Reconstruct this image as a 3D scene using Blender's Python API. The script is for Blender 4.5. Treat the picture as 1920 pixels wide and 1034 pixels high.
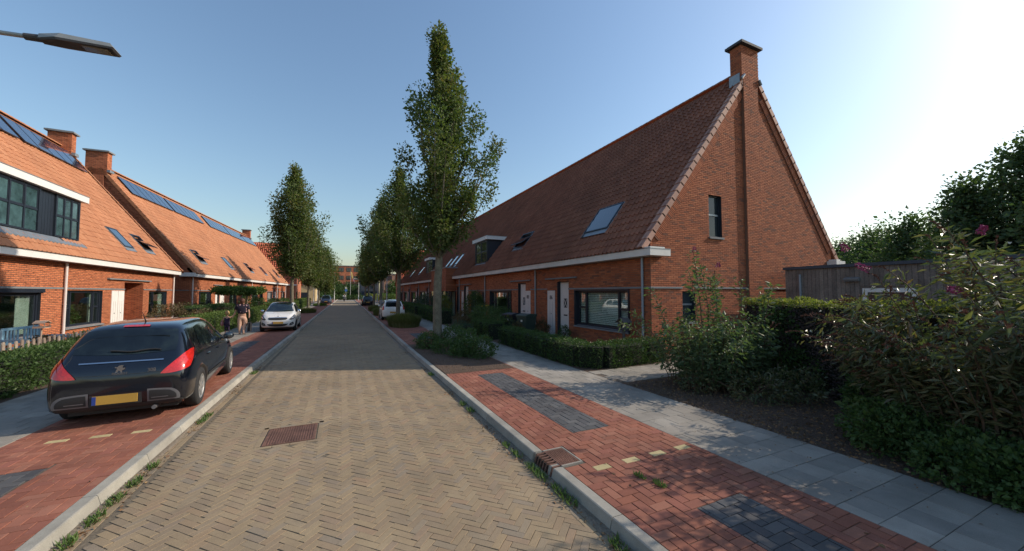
import bpy, bmesh, math, random
import numpy as np
from mathutils import Matrix, Vector, Quaternion
from mathutils.bvhtree import BVHTree

random.seed(5)
rng = np.random.default_rng(11)
scene = bpy.context.scene
for o in list(bpy.data.objects):
    bpy.data.objects.remove(o)
COL = scene.collection

# ------------------------------------------------------------------ camera
CAM = Vector((0.0, 0.0, 2.06))
cd = bpy.data.cameras.new("camera")
cam = bpy.data.objects.new("camera", cd)
COL.objects.link(cam)
cam.location = CAM
cam.rotation_euler = (math.radians(90 + 2.655), 0, math.radians(-24.857))
cd.sensor_width = 36.0
cd.lens = 36.0 * 690 / 1920
cd.clip_start = 0.05
cd.clip_end = 3000
scene.camera = cam

# ------------------------------------------------------------------ light
SUN = Vector((1.63, -0.35, 1.0)).normalized()
EL = math.asin(SUN.z)
AZ = math.atan2(SUN.x, SUN.y)
w = bpy.data.worlds.new("World")
scene.world = w
w.use_nodes = True
nt = w.node_tree
nt.nodes.clear()
sky = nt.nodes.new("ShaderNodeTexSky")
sky.sky_type = 'NISHITA'
sky.sun_disc = False
sky.sun_elevation = EL
sky.sun_rotation = AZ
sky.altitude = 0
sky.air_density = 1.5
sky.dust_density = 1.35
sky.ozone_density = 4.0
bg = nt.nodes.new("ShaderNodeBackground")
bg.inputs[1].default_value = 0.12
wo = nt.nodes.new("ShaderNodeOutputWorld")
nt.links.new(sky.outputs[0], bg.inputs[0])
nt.links.new(bg.outputs[0], wo.inputs[0])
sl = bpy.data.lights.new("sun", 'SUN')
sun = bpy.data.objects.new("sun", sl)
COL.objects.link(sun)
sl.energy = 3.3
sl.angle = math.radians(0.55)
sl.color = (1.0, 0.86, 0.70)
sun.rotation_euler = SUN.to_track_quat('Z', 'Y').to_euler()
sun.location = (30, -10, 30)
scene.view_settings.view_transform = 'Standard'
scene.view_settings.look = 'None'
scene.view_settings.exposure = 0.5
scene.view_settings.gamma = 1.0
scene.view_settings.use_curve_mapping = False
scene.cycles.max_bounces = 6
scene.cycles.transparent_max_bounces = 12
scene.cycles.use_denoising = True

# ------------------------------------------------------------------ materials
def bend(Y):
    return 0.011 * max(0.0, Y - 12.0)


class NB:
    def __init__(s, name):
        s.m = bpy.data.materials.new(name)
        s.m.use_nodes = True
        s.t = s.m.node_tree
        s.t.nodes.clear()
        s.out = s.t.nodes.new("ShaderNodeOutputMaterial")
        s.b = s.t.nodes.new("ShaderNodeBsdfPrincipled")
        s.t.links.new(s.b.outputs[0], s.out.inputs[0])

    def n(s, typ, **kw):
        x = s.t.nodes.new(typ)
        for k, v in kw.items():
            if k.startswith('i_'):
                x.inputs[k[2:].replace('_', ' ')].default_value = v
            else:
                setattr(x, k, v)
        return x

    def l(s, a, b):
        s.t.links.new(a, b)

    def mix(s, fac, a, b, mode='MIX'):
        x = s.t.nodes.new("ShaderNodeMix")
        x.data_type = 'RGBA'
        x.blend_type = mode
        for i, v in ((0, fac), (6, a), (7, b)):
            if isinstance(v, (int, float)):
                x.inputs[i].default_value = v
            elif isinstance(v, (tuple, list)):
                x.inputs[i].default_value = (*v[:3], 1)
            else:
                s.l(v, x.inputs[i])
        return x.outputs[2]

    def ramp(s, fac, stops):
        x = s.t.nodes.new("ShaderNodeValToRGB")
        e = x.color_ramp.elements
        while len(e) > 1:
            e.remove(e[-1])
        for i, (p, c) in enumerate(stops):
            if isinstance(c, (int, float)):
                c = (c, c, c)
            if i == 0:
                e[0].position = p
                e[0].color = (*c[:3], 1)
            else:
                q = e.new(p)
                q.color = (*c[:3], 1)
        s.l(fac, x.inputs[0])
        return x.outputs[0]

    def noise(s, scale, detail=4, rough=.6, vec=None, dist=0):
        x = s.t.nodes.new("ShaderNodeTexNoise")
        x.inputs['Scale'].default_value = scale
        x.inputs['Detail'].default_value = detail
        x.inputs['Roughness'].default_value = rough
        x.inputs['Distortion'].default_value = dist
        s.l(vec if vec is not None else s.pos(), x.inputs['Vector'])
        return x.outputs[0]

    def pos(s):
        if not hasattr(s, '_pos'):
            s._pos = s.t.nodes.new("ShaderNodeNewGeometry")
        return s._pos.outputs['Position']

    def obj(s):
        if not hasattr(s, '_oc'):
            s._oc = s.t.nodes.new("ShaderNodeTexCoord")
        return s._oc.outputs['Object']

    def bump(s, h, strength=.5, dist=.01):
        x = s.t.nodes.new("ShaderNodeBump")
        x.inputs['Strength'].default_value = strength
        x.inputs['Distance'].default_value = dist
        s.l(h, x.inputs['Height'])
        s.l(x.outputs[0], s.b.inputs['Normal'])
        return x


MATS = {}


def mat(name, col=(.5, .5, .5), rough=.8, tint=None, vary=.18, vscale=2.5, fine=.12, fscale=60,
        bumpd=0.0, bscale=80, metal=0, coat=0, spec=.5, transl=0, emit=None, alpha=None, stain=0, speck=None):
    """general surface: tint list = colours picked per piece from the 'tint' attribute"""
    if name in MATS:
        return MATS[name]
    s = NB(name)
    if tint:
        a = s.n("ShaderNodeAttribute", attribute_name='tint')
        n = len(tint)
        c = s.ramp(a.outputs['Fac'], [(i / max(1, n - 1), t) for i, t in enumerate(tint)])
    else:
        r = s.n("ShaderNodeRGB")
        r.outputs[0].default_value = (*col, 1)
        c = r.outputs[0]
    if vary:
        nz = s.noise(vscale, 5, .65)
        c = s.mix(1.0, c, s.ramp(nz, [(.3, 1 - vary), (.7, 1 + vary)]), 'MULTIPLY')
    if fine:
        nz = s.noise(fscale, 3, .7)
        c = s.mix(1.0, c, s.ramp(nz, [(.3, 1 - fine), (.7, 1 + fine)]), 'MULTIPLY')
    if stain:
        nz = s.noise(.38, 6, .72, dist=.6)
        c = s.mix(1.0, c, s.ramp(nz, [(.32, 1 - stain), (.5, 1.0), (.68, 1 + stain * .8)]), 'MULTIPLY')
        nz = s.noise(1.7, 5, .75)
        c = s.mix(s.ramp(nz, [(.60, 0), (.72, stain * 1.6)]), c, (.07, .062, .052))
    if speck:
        nz = s.noise(38, 3, .8)
        m2 = s.noise(1.1, 4, .7)
        f = s.mix(1.0, s.ramp(nz, [(.63, 0), (.70, .75)]), s.ramp(m2, [(.45, 0), (.62, 1)]), 'MULTIPLY')
        c = s.mix(f, c, speck)
    s.l(c, s.b.inputs['Base Color'])
    s.b.inputs['Roughness'].default_value = rough
    s.b.inputs['Metallic'].default_value = metal
    s.b.inputs['Specular IOR Level'].default_value = spec
    if coat:
        s.b.inputs['Coat Weight'].default_value = coat
        s.b.inputs['Coat Roughness'].default_value = .04
    if bumpd:
        s.bump(s.noise(bscale, 4, .7), .8, bumpd)
    if transl:
        tr = s.n("ShaderNodeBsdfTranslucent")
        s.l(s.mix(1.0, c, (1.3, 1.5, .6), 'MULTIPLY'), tr.inputs[0])
        mx = s.n("ShaderNodeMixShader")
        mx.inputs[0].default_value = transl
        s.l(s.b.outputs[0], mx.inputs[1])
        s.l(tr.outputs[0], mx.inputs[2])
        s.l(mx.outputs[0], s.out.inputs[0])
    if emit:
        s.b.inputs['Emission Color'].default_value = (*emit[0], 1)
        s.b.inputs['Emission Strength'].default_value = emit[1]
    MATS[name] = s.m
    return s.m


BR_COLS = [(.30, .085, .04), (.40, .135, .060), (.23, .065, .035), (.44, .165, .075), (.34, .105, .050), (.13, .055, .045), (.38, .12, .055)]


def brick_wall(name, axes, c1, c2, mortar, bw=.22, rh=.0625, mort=.011, dark=.12, spec=.3):
    if name in MATS:
        return MATS[name]
    s = NB(name)
    sp = s.n("ShaderNodeSeparateXYZ")
    s.l(s.obj(), sp.inputs[0])
    cb = s.n("ShaderNodeCombineXYZ")
    s.l(sp.outputs[axes[0]], cb.inputs[0])
    s.l(sp.outputs[axes[1]], cb.inputs[1])
    bt = s.n("ShaderNodeTexBrick")
    bt.offset = .5
    s.l(cb.outputs[0], bt.inputs['Vector'])
    bt.inputs['Scale'].default_value = 1
    bt.inputs['Brick Width'].default_value = bw
    bt.inputs['Row Height'].default_value = rh
    bt.inputs['Mortar Size'].default_value = mort
    bt.inputs['Mortar Smooth'].default_value = .15
    bt.inputs['Bias'].default_value = 0
    bt.inputs['Color1'].default_value = (*c1, 1)
    bt.inputs['Color2'].default_value = (*c2, 1)
    bt.inputs['Mortar'].default_value = (*mortar, 1)
    # darker odd bricks: cell-sized noise
    mp = s.n("ShaderNodeMapping")
    mp.inputs['Scale'].default_value = (1 / bw, 1 / rh, 1)
    s.l(cb.outputs[0], mp.inputs[0])
    wn = s.n("ShaderNodeTexNoise")
    wn.inputs['Scale'].default_value = .9
    wn.inputs['Detail'].default_value = 1
    s.l(mp.outputs[0], wn.inputs['Vector'])
    dk = s.ramp(wn.outputs[0], [(.30, .50), (.40, .88), (.62, 1.08), (.75, 1.22)])
    c = s.mix(1.0, bt.outputs[0], dk, 'MULTIPLY')
    big = s.noise(.7, 4, .6)
    c = s.mix(1.0, c, s.ramp(big, [(.3, .86), (.7, 1.12)]), 'MULTIPLY')
    fin = s.noise(90, 3, .7)
    c = s.mix(1.0, c, s.ramp(fin, [(.3, .88), (.7, 1.12)]), 'MULTIPLY')
    s.l(c, s.b.inputs['Base Color'])
    s.b.inputs['Roughness'].default_value = .88
    s.b.inputs['Specular IOR Level'].default_value = spec
    inv = s.n("ShaderNodeMath", operation='SUBTRACT')
    inv.inputs[0].default_value = 1
    s.l(bt.outputs['Fac'], inv.inputs[1])
    s.bump(inv.outputs[0], .7, .012)
    MATS[name] = s.m
    return s.m


def glass_mat(name, tintc=(.9, .95, .95), refl=.0):
    if name in MATS:
        return MATS[name]
    s = NB(name)
    s.t.nodes.remove(s.b)
    g = s.n("ShaderNodeBsdfGlossy")
    g.inputs['Roughness'].default_value = .015
    g.inputs['Color'].default_value = (1, 1, 1, 1)
    t = s.n("ShaderNodeBsdfTransparent")
    t.inputs[0].default_value = (*tintc, 1)
    f = s.n("ShaderNodeLayerWeight")
    f.inputs[0].default_value = .5
    pw = s.n("ShaderNodeMath", operation='POWER')
    pw.inputs[1].default_value = 3.6
    s.l(f.outputs['Facing'], pw.inputs[0])
    a = s.n("ShaderNodeMath", operation='MULTIPLY_ADD')
    a.inputs[1].default_value = .85
    a.inputs[2].default_value = .05 + refl
    s.l(pw.outputs[0], a.inputs[0])
    mx = s.n("ShaderNodeMixShader")
    s.l(a.outputs[0], mx.inputs[0])
    s.l(t.outputs[0], mx.inputs[1])
    s.l(g.outputs[0], mx.inputs[2])
    s.l(mx.outputs[0], s.out.inputs[0])
    MATS[name] = s.m
    return s.m


# ------------------------------------------------------------------ object helpers
def clean(me):
    me.validate(verbose=False)
    me.update()


def setp(o, label=None, cat=None, group=None, kind=None):
    if label:
        o['label'] = label
    if cat:
        o['category'] = cat
    if group:
        o['group'] = group
    if kind:
        o['kind'] = kind
    return o


def link(name, me, parent=None, loc=None, rot=None):
    o = bpy.data.objects.new(name, me)
    COL.objects.link(o)
    if parent is not None:
        o.parent = parent
    if loc is not None:
        o.location = loc
    if rot is not None:
        o.rotation_euler = rot
    return o


def thing(name, label, cat, loc=(0, 0, 0), rotz=0, group=None):
    o = link(name, None, None, loc, (0, 0, rotz))
    return setp(o, label, cat, group)


class MB:
    def __init__(s):
        s.v, s.f, s.m, s.mats = [], [], [], []

    def mi(s, m):
        if m not in s.mats:
            s.mats.append(m)
        return s.mats.index(m)

    def quad(s, a, b, c, d, m):
        i = len(s.v)
        s.v += [tuple(a), tuple(b), tuple(c), tuple(d)]
        s.f.append((i, i + 1, i + 2, i + 3))
        s.m.append(s.mi(m))

    def poly(s, pts, m):
        i = len(s.v)
        s.v += [tuple(p) for p in pts]
        s.f.append(tuple(range(i, i + len(pts))))
        s.m.append(s.mi(m))

    def box(s, x0, x1, y0, y1, z0, z1, m, R=None, o=None):
        P = [(x0, y0, z0), (x1, y0, z0), (x1, y1, z0), (x0, y1, z0), (x0, y0, z1), (x1, y0, z1), (x1, y1, z1), (x0, y1, z1)]
        if R is not None:
            P = [tuple(R @ Vector(p) + (o if o is not None else Vector())) for p in P]
        i = len(s.v)
        s.v += P
        k = s.mi(m)
        for f in ((0, 3, 2, 1), (4, 5, 6, 7), (0, 1, 5, 4), (1, 2, 6, 5), (2, 3, 7, 6), (3, 0, 4, 7)):
            s.f.append(tuple(i + q for q in f))
            s.m.append(k)

    def prism(s, poly, axis, a, b, m):
        """extrude a 2D polygon along axis (0,1,2) from a to b"""
        n = len(poly)

        def P(q, t):
            r = list(q)
            r.insert(axis, t)
            return tuple(r)
        i = len(s.v)
        s.v += [P(q, a) for q in poly] + [P(q, b) for q in poly]
        k = s.mi(m)
        s.f.append(tuple(i + j for j in range(n)))
        s.m.append(k)
        s.f.append(tuple(i + n + j for j in reversed(range(n))))
        s.m.append(k)
        for j in range(n):
            s.f.append((i + j, i + (j + 1) % n, i + n + (j + 1) % n, i + n + j))
            s.m.append(k)

    def tube(s, pts, rad, m, n=8, cap=True):
        pts = [Vector(p) for p in pts]
        if isinstance(rad, (int, float)):
            rad = [rad] * len(pts)
        i0 = len(s.v)
        up = Vector((0, 0, 1))
        for k, p in enumerate(pts):
            d = (pts[min(k + 1, len(pts) - 1)] - pts[max(k - 1, 0)])
            if d.length < 1e-9:
                d = Vector((0, 0, 1))
            d.normalize()
            r = Vector((1, 0, 0)) if abs(d.z) > .95 else up
            a = d.cross(r).normalized()
            b = d.cross(a)
            for j in range(n):
                t = 2 * math.pi * j / n
                s.v.append(tuple(p + (a * math.cos(t) + b * math.sin(t)) * rad[k]))
        km = s.mi(m)
        for k in range(len(pts) - 1):
            for j in range(n):
                q = i0 + k * n
                s.f.append((q + j, q + (j + 1) % n, q + n + (j + 1) % n, q + n + j))
                s.m.append(km)
        if cap:
            s.f.append(tuple(i0 + j for j in range(n)))
            s.m.append(km)
            q = i0 + (len(pts) - 1) * n
            s.f.append(tuple(q + j for j in reversed(range(n))))
            s.m.append(km)

    def ball(s, c, r, m, n=8, k=6, sc=(1, 1, 1)):
        i0 = len(s.v)
        km = s.mi(m)
        for a in range(k + 1):
            t = math.pi * a / k
            for j in range(n):
                p = 2 * math.pi * j / n
                s.v.append((c[0] + r * sc[0] * math.sin(t) * math.cos(p), c[1] + r * sc[1] * math.sin(t) * math.sin(p), c[2] + r * sc[2] * math.cos(t)))
        for a in range(k):
            for j in range(n):
                q = i0 + a * n
                s.f.append((q + j, q + (j + 1) % n, q + n + (j + 1) % n, q + n + j))
                s.m.append(km)

    def build(s, name, parent=None, loc=None, rot=None, smooth=False, bevel=0):
        me = bpy.data.meshes.new(name)
        me.from_pydata(s.v, [], s.f)
        for m in s.mats:
            me.materials.append(m)
        me.polygons.foreach_set('material_index', s.m)
        if smooth:
            me.polygons.foreach_set('use_smooth', [True] * len(me.polygons))
        me.update()
        o = link(name, me, parent, loc, rot)
        if bevel:
            b = o.modifiers.new("bevel", 'BEVEL')
            b.width = bevel
            b.segments = 2
            b.limit_method = 'ANGLE'
        return o


def np_mesh(name, V, F, mats, tint=None, smooth=False, fm=None):
    """V (n,3) array, F (k,4) or (k,3) int array"""
    me = bpy.data.meshes.new(name)
    k, c = F.shape
    me.vertices.add(len(V))
    me.vertices.foreach_set('co', np.ascontiguousarray(V, dtype=np.float32).ravel())
    me.loops.add(k * c)
    me.loops.foreach_set('vertex_index', np.ascontiguousarray(F, dtype=np.int32).ravel())
    me.polygons.add(k)
    me.polygons.foreach_set('loop_start', np.arange(0, k * c, c, dtype=np.int32))
    me.polygons.foreach_set('loop_total', np.full(k, c, dtype=np.int32))
    if fm is not None:
        me.polygons.foreach_set('material_index', np.ascontiguousarray(fm, dtype=np.int32))
    me.polygons.foreach_set('use_smooth', np.full(k, bool(smooth)))
    me.update(calc_edges=True)
    for m in (mats if isinstance(mats, (list, tuple)) else [mats]):
        me.materials.append(m)
    if tint is not None:
        a = me.attributes.new('tint', 'FLOAT', 'POINT')
        a.data.foreach_set('value', np.ascontiguousarray(tint, dtype=np.float32))
    return me


def merge_mesh(name, tv, tf, pos, rot, tint, mats, scale=None, smooth=False):
    N = len(pos)
    tv = np.asarray(tv, float)
    tf = np.asarray(tf, int)
    pos = np.asarray(pos, float)
    rot = np.asarray(rot, float)
    T = np.broadcast_to(tv, (N,) + tv.shape)
    if scale is not None:
        T = T * np.asarray(scale, float).reshape(N, 1, -1)
    if rot.ndim == 2:
        V = T @ rot.T
    else:
        V = np.einsum('nij,nvj->nvi', rot, T)
    V = V + pos[:, None, :]
    F = tf[None] + (np.arange(N) * len(tv))[:, None, None]
    return np_mesh(name, V.reshape(-1, 3), F.reshape(-1, tf.shape[1]), mats, np.repeat(tint, len(tv)), smooth)


def pieces(part, rest, tv, tf, pos, rot, tint, mats, parent, nparts=300, smooth=False, world=None):
    """the nparts nearest pieces as objects of their own (shared meshes), the remainder joined as stuff"""
    pos = np.asarray(pos, float)
    N = len(pos)
    tint = np.asarray(tint, float)
    rot = np.asarray(rot, float)
    if world is None:
        world = parent.matrix_basis if parent is not None else Matrix.Identity(4)
    W = np.array(world)
    wp = pos @ W[:3, :3].T + W[:3, 3]
    d = np.linalg.norm(wp - np.array(CAM), axis=1)
    # only what the camera faces counts as near
    fw = np.array([math.sin(math.radians(24.857)), math.cos(math.radians(24.857))])
    rel = wp[:, :2] - np.array(CAM)[:2]
    dep = rel @ fw
    lat = rel @ np.array([fw[1], -fw[0]])
    key = np.where((dep > .3) & (np.abs(lat) < dep * 1.45 + .3), d, d + 1000)
    order = np.argsort(key, kind='stable')
    near, far = order[:nparts], order[nparts:]
    if nparts:
        tvv, tff = np.asarray(tv, float), np.asarray(tf, int)
        var = {}
        NV = 10
        for i in near:
            b = min(NV - 1, int(tint[i] * NV))
            if b not in var:
                var[b] = np_mesh(part, tvv, tff, mats, np.full(len(tvv), (b + .5) / NV), smooth)
            o = bpy.data.objects.new(part, var[b])
            R = rot if rot.ndim == 2 else rot[i]
            M = Matrix.Identity(4)
            for a in range(3):
                for c in range(3):
                    M[a][c] = R[a][c]
                M[a][3] = pos[i][a]
            o.parent = parent
            o.matrix_basis = M
            COL.objects.link(o)
    if len(far):
        me = merge_mesh(rest, tv, tf, pos[far], rot if rot.ndim == 2 else rot[far], tint[far], mats, smooth=smooth)
        o = link(rest, me, parent)
        o['kind'] = 'stuff'


def slab_tpl(L, W, H, ch=.004):
    """paver template: top at z=0, chamfered, open bottom; centred"""
    a, b = L / 2, W / 2
    v = [(-a, -b, -H), (a, -b, -H), (a, b, -H), (-a, b, -H),
         (-a, -b, -ch), (a, -b, -ch), (a, b, -ch), (-a, b, -ch),
         (-a + ch, -b + ch, 0), (a - ch, -b + ch, 0), (a - ch, b - ch, 0), (-a + ch, b - ch, 0)]
    f = [(8, 9, 10, 11)]
    for k in range(4):
        j = (k + 1) % 4
        f.append((k, j, 4 + j, 4 + k))
        f.append((4 + k, 4 + j, 8 + j, 8 + k))
    return v, f


def rotz(angs):
    angs = np.asarray(angs, float)
    c, s = np.cos(angs), np.sin(angs)
    R = np.zeros((len(angs), 3, 3))
    R[:, 0, 0] = c
    R[:, 0, 1] = -s
    R[:, 1, 0] = s
    R[:, 1, 1] = c
    R[:, 2, 2] = 1
    return R


def jitter_rot(angs, tilt):
    R = rotz(angs)
    n = len(angs)
    R[:, 2, 0] = rng.normal(0, tilt, n)
    R[:, 2, 1] = rng.normal(0, tilt, n)
    return R


def herringbone(x0, x1, y0, y1, W, n, ang):
    """centres and angles of herringbone bricks covering a rectangle, W = module width, n = length/width"""
    cx, cy = (x0 + x1) / 2, (y0 + y1) / 2
    r = math.hypot(x1 - x0, y1 - y0) / 2 + 1
    m = int(r / W / n) + 3
    K = int(2 * r / W) + 4
    k = np.arange(-K, K)
    q = np.arange(-m * 2, m * 2)
    kk, qq = np.meshgrid(k, q)
    kk, qq = kk.ravel(), qq.ravel()
    hx, hy = kk + n * qq, kk - n * qq
    H = np.stack([(hx + n / 2) * W, (hy + .5) * W], 1)
    V = np.stack([(hx + n + .5) * W, (hy - (n - 1) + n / 2) * W], 1)
    P = np.concatenate([H, V])
    A = np.concatenate([np.zeros(len(H)), np.full(len(V), math.pi / 2)])
    c, s = math.cos(ang), math.sin(ang)
    Q = np.stack([P[:, 0] * c - P[:, 1] * s + cx, P[:, 0] * s + P[:, 1] * c + cy], 1)
    ok = (Q[:, 0] > x0) & (Q[:, 0] < x1) & (Q[:, 1] > y0) & (Q[:, 1] < y1)
    return Q[ok], A[ok] + ang


# ------------------------------------------------------------------ setting: ground
def sheet(name, xa, xb, y0, y1, z, m, step=None, kind='structure', parent=None):
    """strip following the slight bend of the street; xa, xb are at the near end"""
    mb = MB()
    ys = [y0] if step is None else list(np.arange(y0, y1, step))
    ys.append(y1)
    for a, b in zip(ys[:-1], ys[1:]):
        ba, bb = (bend(a), bend(b)) if step is not None else (0, 0)
        mb.quad((xa + ba, a, z), (xb + ba, a, z), (xb + bb, b, z), (xa + bb, b, z), m)
    o = mb.build(name, parent)
    if kind:
        o['kind'] = kind
    return o


def dirt_mat(name, c1, c2, sc=1.5, b=.02):
    if name in MATS:
        return MATS[name]
    s = NB(name)
    a = s.noise(sc, 6, .7)
    f = s.noise(40, 5, .75)
    c = s.mix(a, c1, c2)
    c = s.mix(1.0, c, s.ramp(f, [(.3, .55), (.7, 1.4)]), 'MULTIPLY')
    s.l(c, s.b.inputs['Base Color'])
    s.b.inputs['Roughness'].default_value = .95
    s.bump(f, 1, b)
    MATS[name] = s.m
    return s.m


def far_paving(name, c1, c2, mortar, bw, rh, ang=0.0, vary=.15):
    s = NB(name)
    mp = s.n("ShaderNodeMapping")
    mp.inputs['Rotation'].default_value = (0, 0, ang)
    s.l(s.pos(), mp.inputs[0])
    bt = s.n("ShaderNodeTexBrick")
    s.l(mp.outputs[0], bt.inputs['Vector'])
    bt.inputs['Scale'].default_value = 1
    bt.inputs['Brick Width'].default_value = bw
    bt.inputs['Row Height'].default_value = rh
    bt.inputs['Mortar Size'].default_value = .005
    bt.inputs['Color1'].default_value = (*c1, 1)
    bt.inputs['Color2'].default_value = (*c2, 1)
    bt.inputs['Mortar'].default_value = (*mortar, 1)
    n = s.noise(.6, 6, .7)
    c = s.mix(1.0, bt.outputs[0], s.ramp(n, [(.3, 1 - vary), (.7, 1 + vary)]), 'MULTIPLY')
    n2 = s.noise(7, 5, .7)
    c = s.mix(1.0, c, s.ramp(n2, [(.3, .88), (.7, 1.12)]), 'MULTIPLY')
    s.l(c, s.b.inputs['Base Color'])
    s.b.inputs['Roughness'].default_value = .9
    MATS[name] = s.m
    return s.m


m_soil = dirt_mat('soil', (.07, .045, .031), (.15, .10, .068), 2.5, .05)
m_sand = dirt_mat('joint_sand', (.07, .055, .042), (.13, .105, .08), 3, .004)
m_sandr = dirt_mat('road_joint_sand', (.11, .088, .058), (.17, .14, .10), 3, .004)
m_grass_ground = dirt_mat('rough_ground', (.05, .06, .025), (.10, .09, .05), .3)

ROADC = [(.250, .190, .120), (.270, .206, .128), (.255, .196, .126), (.278, .210, .128), (.240, .186, .124), (.275, .198, .122), (.232, .180, .120), (.285, .220, .136), (.225, .184, .134), (.272, .190, .120)]
m_road = mat('yellow_clinker', tint=ROADC, rough=.85, vary=.14, vscale=.9, fine=.16, fscale=120, stain=.16, speck=(.10, .085, .06), bumpd=.0015, bscale=150, spec=.35)
m_roadfar = far_paving('far_clinker', ROADC[1], ROADC[4], (.09, .075, .055), .2, .067, .785)
REDC = [(.235, .086, .054), (.265, .100, .062), (.205, .074, .048), (.285, .118, .074), (.25, .092, .064), (.22, .086, .056), (.31, .135, .088)]
m_red = mat('red_clinker', tint=REDC, rough=.85, stain=.17, speck=(.42, .30, .22), vary=.2, vscale=1.3, fine=.15, fscale=110, bumpd=.0015, bscale=150, spec=.35)
m_redfar = far_paving('far_red_clinker', REDC[1], REDC[2], (.16, .10, .08), .2, .1)
m_dark = mat('dark_clinker', tint=[(.06, .062, .065), (.085, .087, .09), (.05, .05, .055), (.10, .10, .10)], rough=.85, vary=.2, vscale=2, fine=.15, fscale=110, bumpd=.0015)
m_yel = mat('yellow_marker', tint=[(.46, .38, .20), (.40, .33, .17)], rough=.85, vary=.12, bumpd=.001)
m_tile = mat('concrete_tile', tint=[(.24, .222, .19), (.275, .255, .22), (.215, .20, .175), (.30, .275, .235), (.25, .228, .195)], rough=.9, vary=.2, vscale=1.6, stain=.16, speck=(.11, .10, .085), fine=.14, fscale=140, bumpd=.0015, bscale=200, spec=.3)
m_tilefar = far_paving('far_tile', (.25, .235, .205), (.22, .208, .182), (.12, .11, .095), .3, .3)
m_kerb = mat('kerb_concrete', tint=[(.30, .285, .245), (.35, .335, .285), (.27, .258, .225)], rough=.9, vary=.2, vscale=2.2, stain=.14, speck=(.12, .11, .09), fine=.16, fscale=150, bumpd=.002, bscale=160, spec=.3)

ground = sheet('ground', -900, 900, -300, 1500, -.07, m_grass_ground)
NEARY = 20.0
road = sheet('road', -2.06, 2.16, -8, NEARY, -.0055, m_sandr, 4)
sheet('road_surface_far', -2.06, 2.16, NEARY, 180, 0, m_roadfar, 6, None, road)

# kerb: stones of 1 m with a sloped front face
kt = [(0, 0, -.06), (0, 0, 0), (.028, 0, .098), (.04, 0, .104), (.14, 0, .104), (.14, 0, .0),
      ]
kv = kt + [(a, .992, c) for a, _, c in kt]
kf = [(0, 1, 7, 6), (1, 2, 8, 7), (2, 3, 9, 8), (3, 4, 10, 9), (4, 5, 11, 10)]
kf += [(0, 1, 2, 5), (2, 3, 4, 5), (6, 7, 8, 11), (8, 9, 10, 11)]
GULLY = (3.62, 4.02)
for side in (1, -1):
    kp, kr, ktint = [], [], []
    y = -3.37 if side > 0 else -3.0
    while y < 150:
        if side > 0 and GULLY[0] - .05 <= y + .5 <= GULLY[1] + .55 and y < 4.0:
            y += .02
        p = (2.15 + bend(y), y, 0) if side > 0 else (-2.07 + bend(y), y, 0)
        if not (side > 0 and y + 1 > GULLY[0] and y < GULLY[1]):
            kp.append(p)
            R = np.eye(3)
            if side < 0:
                R[0, 0] = -1
            R[0, 1] = .011 if y > 12 else 0
            kr.append(R)
            ktint.append(random.random())
        else:
            # shortened stones either side of the gully
            R = np.eye(3)
            R[1, 1] = max(.05, GULLY[0] - y)
            kp.append(p)
            kr.append(R)
            ktint.append(random.random())
            R2 = np.eye(3)
            R2[1, 1] = max(.05, y + 1 - GULLY[1])
            kp.append((2.15, GULLY[1] + .004, 0))
            kr.append(R2)
            ktint.append(random.random())
        y += 1.0
    k = link('kerb', None)
    setp(k, 'concrete kerb along the %s edge of the brick road' % ('right' if side > 0 else 'left'), kind='structure')
    pieces('kerb_stone', 'kerb_stones', kv, kf, kp, np.array(kr), ktint, m_kerb, k, 40)

# road bricks: herringbone at 45 degrees between two border rows
MH = (-.94, -.29, 5.96, 6.66)     # manhole cover
def out_of(P, r, g=0.0):
    return ~((P[:, 0] > r[0] - g) & (P[:, 0] < r[1] + g) & (P[:, 1] > r[2] - g) & (P[:, 1] < r[3] + g))
P, A = herringbone(-1.86, 1.95, 1.2, NEARY, .0672, 3, math.radians(45))
ok = out_of(P, MH, .09)
P, A = P[ok], A[ok]
z = rng.normal(0, .0010, len(P)) + .002 * np.sin(P[:, 0] * 2.3 + P[:, 1]) * np.cos(P[:, 1] * 1.1)
P = P + rng.normal(0, .0016, P.shape)
tv, tf = slab_tpl(.1980, .0640, .02, .0016)
tint = rng.random(len(P))
# some warmer repaired zones
pieces('paving_brick', 'paving_bricks', tv, tf, np.column_stack([P, z]), jitter_rot(A + rng.normal(0, .014, len(P)), .008), tint, m_road, road, 300)
bp, ba = [], []
for xc in (-1.945, -2.018, 2.02, 2.095):
    y = 1.0 + random.random() * .2
    while y < NEARY:
        bp.append((xc, y, rng.normal(-.001, .001)))
        ba.append(math.pi / 2)
        y += .207
for i in range(4):   # frame round the manhole cover
    pass
for xa in np.arange(MH[0] - .02, MH[1] + .1, .207):
    for yy in (MH[2] - .045, MH[3] + .045):
        bp.append((xa + .05, yy, .001)); ba.append(0)
for ya in np.arange(MH[2] + .06, MH[3] + .02, .2):
    for xx in (MH[0] - .045, MH[1] + .045):
        bp.append((xx, ya + .04, .001)); ba.append(math.pi / 2)
me = merge_mesh('border_bricks', tv, tf, np.array(bp), rotz(ba), rng.random(len(bp)), m_road)
o = link('border_bricks', me, road)
o['kind'] = 'stuff'

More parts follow.
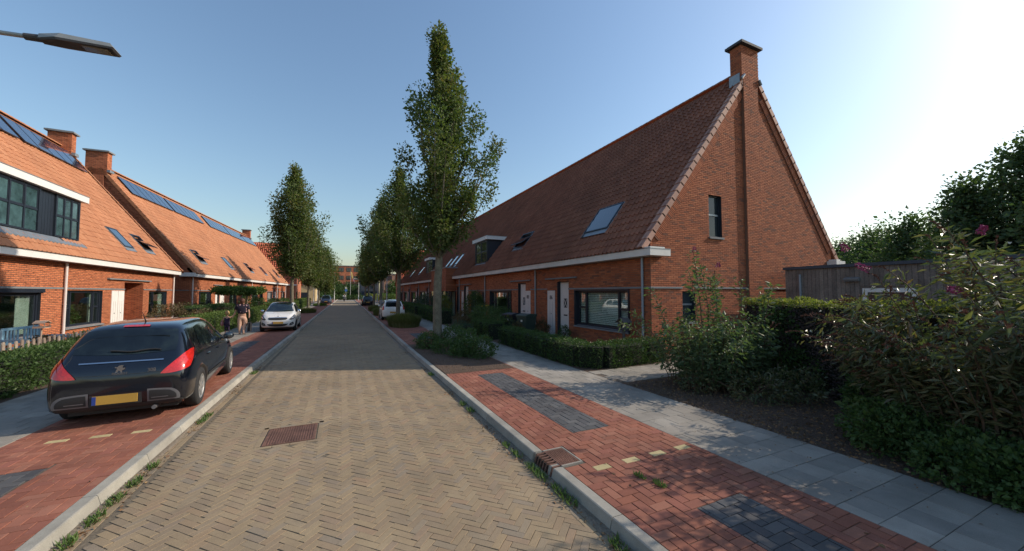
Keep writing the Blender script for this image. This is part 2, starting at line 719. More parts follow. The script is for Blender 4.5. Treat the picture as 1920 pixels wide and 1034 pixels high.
# ---- right and left raised strips
PZ = .10
RX0, RX1, RX2 = 2.295, 4.16, 5.55     # kerb back, edge between red parking and grey tiles, garden edge
LX0, LX1, LX2 = -2.215, -3.88, -5.45
def strip_pair(side):
    s = 1 if side > 0 else -1
    a, b, c = (RX0, RX1, RX2) if s > 0 else (LX0, LX1, LX2)
    word = 'right' if s > 0 else 'left'
    park = sheet('parking_strip', min(a, b), max(a, b), -8, NEARY, PZ - .008, m_sand, 4)
    setp(park, 'red clinker parking strip along the %s side of the road' % word)
    sheet('parking_surface_far', min(a, b), max(a, b), NEARY, 150, PZ - .002, m_redfar, 6, None, park)
    walk = sheet('sidewalk', min(b, c), max(b, c), -8, NEARY, PZ - .008, m_sand, 4)
    setp(walk, 'grey concrete tile sidewalk on the %s' % word)
    sheet('sidewalk_surface_far', min(b, c), max(b, c), NEARY, 150, PZ - .002, m_tilefar, 6, None, walk)
    return park, walk


parkR, walkR = strip_pair(1)
parkL, walkL = strip_pair(-1)

def split_rect(r, h):
    """(x0,x1,y0,y1) minus/with rectangle h: inside part (or None) and outside parts"""
    x0, x1, y0, y1 = r
    a0, a1, b0, b1 = max(x0, h[0]), min(x1, h[1]), max(y0, h[2]), min(y1, h[3])
    if a0 >= a1 or b0 >= b1:
        return None, [r]
    outs = []
    if x0 < a0:
        outs.append((x0, a0, y0, y1))
    if a1 < x1:
        outs.append((a1, x1, y0, y1))
    if y0 < b0:
        outs.append((a0, a1, y0, b0))
    if b1 < y1:
        outs.append((a0, a1, b1, y1))
    return (a0, a1, b0, b1), outs


def clip_rects(rects, region, holes, darks):
    """cut module rectangles to the region, leave the holes free; returns (normal, dark)"""
    cur = []
    for r in rects:
        i, _ = split_rect(r, region)
        if i:
            cur.append(i)
    for h in holes:
        nx = []
        for r in cur:
            nx += split_rect(r, h)[1]
        cur = nx
    dark = []
    for h in darks:
        nx = []
        for r in cur:
            i, o = split_rect(r, h)
            if i:
                dark.append(i)
            nx += o
        cur = nx
    return cur, dark


def lay(rects, g, part, rest, m, par, n, z=None, H=.02, ch=.003):
    rects = [r for r in rects if r[1] - r[0] > .025 and r[3] - r[2] > .025]
    if not rects:
        return
    A = np.array(rects)
    N = len(A)
    tv, tf = slab_tpl(1, 1, H, ch)
    tv = [(x * (1 if abs(abs(x) - .5) < 1e-9 else 1), y, zz) for x, y, zz in tv]
    # chamfer in real size: template inner points at +-(.5-ch/size) approximated with the mean size
    ms = float(np.mean(A[:, 1] - A[:, 0]))
    tv = [(math.copysign(.5 - ch / ms, x) if zz > -1e-9 else x, math.copysign(.5 - ch / ms, y) if zz > -1e-9 else y, zz) for x, y, zz in tv]
    R = jitter_rot(rng.normal(0, .005, N), .004)
    sx, sy = A[:, 1] - A[:, 0] - g, A[:, 3] - A[:, 2] - g
    R[:, :, 0] *= sx[:, None]
    R[:, :, 1] *= sy[:, None]
    pos = np.column_stack([(A[:, 0] + A[:, 1]) / 2, (A[:, 2] + A[:, 3]) / 2, PZ + rng.normal(0, .0013, N)])
    pieces(part, rest, tv, tf, pos, R, rng.random(N), m, par, n)


def park_bricks(par, x0, x1, y0, y1, holes, darks, yrow, ymax_part):
    W = .105
    P, A = herringbone(x0 - .3, x1 + .3, y0 - .3, y1 + .3, W, 2, 0.0)
    hz = np.abs(A) < .1
    rows = P[hz, 1]
    r0 = rows[np.argmin(np.abs(rows - yrow))]
    rects, yel = [], []
    for (x, y), h in zip(P, hz):
        dx, dy = (W, W / 2) if h else (W / 2, W)
        r = (x - dx, x + dx, y - dy, y + dy)
        if h and abs(y - r0) < .01 and r[0] > x0 and r[1] < x1:
            yel.append(r)
        else:
            rects.append(r)
    nrm, dk = clip_rects(rects, (x0, x1, y0, y1), holes, darks)
    lay(nrm, .0065, 'clinker_brick', 'clinker_bricks', m_red, par, 200)
    lay(dk, .0065, 'dark_clinker_brick', 'dark_clinker_bricks', m_dark, par, 80)
    lay(yel, .0065, 'yellow_marker_brick', 'yellow_marker_bricks', m_yel, par, 20)


BED = (2.32, 4.12, 8.78, 14.3)
park_bricks(parkR, RX0 + .005, RX1, .6, NEARY, [BED, (2.2, 2.575, 3.595, 4.045)],
            [(2.98, 3.62, 4.4, 8.4), (2.98, 3.58, .6, 2.42), (2.98, 3.62, 15.6, 18.2)], 3.40, 6)
park_bricks(parkL, LX1, LX0 - .005, 4.0, NEARY, [], [(-3.55, -2.92, 2, 6.0), (-3.6, -2.95, 14, 18)], 7.02, 8)


def tiles(par, x0, x1, y0, y1, mask=None, n=220):
    rects = []
    r = 0
    y = y0
    while y < y1:
        x = x0 - .15 + (r % 2) * .15
        while x < x1 + .15:
            rects.append((x, x + .3025, y, y + .3025))
            x += .3025
        y += .3025
        r += 1
    nrm, _ = clip_rects(rects, (x0, x1, y0, y1), [], [])
    lay(nrm, .006, 'paving_tile', 'paving_tiles', m_tile, par, n, ch=.003)


tiles(walkR, RX1, RX2, .4, NEARY)
tiles(walkL, LX2, LX1, 4.0, NEARY)
# side path that leaves the sidewalk along the end gable
spath = MB()
spath.quad((RX2, 6.35, PZ - .0012), (22, 7.0, PZ - .0012), (22, 8.1, PZ - .0012), (RX2, 7.6, PZ - .0012), m_sand)
spath = spath.build('side_path')
setp(spath, 'grey tile path turning off beside the end gable', kind='structure')
P = []
yy = 6.2
r = 0
while yy < 8.2:
    for xx in np.arange(RX2 + .17 + (r % 2) * .15, 13, .3025):
        lo = 6.30 + (xx - RX2) * .04
        hi = 7.50 + (xx - RX2) * .035
        if lo < yy < hi:
            P.append((xx, yy, PZ + .006 + rng.normal(0, .0012)))
    yy += .3025
    r += 1
tv, tf = slab_tpl(.297, .297, .02, .004)
pieces('paving_tile', 'paving_tiles', tv, tf, P, jitter_rot(rng.normal(0, .004, len(P)), .004), rng.random(len(P)), m_tile, spath, 60)

# gardens and beds (soil)
sheet('garden_soil', RX2 - .004, 60, -8, 100, .097, m_soil, 6)
sheet('garden_soil', -45, LX2 + .004, -8, 100, .097, m_soil, 6)
bed = MB()
bed.quad((BED[0], BED[2], PZ + .004), (BED[1], BED[2], PZ + .004), (BED[1], BED[3], PZ + .004), (BED[0], BED[3], PZ + .004), m_soil)
setp(bed.build('tree_bed'), 'bare soil bed in the parking strip around the near street tree', kind='structure')

# crossing street at the far end and lawn beyond
cs = MB()
cs.quad((-60, 98, .012), (60, 98, .012), (60, 108, .012), (-60, 108, .012), m_tilefar)
setp(cs.build('crossing_street'), kind='structure')

# manhole cover
m_rust = mat('rusty_iron', col=(.17, .088, .062), rough=.75, vary=.35, vscale=6, fine=.3, fscale=60, bumpd=.002, bscale=90, metal=.2)
mh = thing('manhole_cover', 'rusty square ribbed manhole cover set in the brick road', 'manhole cover', ((MH[0] + MH[1]) / 2, (MH[2] + MH[3]) / 2, 0))
b = MB()
hw, hl = (MH[1] - MH[0]) / 2 - .008, (MH[3] - MH[2]) / 2 - .008
b.box(-hw, hw, -hl, hl, -.03, -.004, m_rust)
b.build('plate', mh)
b = MB()
for e in ((-hw, -hw + .02, -hl, hl), (hw - .02, hw, -hl, hl), (-hw + .02, hw - .02, -hl, -hl + .02), (-hw + .02, hw - .02, hl - .02, hl)):
    b.box(e[0], e[1], e[2], e[3], -.004, .005, m_rust)
b.build('frame', mh)
b = MB()
nx = 19
for i in range(nx):
    x = -hw + .03 + (2 * hw - .06) * i / (nx - 1)
    b.box(x - .008, x + .008, -hl + .03, hl - .03, -.004, .004, m_rust)
o = b.build('ribs', mh)
o['kind'] = 'stuff'

# gully in the kerb
gu = thing('street_drain', 'rusty iron kerb drain with a square grate plate behind the slots', 'drain', (2.15, GULLY[0], 0))
b = MB()
g0, g1 = .0, GULLY[1] - GULLY[0]
b.box(.14, .40, .0, g1, .06, .112, m_rust)
b.box(.14, .40, -.022, -.002, .06, .116, MATS['kerb_concrete'])
b.box(.14, .40, g1 + .002, g1 + .022, .06, .116, MATS['kerb_concrete'])
b.box(.402, .42, -.02, g1 + .02, .06, .116, MATS['kerb_concrete'])
b.build('top_plate', gu)
b = MB()
for i in range(9):
    for j in range(13):
        x = .165 + i * .026
        y = .03 + j * (g1 - .06) / 12
        b.box(x - .008, x + .008, y - .008, y + .008, .112, .117, m_rust)
o = b.build('studs', gu)
o['kind'] = 'stuff'
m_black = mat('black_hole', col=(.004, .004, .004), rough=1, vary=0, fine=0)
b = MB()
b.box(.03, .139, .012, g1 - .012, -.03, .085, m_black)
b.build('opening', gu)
for i in range(7):
    b = MB()
    y = .02 + i * (g1 - .04) / 6
    b.prism([(0, -.02), (.0, .01), (.035, .105), (.139, .109), (.139, .06), (.05, .06), (.03, -.02)], 1, y - .011, y + .011, m_rust)
    b.build('slot_bar', gu)
# ------------------------------------------------------------------ house materials
m_brickR = brick_wall('brick_facade_dark', (1, 2), (.36, .105, .046), (.52, .165, .070), (.24, .12, .08))
m_brickRx = brick_wall('brick_gable_dark', (0, 2), (.36, .105, .046), (.52, .165, .070), (.24, .12, .08))
m_brickL = brick_wall('brick_facade_orange', (1, 2), (.46, .135, .055), (.60, .20, .085), (.20, .09, .055), mort=.012)
m_brickLx = brick_wall('brick_gable_orange', (0, 2), (.40, .115, .05), (.54, .175, .078), (.20, .09, .06), mort=.012)
m_bpieceR = mat('red_brick', tint=[(.33, .100, .046), (.40, .132, .060), (.29, .088, .043), (.44, .155, .074), (.37, .115, .052), (.17, .075, .05), (.39, .125, .058), (.34, .105, .050), (.26, .085, .045)],
                rough=.88, vary=.1, vscale=.8, fine=.14, fscale=90, bumpd=.002, bscale=120, spec=.3)
m_mortar = mat('mortar', col=(.20, .105, .07), rough=.95, vary=.15, fine=.15, bumpd=.002)
m_tileR = mat('dark_roof_tile', tint=[(.25, .098, .056), (.275, .112, .064), (.228, .088, .052), (.30, .126, .074), (.26, .102, .059), (.215, .086, .052)], rough=.72, vary=.2, vscale=.5, fine=.14, fscale=30, spec=.4)
m_tileL = mat('orange_roof_tile', tint=[(.385, .163, .078), (.415, .180, .088), (.36, .150, .072), (.43, .196, .10), (.39, .167, .082), (.345, .142, .07)], rough=.75, vary=.14, vscale=.5, fine=.1, fscale=30, spec=.35)
m_verge = mat('verge_terracotta', tint=[(.36, .19, .14), (.42, .235, .175), (.33, .165, .12)], rough=.75, vary=.15, fine=.1)
m_white = mat('white_paint', col=(.74, .73, .70), rough=.5, vary=.05, fine=.03)
m_whitedirty = mat('gutter_white', col=(.66, .64, .60), rough=.55, vary=.10, vscale=1.2, fine=.05)
m_frame = mat('dark_frame', col=(.018, .024, .036), rough=.38, vary=.1, fine=0)
m_stone = mat('grey_concrete_band', col=(.19, .195, .20), rough=.85, vary=.15, fine=.1)
m_zinc = mat('zinc', col=(.26, .29, .31), rough=.45, metal=.5, vary=.15, vscale=4, fine=.05)
m_pipe = mat('grey_pipe', col=(.27, .30, .34), rough=.45, metal=.2, vary=.1, fine=.04)
m_pipeW = mat('pale_pipe', col=(.66, .60, .57), rough=.45, vary=.06, fine=.03)
m_door = mat('door_paint', col=(.66, .62, .60), rough=.45, vary=.05, fine=.02)
m_doorW = mat('white_door_paint', col=(.80, .78, .74), rough=.4, vary=.04, fine=.02)
m_glass = glass_mat('window_glass', (.82, .88, .86), .05)
m_dark_in = mat('room_shade', col=(.14, .18, .16), rough=.9, vary=.3, vscale=1)
m_curt = mat('curtain_cloth', col=(.50, .55, .50), rough=.9, vary=.15, vscale=3)
m_blind = mat('blind_slat', col=(.85, .85, .83), rough=.6, vary=.03)
m_skyglass = NB('skylight_glass')
m_skyglass.b.inputs['Base Color'].default_value = (.02, .03, .04, 1)
m_skyglass.b.inputs['Roughness'].default_value = .06
m_skyglass.b.inputs['Specular IOR Level'].default_value = 1.0
m_skyglass.b.inputs['Coat Weight'].default_value = 1
m_skyglass = m_skyglass.m
m_dimglass = mat('dim_glass', col=(.035, .045, .05), rough=.08, vary=.3, vscale=2, fine=0, spec=.35)
m_tealrefl = mat('teal_reflection_glass', col=(.05, .10, .11), rough=.07, vary=.6, vscale=1.7, fine=0, spec=.8)  # mottled teal colour stands in for light reflected in the dormer panes


def solar_mat():
    s = NB('solar_cell')
    mp = s.n("ShaderNodeMapping")
    s.l(s.obj(), mp.inputs[0])
    bt = s.n("ShaderNodeTexBrick")
    bt.offset = 0
    s.l(mp.outputs[0], bt.inputs['Vector'])
    bt.inputs['Scale'].default_value = 1
    bt.inputs['Brick Width'].default_value = .16
    bt.inputs['Row Height'].default_value = .16
    bt.inputs['Mortar Size'].default_value = .004
    bt.inputs['Color1'].default_value = (.012, .022, .055, 1)
    bt.inputs['Color2'].default_value = (.016, .028, .065, 1)
    bt.inputs['Mortar'].default_value = (.09, .11, .16, 1)
    s.l(bt.outputs[0], s.b.inputs['Base Color'])
    s.b.inputs['Roughness'].default_value = .09
    s.b.inputs['Specular IOR Level'].default_value = .9
    s.b.inputs['Coat Weight'].default_value = 1
    return s.m


m_solar = solar_mat()

m_leftglass = m_glass

# roof geometry shared by the rows (local x inward from the facade, y along the street, z up)
XE, ZE, XR, ZR, DEP = -.35, 3.43, 5.25, 10.65, 10.5
SLO = math.hypot(XR - XE, ZR - ZE)
PHI = math.atan2(ZR - ZE, XR - XE)
RA = np.array([[0, math.cos(PHI), -math.sin(PHI)], [-1, 0, 0], [0, math.sin(PHI), math.cos(PHI)]])


def onroof(z, up=0.0):
    """local x, z of the roof plane at height z, lifted by up along the normal"""
    x = XE + (z - ZE) / (ZR - ZE) * (XR - XE)
    return x - up * math.sin(PHI), z + up * math.cos(PHI)


TW, TL = .225, .352
ta = [0, .035, .075, .115, .155, .190, .235]
th = [.066, .022, .0, -.006, .006, .044, .074]
ttv = [(a - TW / 2, -.02, h + .034) for a, h in zip(ta, th)] + [(a - TW / 2, TL + .03, h - .004) for a, h in zip(ta, th)] + [(a - TW / 2, -.018, h - .010) for a, h in zip(ta, th)]
ttf = [(k, k + 1, 8 + k, 7 + k) for k in range(6)] + [(14 + k, 15 + k, k + 1, k) for k in range(6)]
# flatter tile for the left rows
fth = [.030, .008, .0, .0, .0, .012, .034]
ftv = [(a - TW / 2, -.02, h + .026) for a, h in zip(ta, fth)] + [(a - TW / 2, TL + .03, h - .002) for a, h in zip(ta, fth)] + [(a - TW / 2, -.018, h - .010) for a, h in zip(ta, fth)]


def grid_wall(mb, u0, u1, z0, z1, holes, P, m):
    us = sorted({u0, u1} | {min(max(v, u0), u1) for h in holes for v in h[:2]})
    zs = sorted({z0, z1} | {min(max(v, z0), z1) for h in holes for v in h[2:4]})
    for a, b in zip(us[:-1], us[1:]):
        for c, d in zip(zs[:-1], zs[1:]):
            mu, mz = (a + b) / 2, (c + d) / 2
            if any(h[0] < mu < h[1] and h[2] < mz < h[3] for h in holes):
                continue
            mb.quad(P(a, c), P(b, c), P(b, d), P(a, d), m)


def brick_rows(z0, z1, iv, holes, BL=.22, RH=.0625):
    out = []
    r = 0
    z = z0
    while z + RH <= z1 + .001:
        a, b = iv(z + RH / 2)
        segs = [(a, b)]
        for h in holes:
            if h[2] < z + RH / 2 < h[3]:
                ns = []
                for s, e in segs:
                    if h[1] <= s or h[0] >= e:
                        ns.append((s, e))
                    else:
                        if h[0] > s:
                            ns.append((s, h[0]))
                        if h[1] < e:
                            ns.append((h[1], e))
                segs = ns
        off = (r % 2) * BL / 2
        for s, e in segs:
            k = math.floor((s - off) / BL)
            while True:
                p = off + k * BL
                q = p + BL
                if p >= e - .02:
                    break
                pp, qq = max(p, s), min(q, e)
                if qq - pp > .03:
                    out.append(((pp + qq) / 2, z + RH / 2, qq - pp - .011))
                k += 1
        z += RH
        r += 1
    return out


def brick_field(parent, rows, P, along, out, m, nparts):
    """rows (centre, z, length); P maps (c, z) to a point; along/out unit vectors"""
    al, ou = np.array(along, float), np.array(out, float)
    upv = np.cross(ou, al)
    if upv[2] < 0:
        upv = -upv
    tv = [(-.5, -.0255, -.012), (.5, -.0255, -.012), (.5, .0255, -.012), (-.5, .0255, -.012),
          (-.494, -.0235, 0), (.494, -.0235, 0), (.494, .0235, 0), (-.494, .0235, 0)]
    tf = [(4, 5, 6, 7), (0, 1, 5, 4), (1, 2, 6, 5), (2, 3, 7, 6), (3, 0, 4, 7)]
    n = len(rows)
    pos = np.array([P(c, z) for c, z, L in rows], float)
    pos = pos + ou[None] * rng.normal(0, .0012, n)[:, None]
    R = np.zeros((n, 3, 3))
    L = np.array([r[2] for r in rows])
    R[:, :, 0] = al[None] * L[:, None]
    R[:, :, 1] = upv
    R[:, :, 2] = ou
    pieces('brick', 'bricks', tv, tf, pos, R, rng.random(n), m, parent, nparts)


def frame_rect(mb, x0, x1, u0, u1, z0, z1, t, m):
    mb.box(x0, x1, u0, u0 + t, z0, z1, m)
    mb.box(x0, x1, u1 - t, u1, z0, z1, m)
    mb.box(x0, x1, u0 + t, u1 - t, z0, z0 + t, m)
    mb.box(x0, x1, u0 + t, u1 - t, z1 - t, z1, m)


def recess(mb, u0, u1, z0, z1, d, m, floor=True):
    mb.quad((0, u0, z0), (0, u0, z1), (d, u0, z1), (d, u0, z0), m)
    mb.quad((0, u1, z0), (0, u1, z1), (d, u1, z1), (d, u1, z0), m)
    mb.quad((0, u0, z1), (0, u1, z1), (d, u1, z1), (d, u0, z1), m)
    if floor:
        mb.quad((0, u0, z0), (0, u1, z0), (d, u1, z0), (d, u0, z0), m)


def room(root, u0, u1, z0, z1, x=.2, d=.9, curtains=1, name='window_interior'):
    mb = MB()
    m = m_dark_in
    mb.quad((x + d, u0, z0), (x + d, u1, z0), (x + d, u1, z1), (x + d, u0, z1), m)
    for u in (u0, u1):
        mb.quad((x, u, z0), (x + d, u, z0), (x + d, u, z1), (x, u, z1), m)
    for z in (z0, z1):
        mb.quad((x, u0, z), (x, u1, z), (x + d, u1, z), (x + d, u0, z), m)
    o = mb.build(name, root)
    if curtains:
        mb = MB()
        for (a, b) in ((u0 + .02, u0 + (u1 - u0) * .22), (u1 - (u1 - u0) * .2, u1 - .02)):
            n = max(4, int((b - a) / .05))
            for i in range(n):
                p, q = a + (b - a) * i / n, a + (b - a) * (i + 1) / n
                dx0, dx1 = (.0, .03) if i % 2 else (.03, .0)
                mb.quad((x + .06 + dx0, p, z0 + .03), (x + .06 + dx1, q, z0 + .03), (x + .06 + dx1, q, z1 - .03), (x + .06 + dx0, p, z1 - .03), m_curt)
        c = mb.build('curtain', root)
    return o


def window(root, u0, u1, z0, z1, cols=(.18, .64, .18), split=(1, 0, 1), d=.13, sill=True, casing=False, roomd=.9, curt=1, blind=0, pane=None):
    """a framed window in the facade at local x=0"""
    mb = MB()
    recess(mb, u0, u1, z0, z1, d, m_frame)
    frame_rect(mb, d - .05, d + .02, u0, u1, z0, z1, .06, m_frame)
    W = u1 - u0 - .12
    p = u0 + .06
    panes = []
    for k, c in enumerate(cols):
        q = p + W * c
        if k:
            mb.box(d - .06, d + .02, p - .035, p + .035, z0 + .06, z1 - .06, m_frame)
        zz = [z0 + .06, z1 - .06]
        if split[k]:
            zm = z0 + (z1 - z0) * .52
            mb.box(d - .04, d + .018, p + .03, q - .03, zm - .035, zm + .035, m_frame)
            zz = [z0 + .06, zm, z1 - .06]
        for a, b in zip(zz[:-1], zz[1:]):
            panes.append((p, q, a, b))
            frame_rect(mb, d - .03, d + .015, p + .02, q - .02, a, b, .035, m_frame)
        p = q
    if casing:
        frame_rect(mb, -.06, .0, u0 - .05, u1 + .05, z0 - .05, z1 + .03, .05, m_frame)
    f = mb.build('window', root)
    for (a, b, c, e) in panes:
        g = MB()
        g.box(d - .012, d - .004, a + .03, b - .03, c + .02, e - .02, pane or m_glass)
        g.build('pane', f)
    if sill:
        g = MB()
        g.prism([(-.09, z0 - .07), (-.09, z0 - .02), (.08, z0 + .012), (.08, z0 - .07)], 1, u0 - .04, u1 + .04, m_stone)
        g.build('sill', f)
    if roomd:
        room(f, u0 + .02, u1 - .02, z0 + .02, z1 - .02, d + .03, roomd, curt)
    if blind:
        g = MB()
        zz = z0 + .12
        while zz < z1 - .1:
            g.quad((d + .05, u0 + .1, zz), (d + .05, u1 - .1, zz), (d + .066, u1 - .1, zz + .048), (d + .066, u0 + .1, zz + .048), m_blind)
            zz += .066
        o = g.build('blind_slats', f)
        o['kind'] = 'stuff'
    return f


def text_mesh(name, txt, size, m, parent, loc, rot, depth=.004):
    cu = bpy.data.curves.new(name, 'FONT')
    cu.body = txt
    cu.size = size
    cu.extrude = depth
    cu.align_x = 'CENTER'
    cu.align_y = 'CENTER'
    t = bpy.data.objects.new('tmp', cu)
    COL.objects.link(t)
    dg = bpy.context.evaluated_depsgraph_get()
    me = bpy.data.meshes.new_from_object(t.evaluated_get(dg))
    bpy.data.objects.remove(t)
    me.name = name
    me.materials.clear()
    me.materials.append(m)
    o = link(name, me, parent, loc)
    o.rotation_euler = rot
    return o


def door(root, u0, u1, z0, z1, d=.16, m=None, flip=False, lattice=True, mframe=None, plants=False):
    m = m or m_door
    mb = MB()
    recess(mb, u0, u1, z0, z1, d, m_frame)
    mb.box(d - .05, d + .03, u0, u0 + .05, z0, z1, m_frame)
    mb.box(d - .05, d + .03, u1 - .05, u1, z0, z1, m_frame)
    mb.box(d - .05, d + .03, u0 + .05, u1 - .05, z1 - .05, z1, m_frame)
    mb.box(d - .02, d + .025, u0 + .052, u1 - .052, z0 + .02, z1 - .052, m)
    a, b = u0 + .13, u1 - .13
    for (c, e) in ((z0 + .12, z0 + .75), (z0 + .85, z1 - .2)):
        frame_rect(mb, d - .03, d - .0205, a, b, c, e, .012, m)
    o = mb.build('door', root)
    uc = (u0 + u1) / 2
    if lattice:
        g = MB()
        w, h = .13, .2
        zc = z0 + 1.48
        g.box(d - .026, d - .021, uc - w, uc + w, zc - h, zc + h, m_frame)
        for sgn in (1, -1):
            R = Matrix.Rotation(sgn * math.atan2(2 * w, 2 * h), 3, 'X')
            g.box(-.006, .001, -.014, .014, -.21, .21, m, R, Vector((d - .028, uc, zc)))
        g.build('door_lattice', o)
    g = MB()
    g.box(d - .03, d - .021, uc - .14, uc + .14, z0 + .92, z0 + .98, m_frame)
    g.build('letter_slot', o)
    g = MB()
    hu = u0 + .12 if not flip else u1 - .12
    g.tube([(d - .02, hu, z0 + 1.02), (d - .07, hu, z0 + 1.02), (d - .07, hu + (.1 if not flip else -.1), z0 + 1.02)], .01, m_zinc, 6)
    g.build('handle', o)
    return o


def panel(root, u0, u1, z0, z1, m=None, num=None):
    m = m or m_door
    mb = MB()
    mb.box(-.012, .02, u0, u1, z0, z1, m)
    frame_rect(mb, -.02, -.0125, u0, u1, z0, z1, .03, m)
    for i in range(1, 3):
        u = u0 + (u1 - u0) * i / 3
        mb.box(-.0155, -.0125, u - .004, u + .004, z0 + .03, z1 - .5, m_stone)
    mb.box(-.024, -.0125, (u0 + u1) / 2 - .015, (u0 + u1) / 2 + .015, z0 + .95, z0 + 1.0, m_frame)
    o = mb.build('meter_cupboard', root)
    if num:
        text_mesh('house_number', num, .26, m_frame, o, (-.0165, (u0 + u1) / 2, z1 - .32), (math.pi / 2, 0, -math.pi / 2))
    return o


def slab(root, u0, u1, z=2.66, t=.06, out=.1, name='lintel', m=None):
    mb = MB()
    mb.box(-out, -.002, u0, u1, z, z + t, m or m_stone)
    return mb.build(name, root)


def band(root, u0, u1, skips, z=2.19, h=.06, out=.03):
    segs = [(u0, u1)]
    for a, b in skips:
        ns = []
        for s, e in segs:
            if b <= s or a >= e:
                ns.append((s, e))
            else:
                if a > s:
                    ns.append((s, a))
                if b < e:
                    ns.append((b, e))
        segs = ns
    for s, e in segs:
        if e - s > .05:
            mb = MB()
            mb.box(-out, -.002, s, e, z, z + h, m_stone)
            mb.build('string_course', root)


def pipe(root, u, m, z1=3.2):
    mb = MB()
    mb.tube([(-.07, u, .1), (-.07, u, z1 - .02)], .04, m, 10)
    for z in (.6, 1.6, 2.7):
        mb.tube([(-.07, u, z), (-.07, u, z + .03)], .048, m, 10)
        mb.box(-.07, -.004, u - .012, u + .012, z + .005, z + .025, m)
    mb.build('downpipe', root, smooth=False)


def skylight(root, u0, u1, z0, z1, open_=0.0):
    w = u1 - u0
    h = (z1 - z0) / math.sin(PHI)
    x, z = onroof(z0)
    M = Matrix.Identity(4)
    for r in range(3):
        for c in range(3):
            M[r][c] = RA[r][c]
    M.translation = Vector((x, (u0 + u1) / 2, z))
    mb = MB()
    frame_rect(mb, -w / 2, w / 2, 0, h, .0, .085, 0, m_frame) if False else None
    t = .06
    for (a, b, c, e) in ((-w / 2, -w / 2 + t, 0, h), (w / 2 - t, w / 2, 0, h), (-w / 2 + t, w / 2 - t, 0, t), (-w / 2 + t, w / 2 - t, h - t, h)):
        mb.box(a, b, c, e, .0, .10, m_frame)
    mb.box(-w / 2 - .08, w / 2 + .08, -.22, -.002, .045, .06, m_zinc)
    mb.box(-w / 2 - .07, -w / 2 - .002, 0, h, .04, .07, m_zinc)
    mb.box(w / 2 + .002, w / 2 + .07, 0, h, .04, .07, m_zinc)
    o = mb.build('skylight', root)
    o.matrix_basis = M
    g = MB()
    if open_:
        R = Matrix.Rotation(open_, 3, 'X')
        oo = Vector((0, h * .55, .11))
        g.box(-w / 2, w / 2, -h * .55, h * .45, 0, .03, m_frame, R, oo)
        g.box(-w / 2 + t, w / 2 - t, -h * .55 + t, h * .45 - t, .031, .036, m_skyglass, R, oo)
    else:
        g.box(-w / 2 + t, w / 2 - t, t, h - t, .06, .088, m_skyglass)
    g.build('pane', o)
    return o


def solar_panel(root, u0, w, z0, z1):
    h = (z1 - z0) / math.sin(PHI)
    x, z = onroof(z0, .13)
    M = Matrix.Identity(4)
    for r in range(3):
        for c in range(3):
            M[r][c] = RA[r][c]
    M.translation = Vector((x, u0 + w / 2, z))
    mb = MB()
    mb.box(-w / 2 + .02, w / 2 - .02, .02, h - .02, -.02, .022, m_solar)
    for (a, b, c, e) in ((-w / 2 + .006, -w / 2 + .02, 0, h), (w / 2 - .02, w / 2 - .006, 0, h), (-w / 2 + .02, w / 2 - .02, 0, .02), (-w / 2 + .02, w / 2 - .02, h - .02, h)):
        mb.box(a, b, c, e, -.025, .027, m_frame)
    o = mb.build('solar_panel', root)
    o.matrix_basis = M


def roof_tiles(root, L, holes, mt, tvv, nparts, ex=0.0, parent_holes=None):
    pos = []
    nrow = int(SLO / TL)
    ncol = max(1, round((L + 2 * ex) / TW))
    step = (L + 2 * ex) / ncol
    for r in range(nrow):
        b = r * TL
        for c in range(ncol):
            u = -ex + (c + .5) * step
            zc = ZE + (b + TL / 2) * math.sin(PHI)
            if any(h[0] < u < h[1] and h[2] < zc < h[3] for h in holes):
                continue
            pos.append((XE + b * math.cos(PHI) - .01 * math.sin(PHI), u, ZE + b * math.sin(PHI) + .01 * math.cos(PHI)))
    n = len(pos)
    R = np.repeat(RA[None], n, 0)
    R[:, :, 0] *= step / TW
    pos = np.array(pos) + RA[:, 2][None] * rng.normal(0, .002, n)[:, None]
    pieces('roof_tile', 'roof_tiles', tvv, ttf, pos, R, rng.random(n), mt, root, nparts, smooth=False)


def roof_base(root, L, ex=0.0, holes=(), m=None):
    mb = MB()
    y0, y1 = -ex, L + ex
    zt = ZR - .03
    mb.quad((XE, y0, ZE - .02), (XE, y1, ZE - .02), (XR, y1, zt), (XR, y0, zt), m or MATS['dark_roof_tile'])
    mb.quad((2 * XR - XE, y0, ZE - .02), (2 * XR - XE, y1, ZE - .02), (XR, y1, zt), (XR, y0, zt), m or MATS['dark_roof_tile'])
    mb.build('roof', root)


def ridge(root, L, mt, parts, y0=0.0):
    n = max(1, math.ceil((L - y0) / .38))
    sp = (L - y0) / n
    segs = 7
    tv, tf = [], []
    for k, (y, s) in enumerate(((0, 1.0), (.41, .9))):
        for j in range(segs):
            a = math.pi * (j / (segs - 1)) * 1.1 - .05 * math.pi
            tv.append((.135 * s * math.cos(a), y, .10 * s * math.sin(a)))
    for j in range(segs - 1):
        tf.append((j, j + 1, segs + j + 1, segs + j))
    pos = [(XR, y0 + i * sp, ZR + .01) for i in range(n)]
    pieces('ridge_tile', 'ridge_tiles', tv, tf, pos, np.eye(3), rng.random(n), mt, root, n if parts else 0, smooth=False)


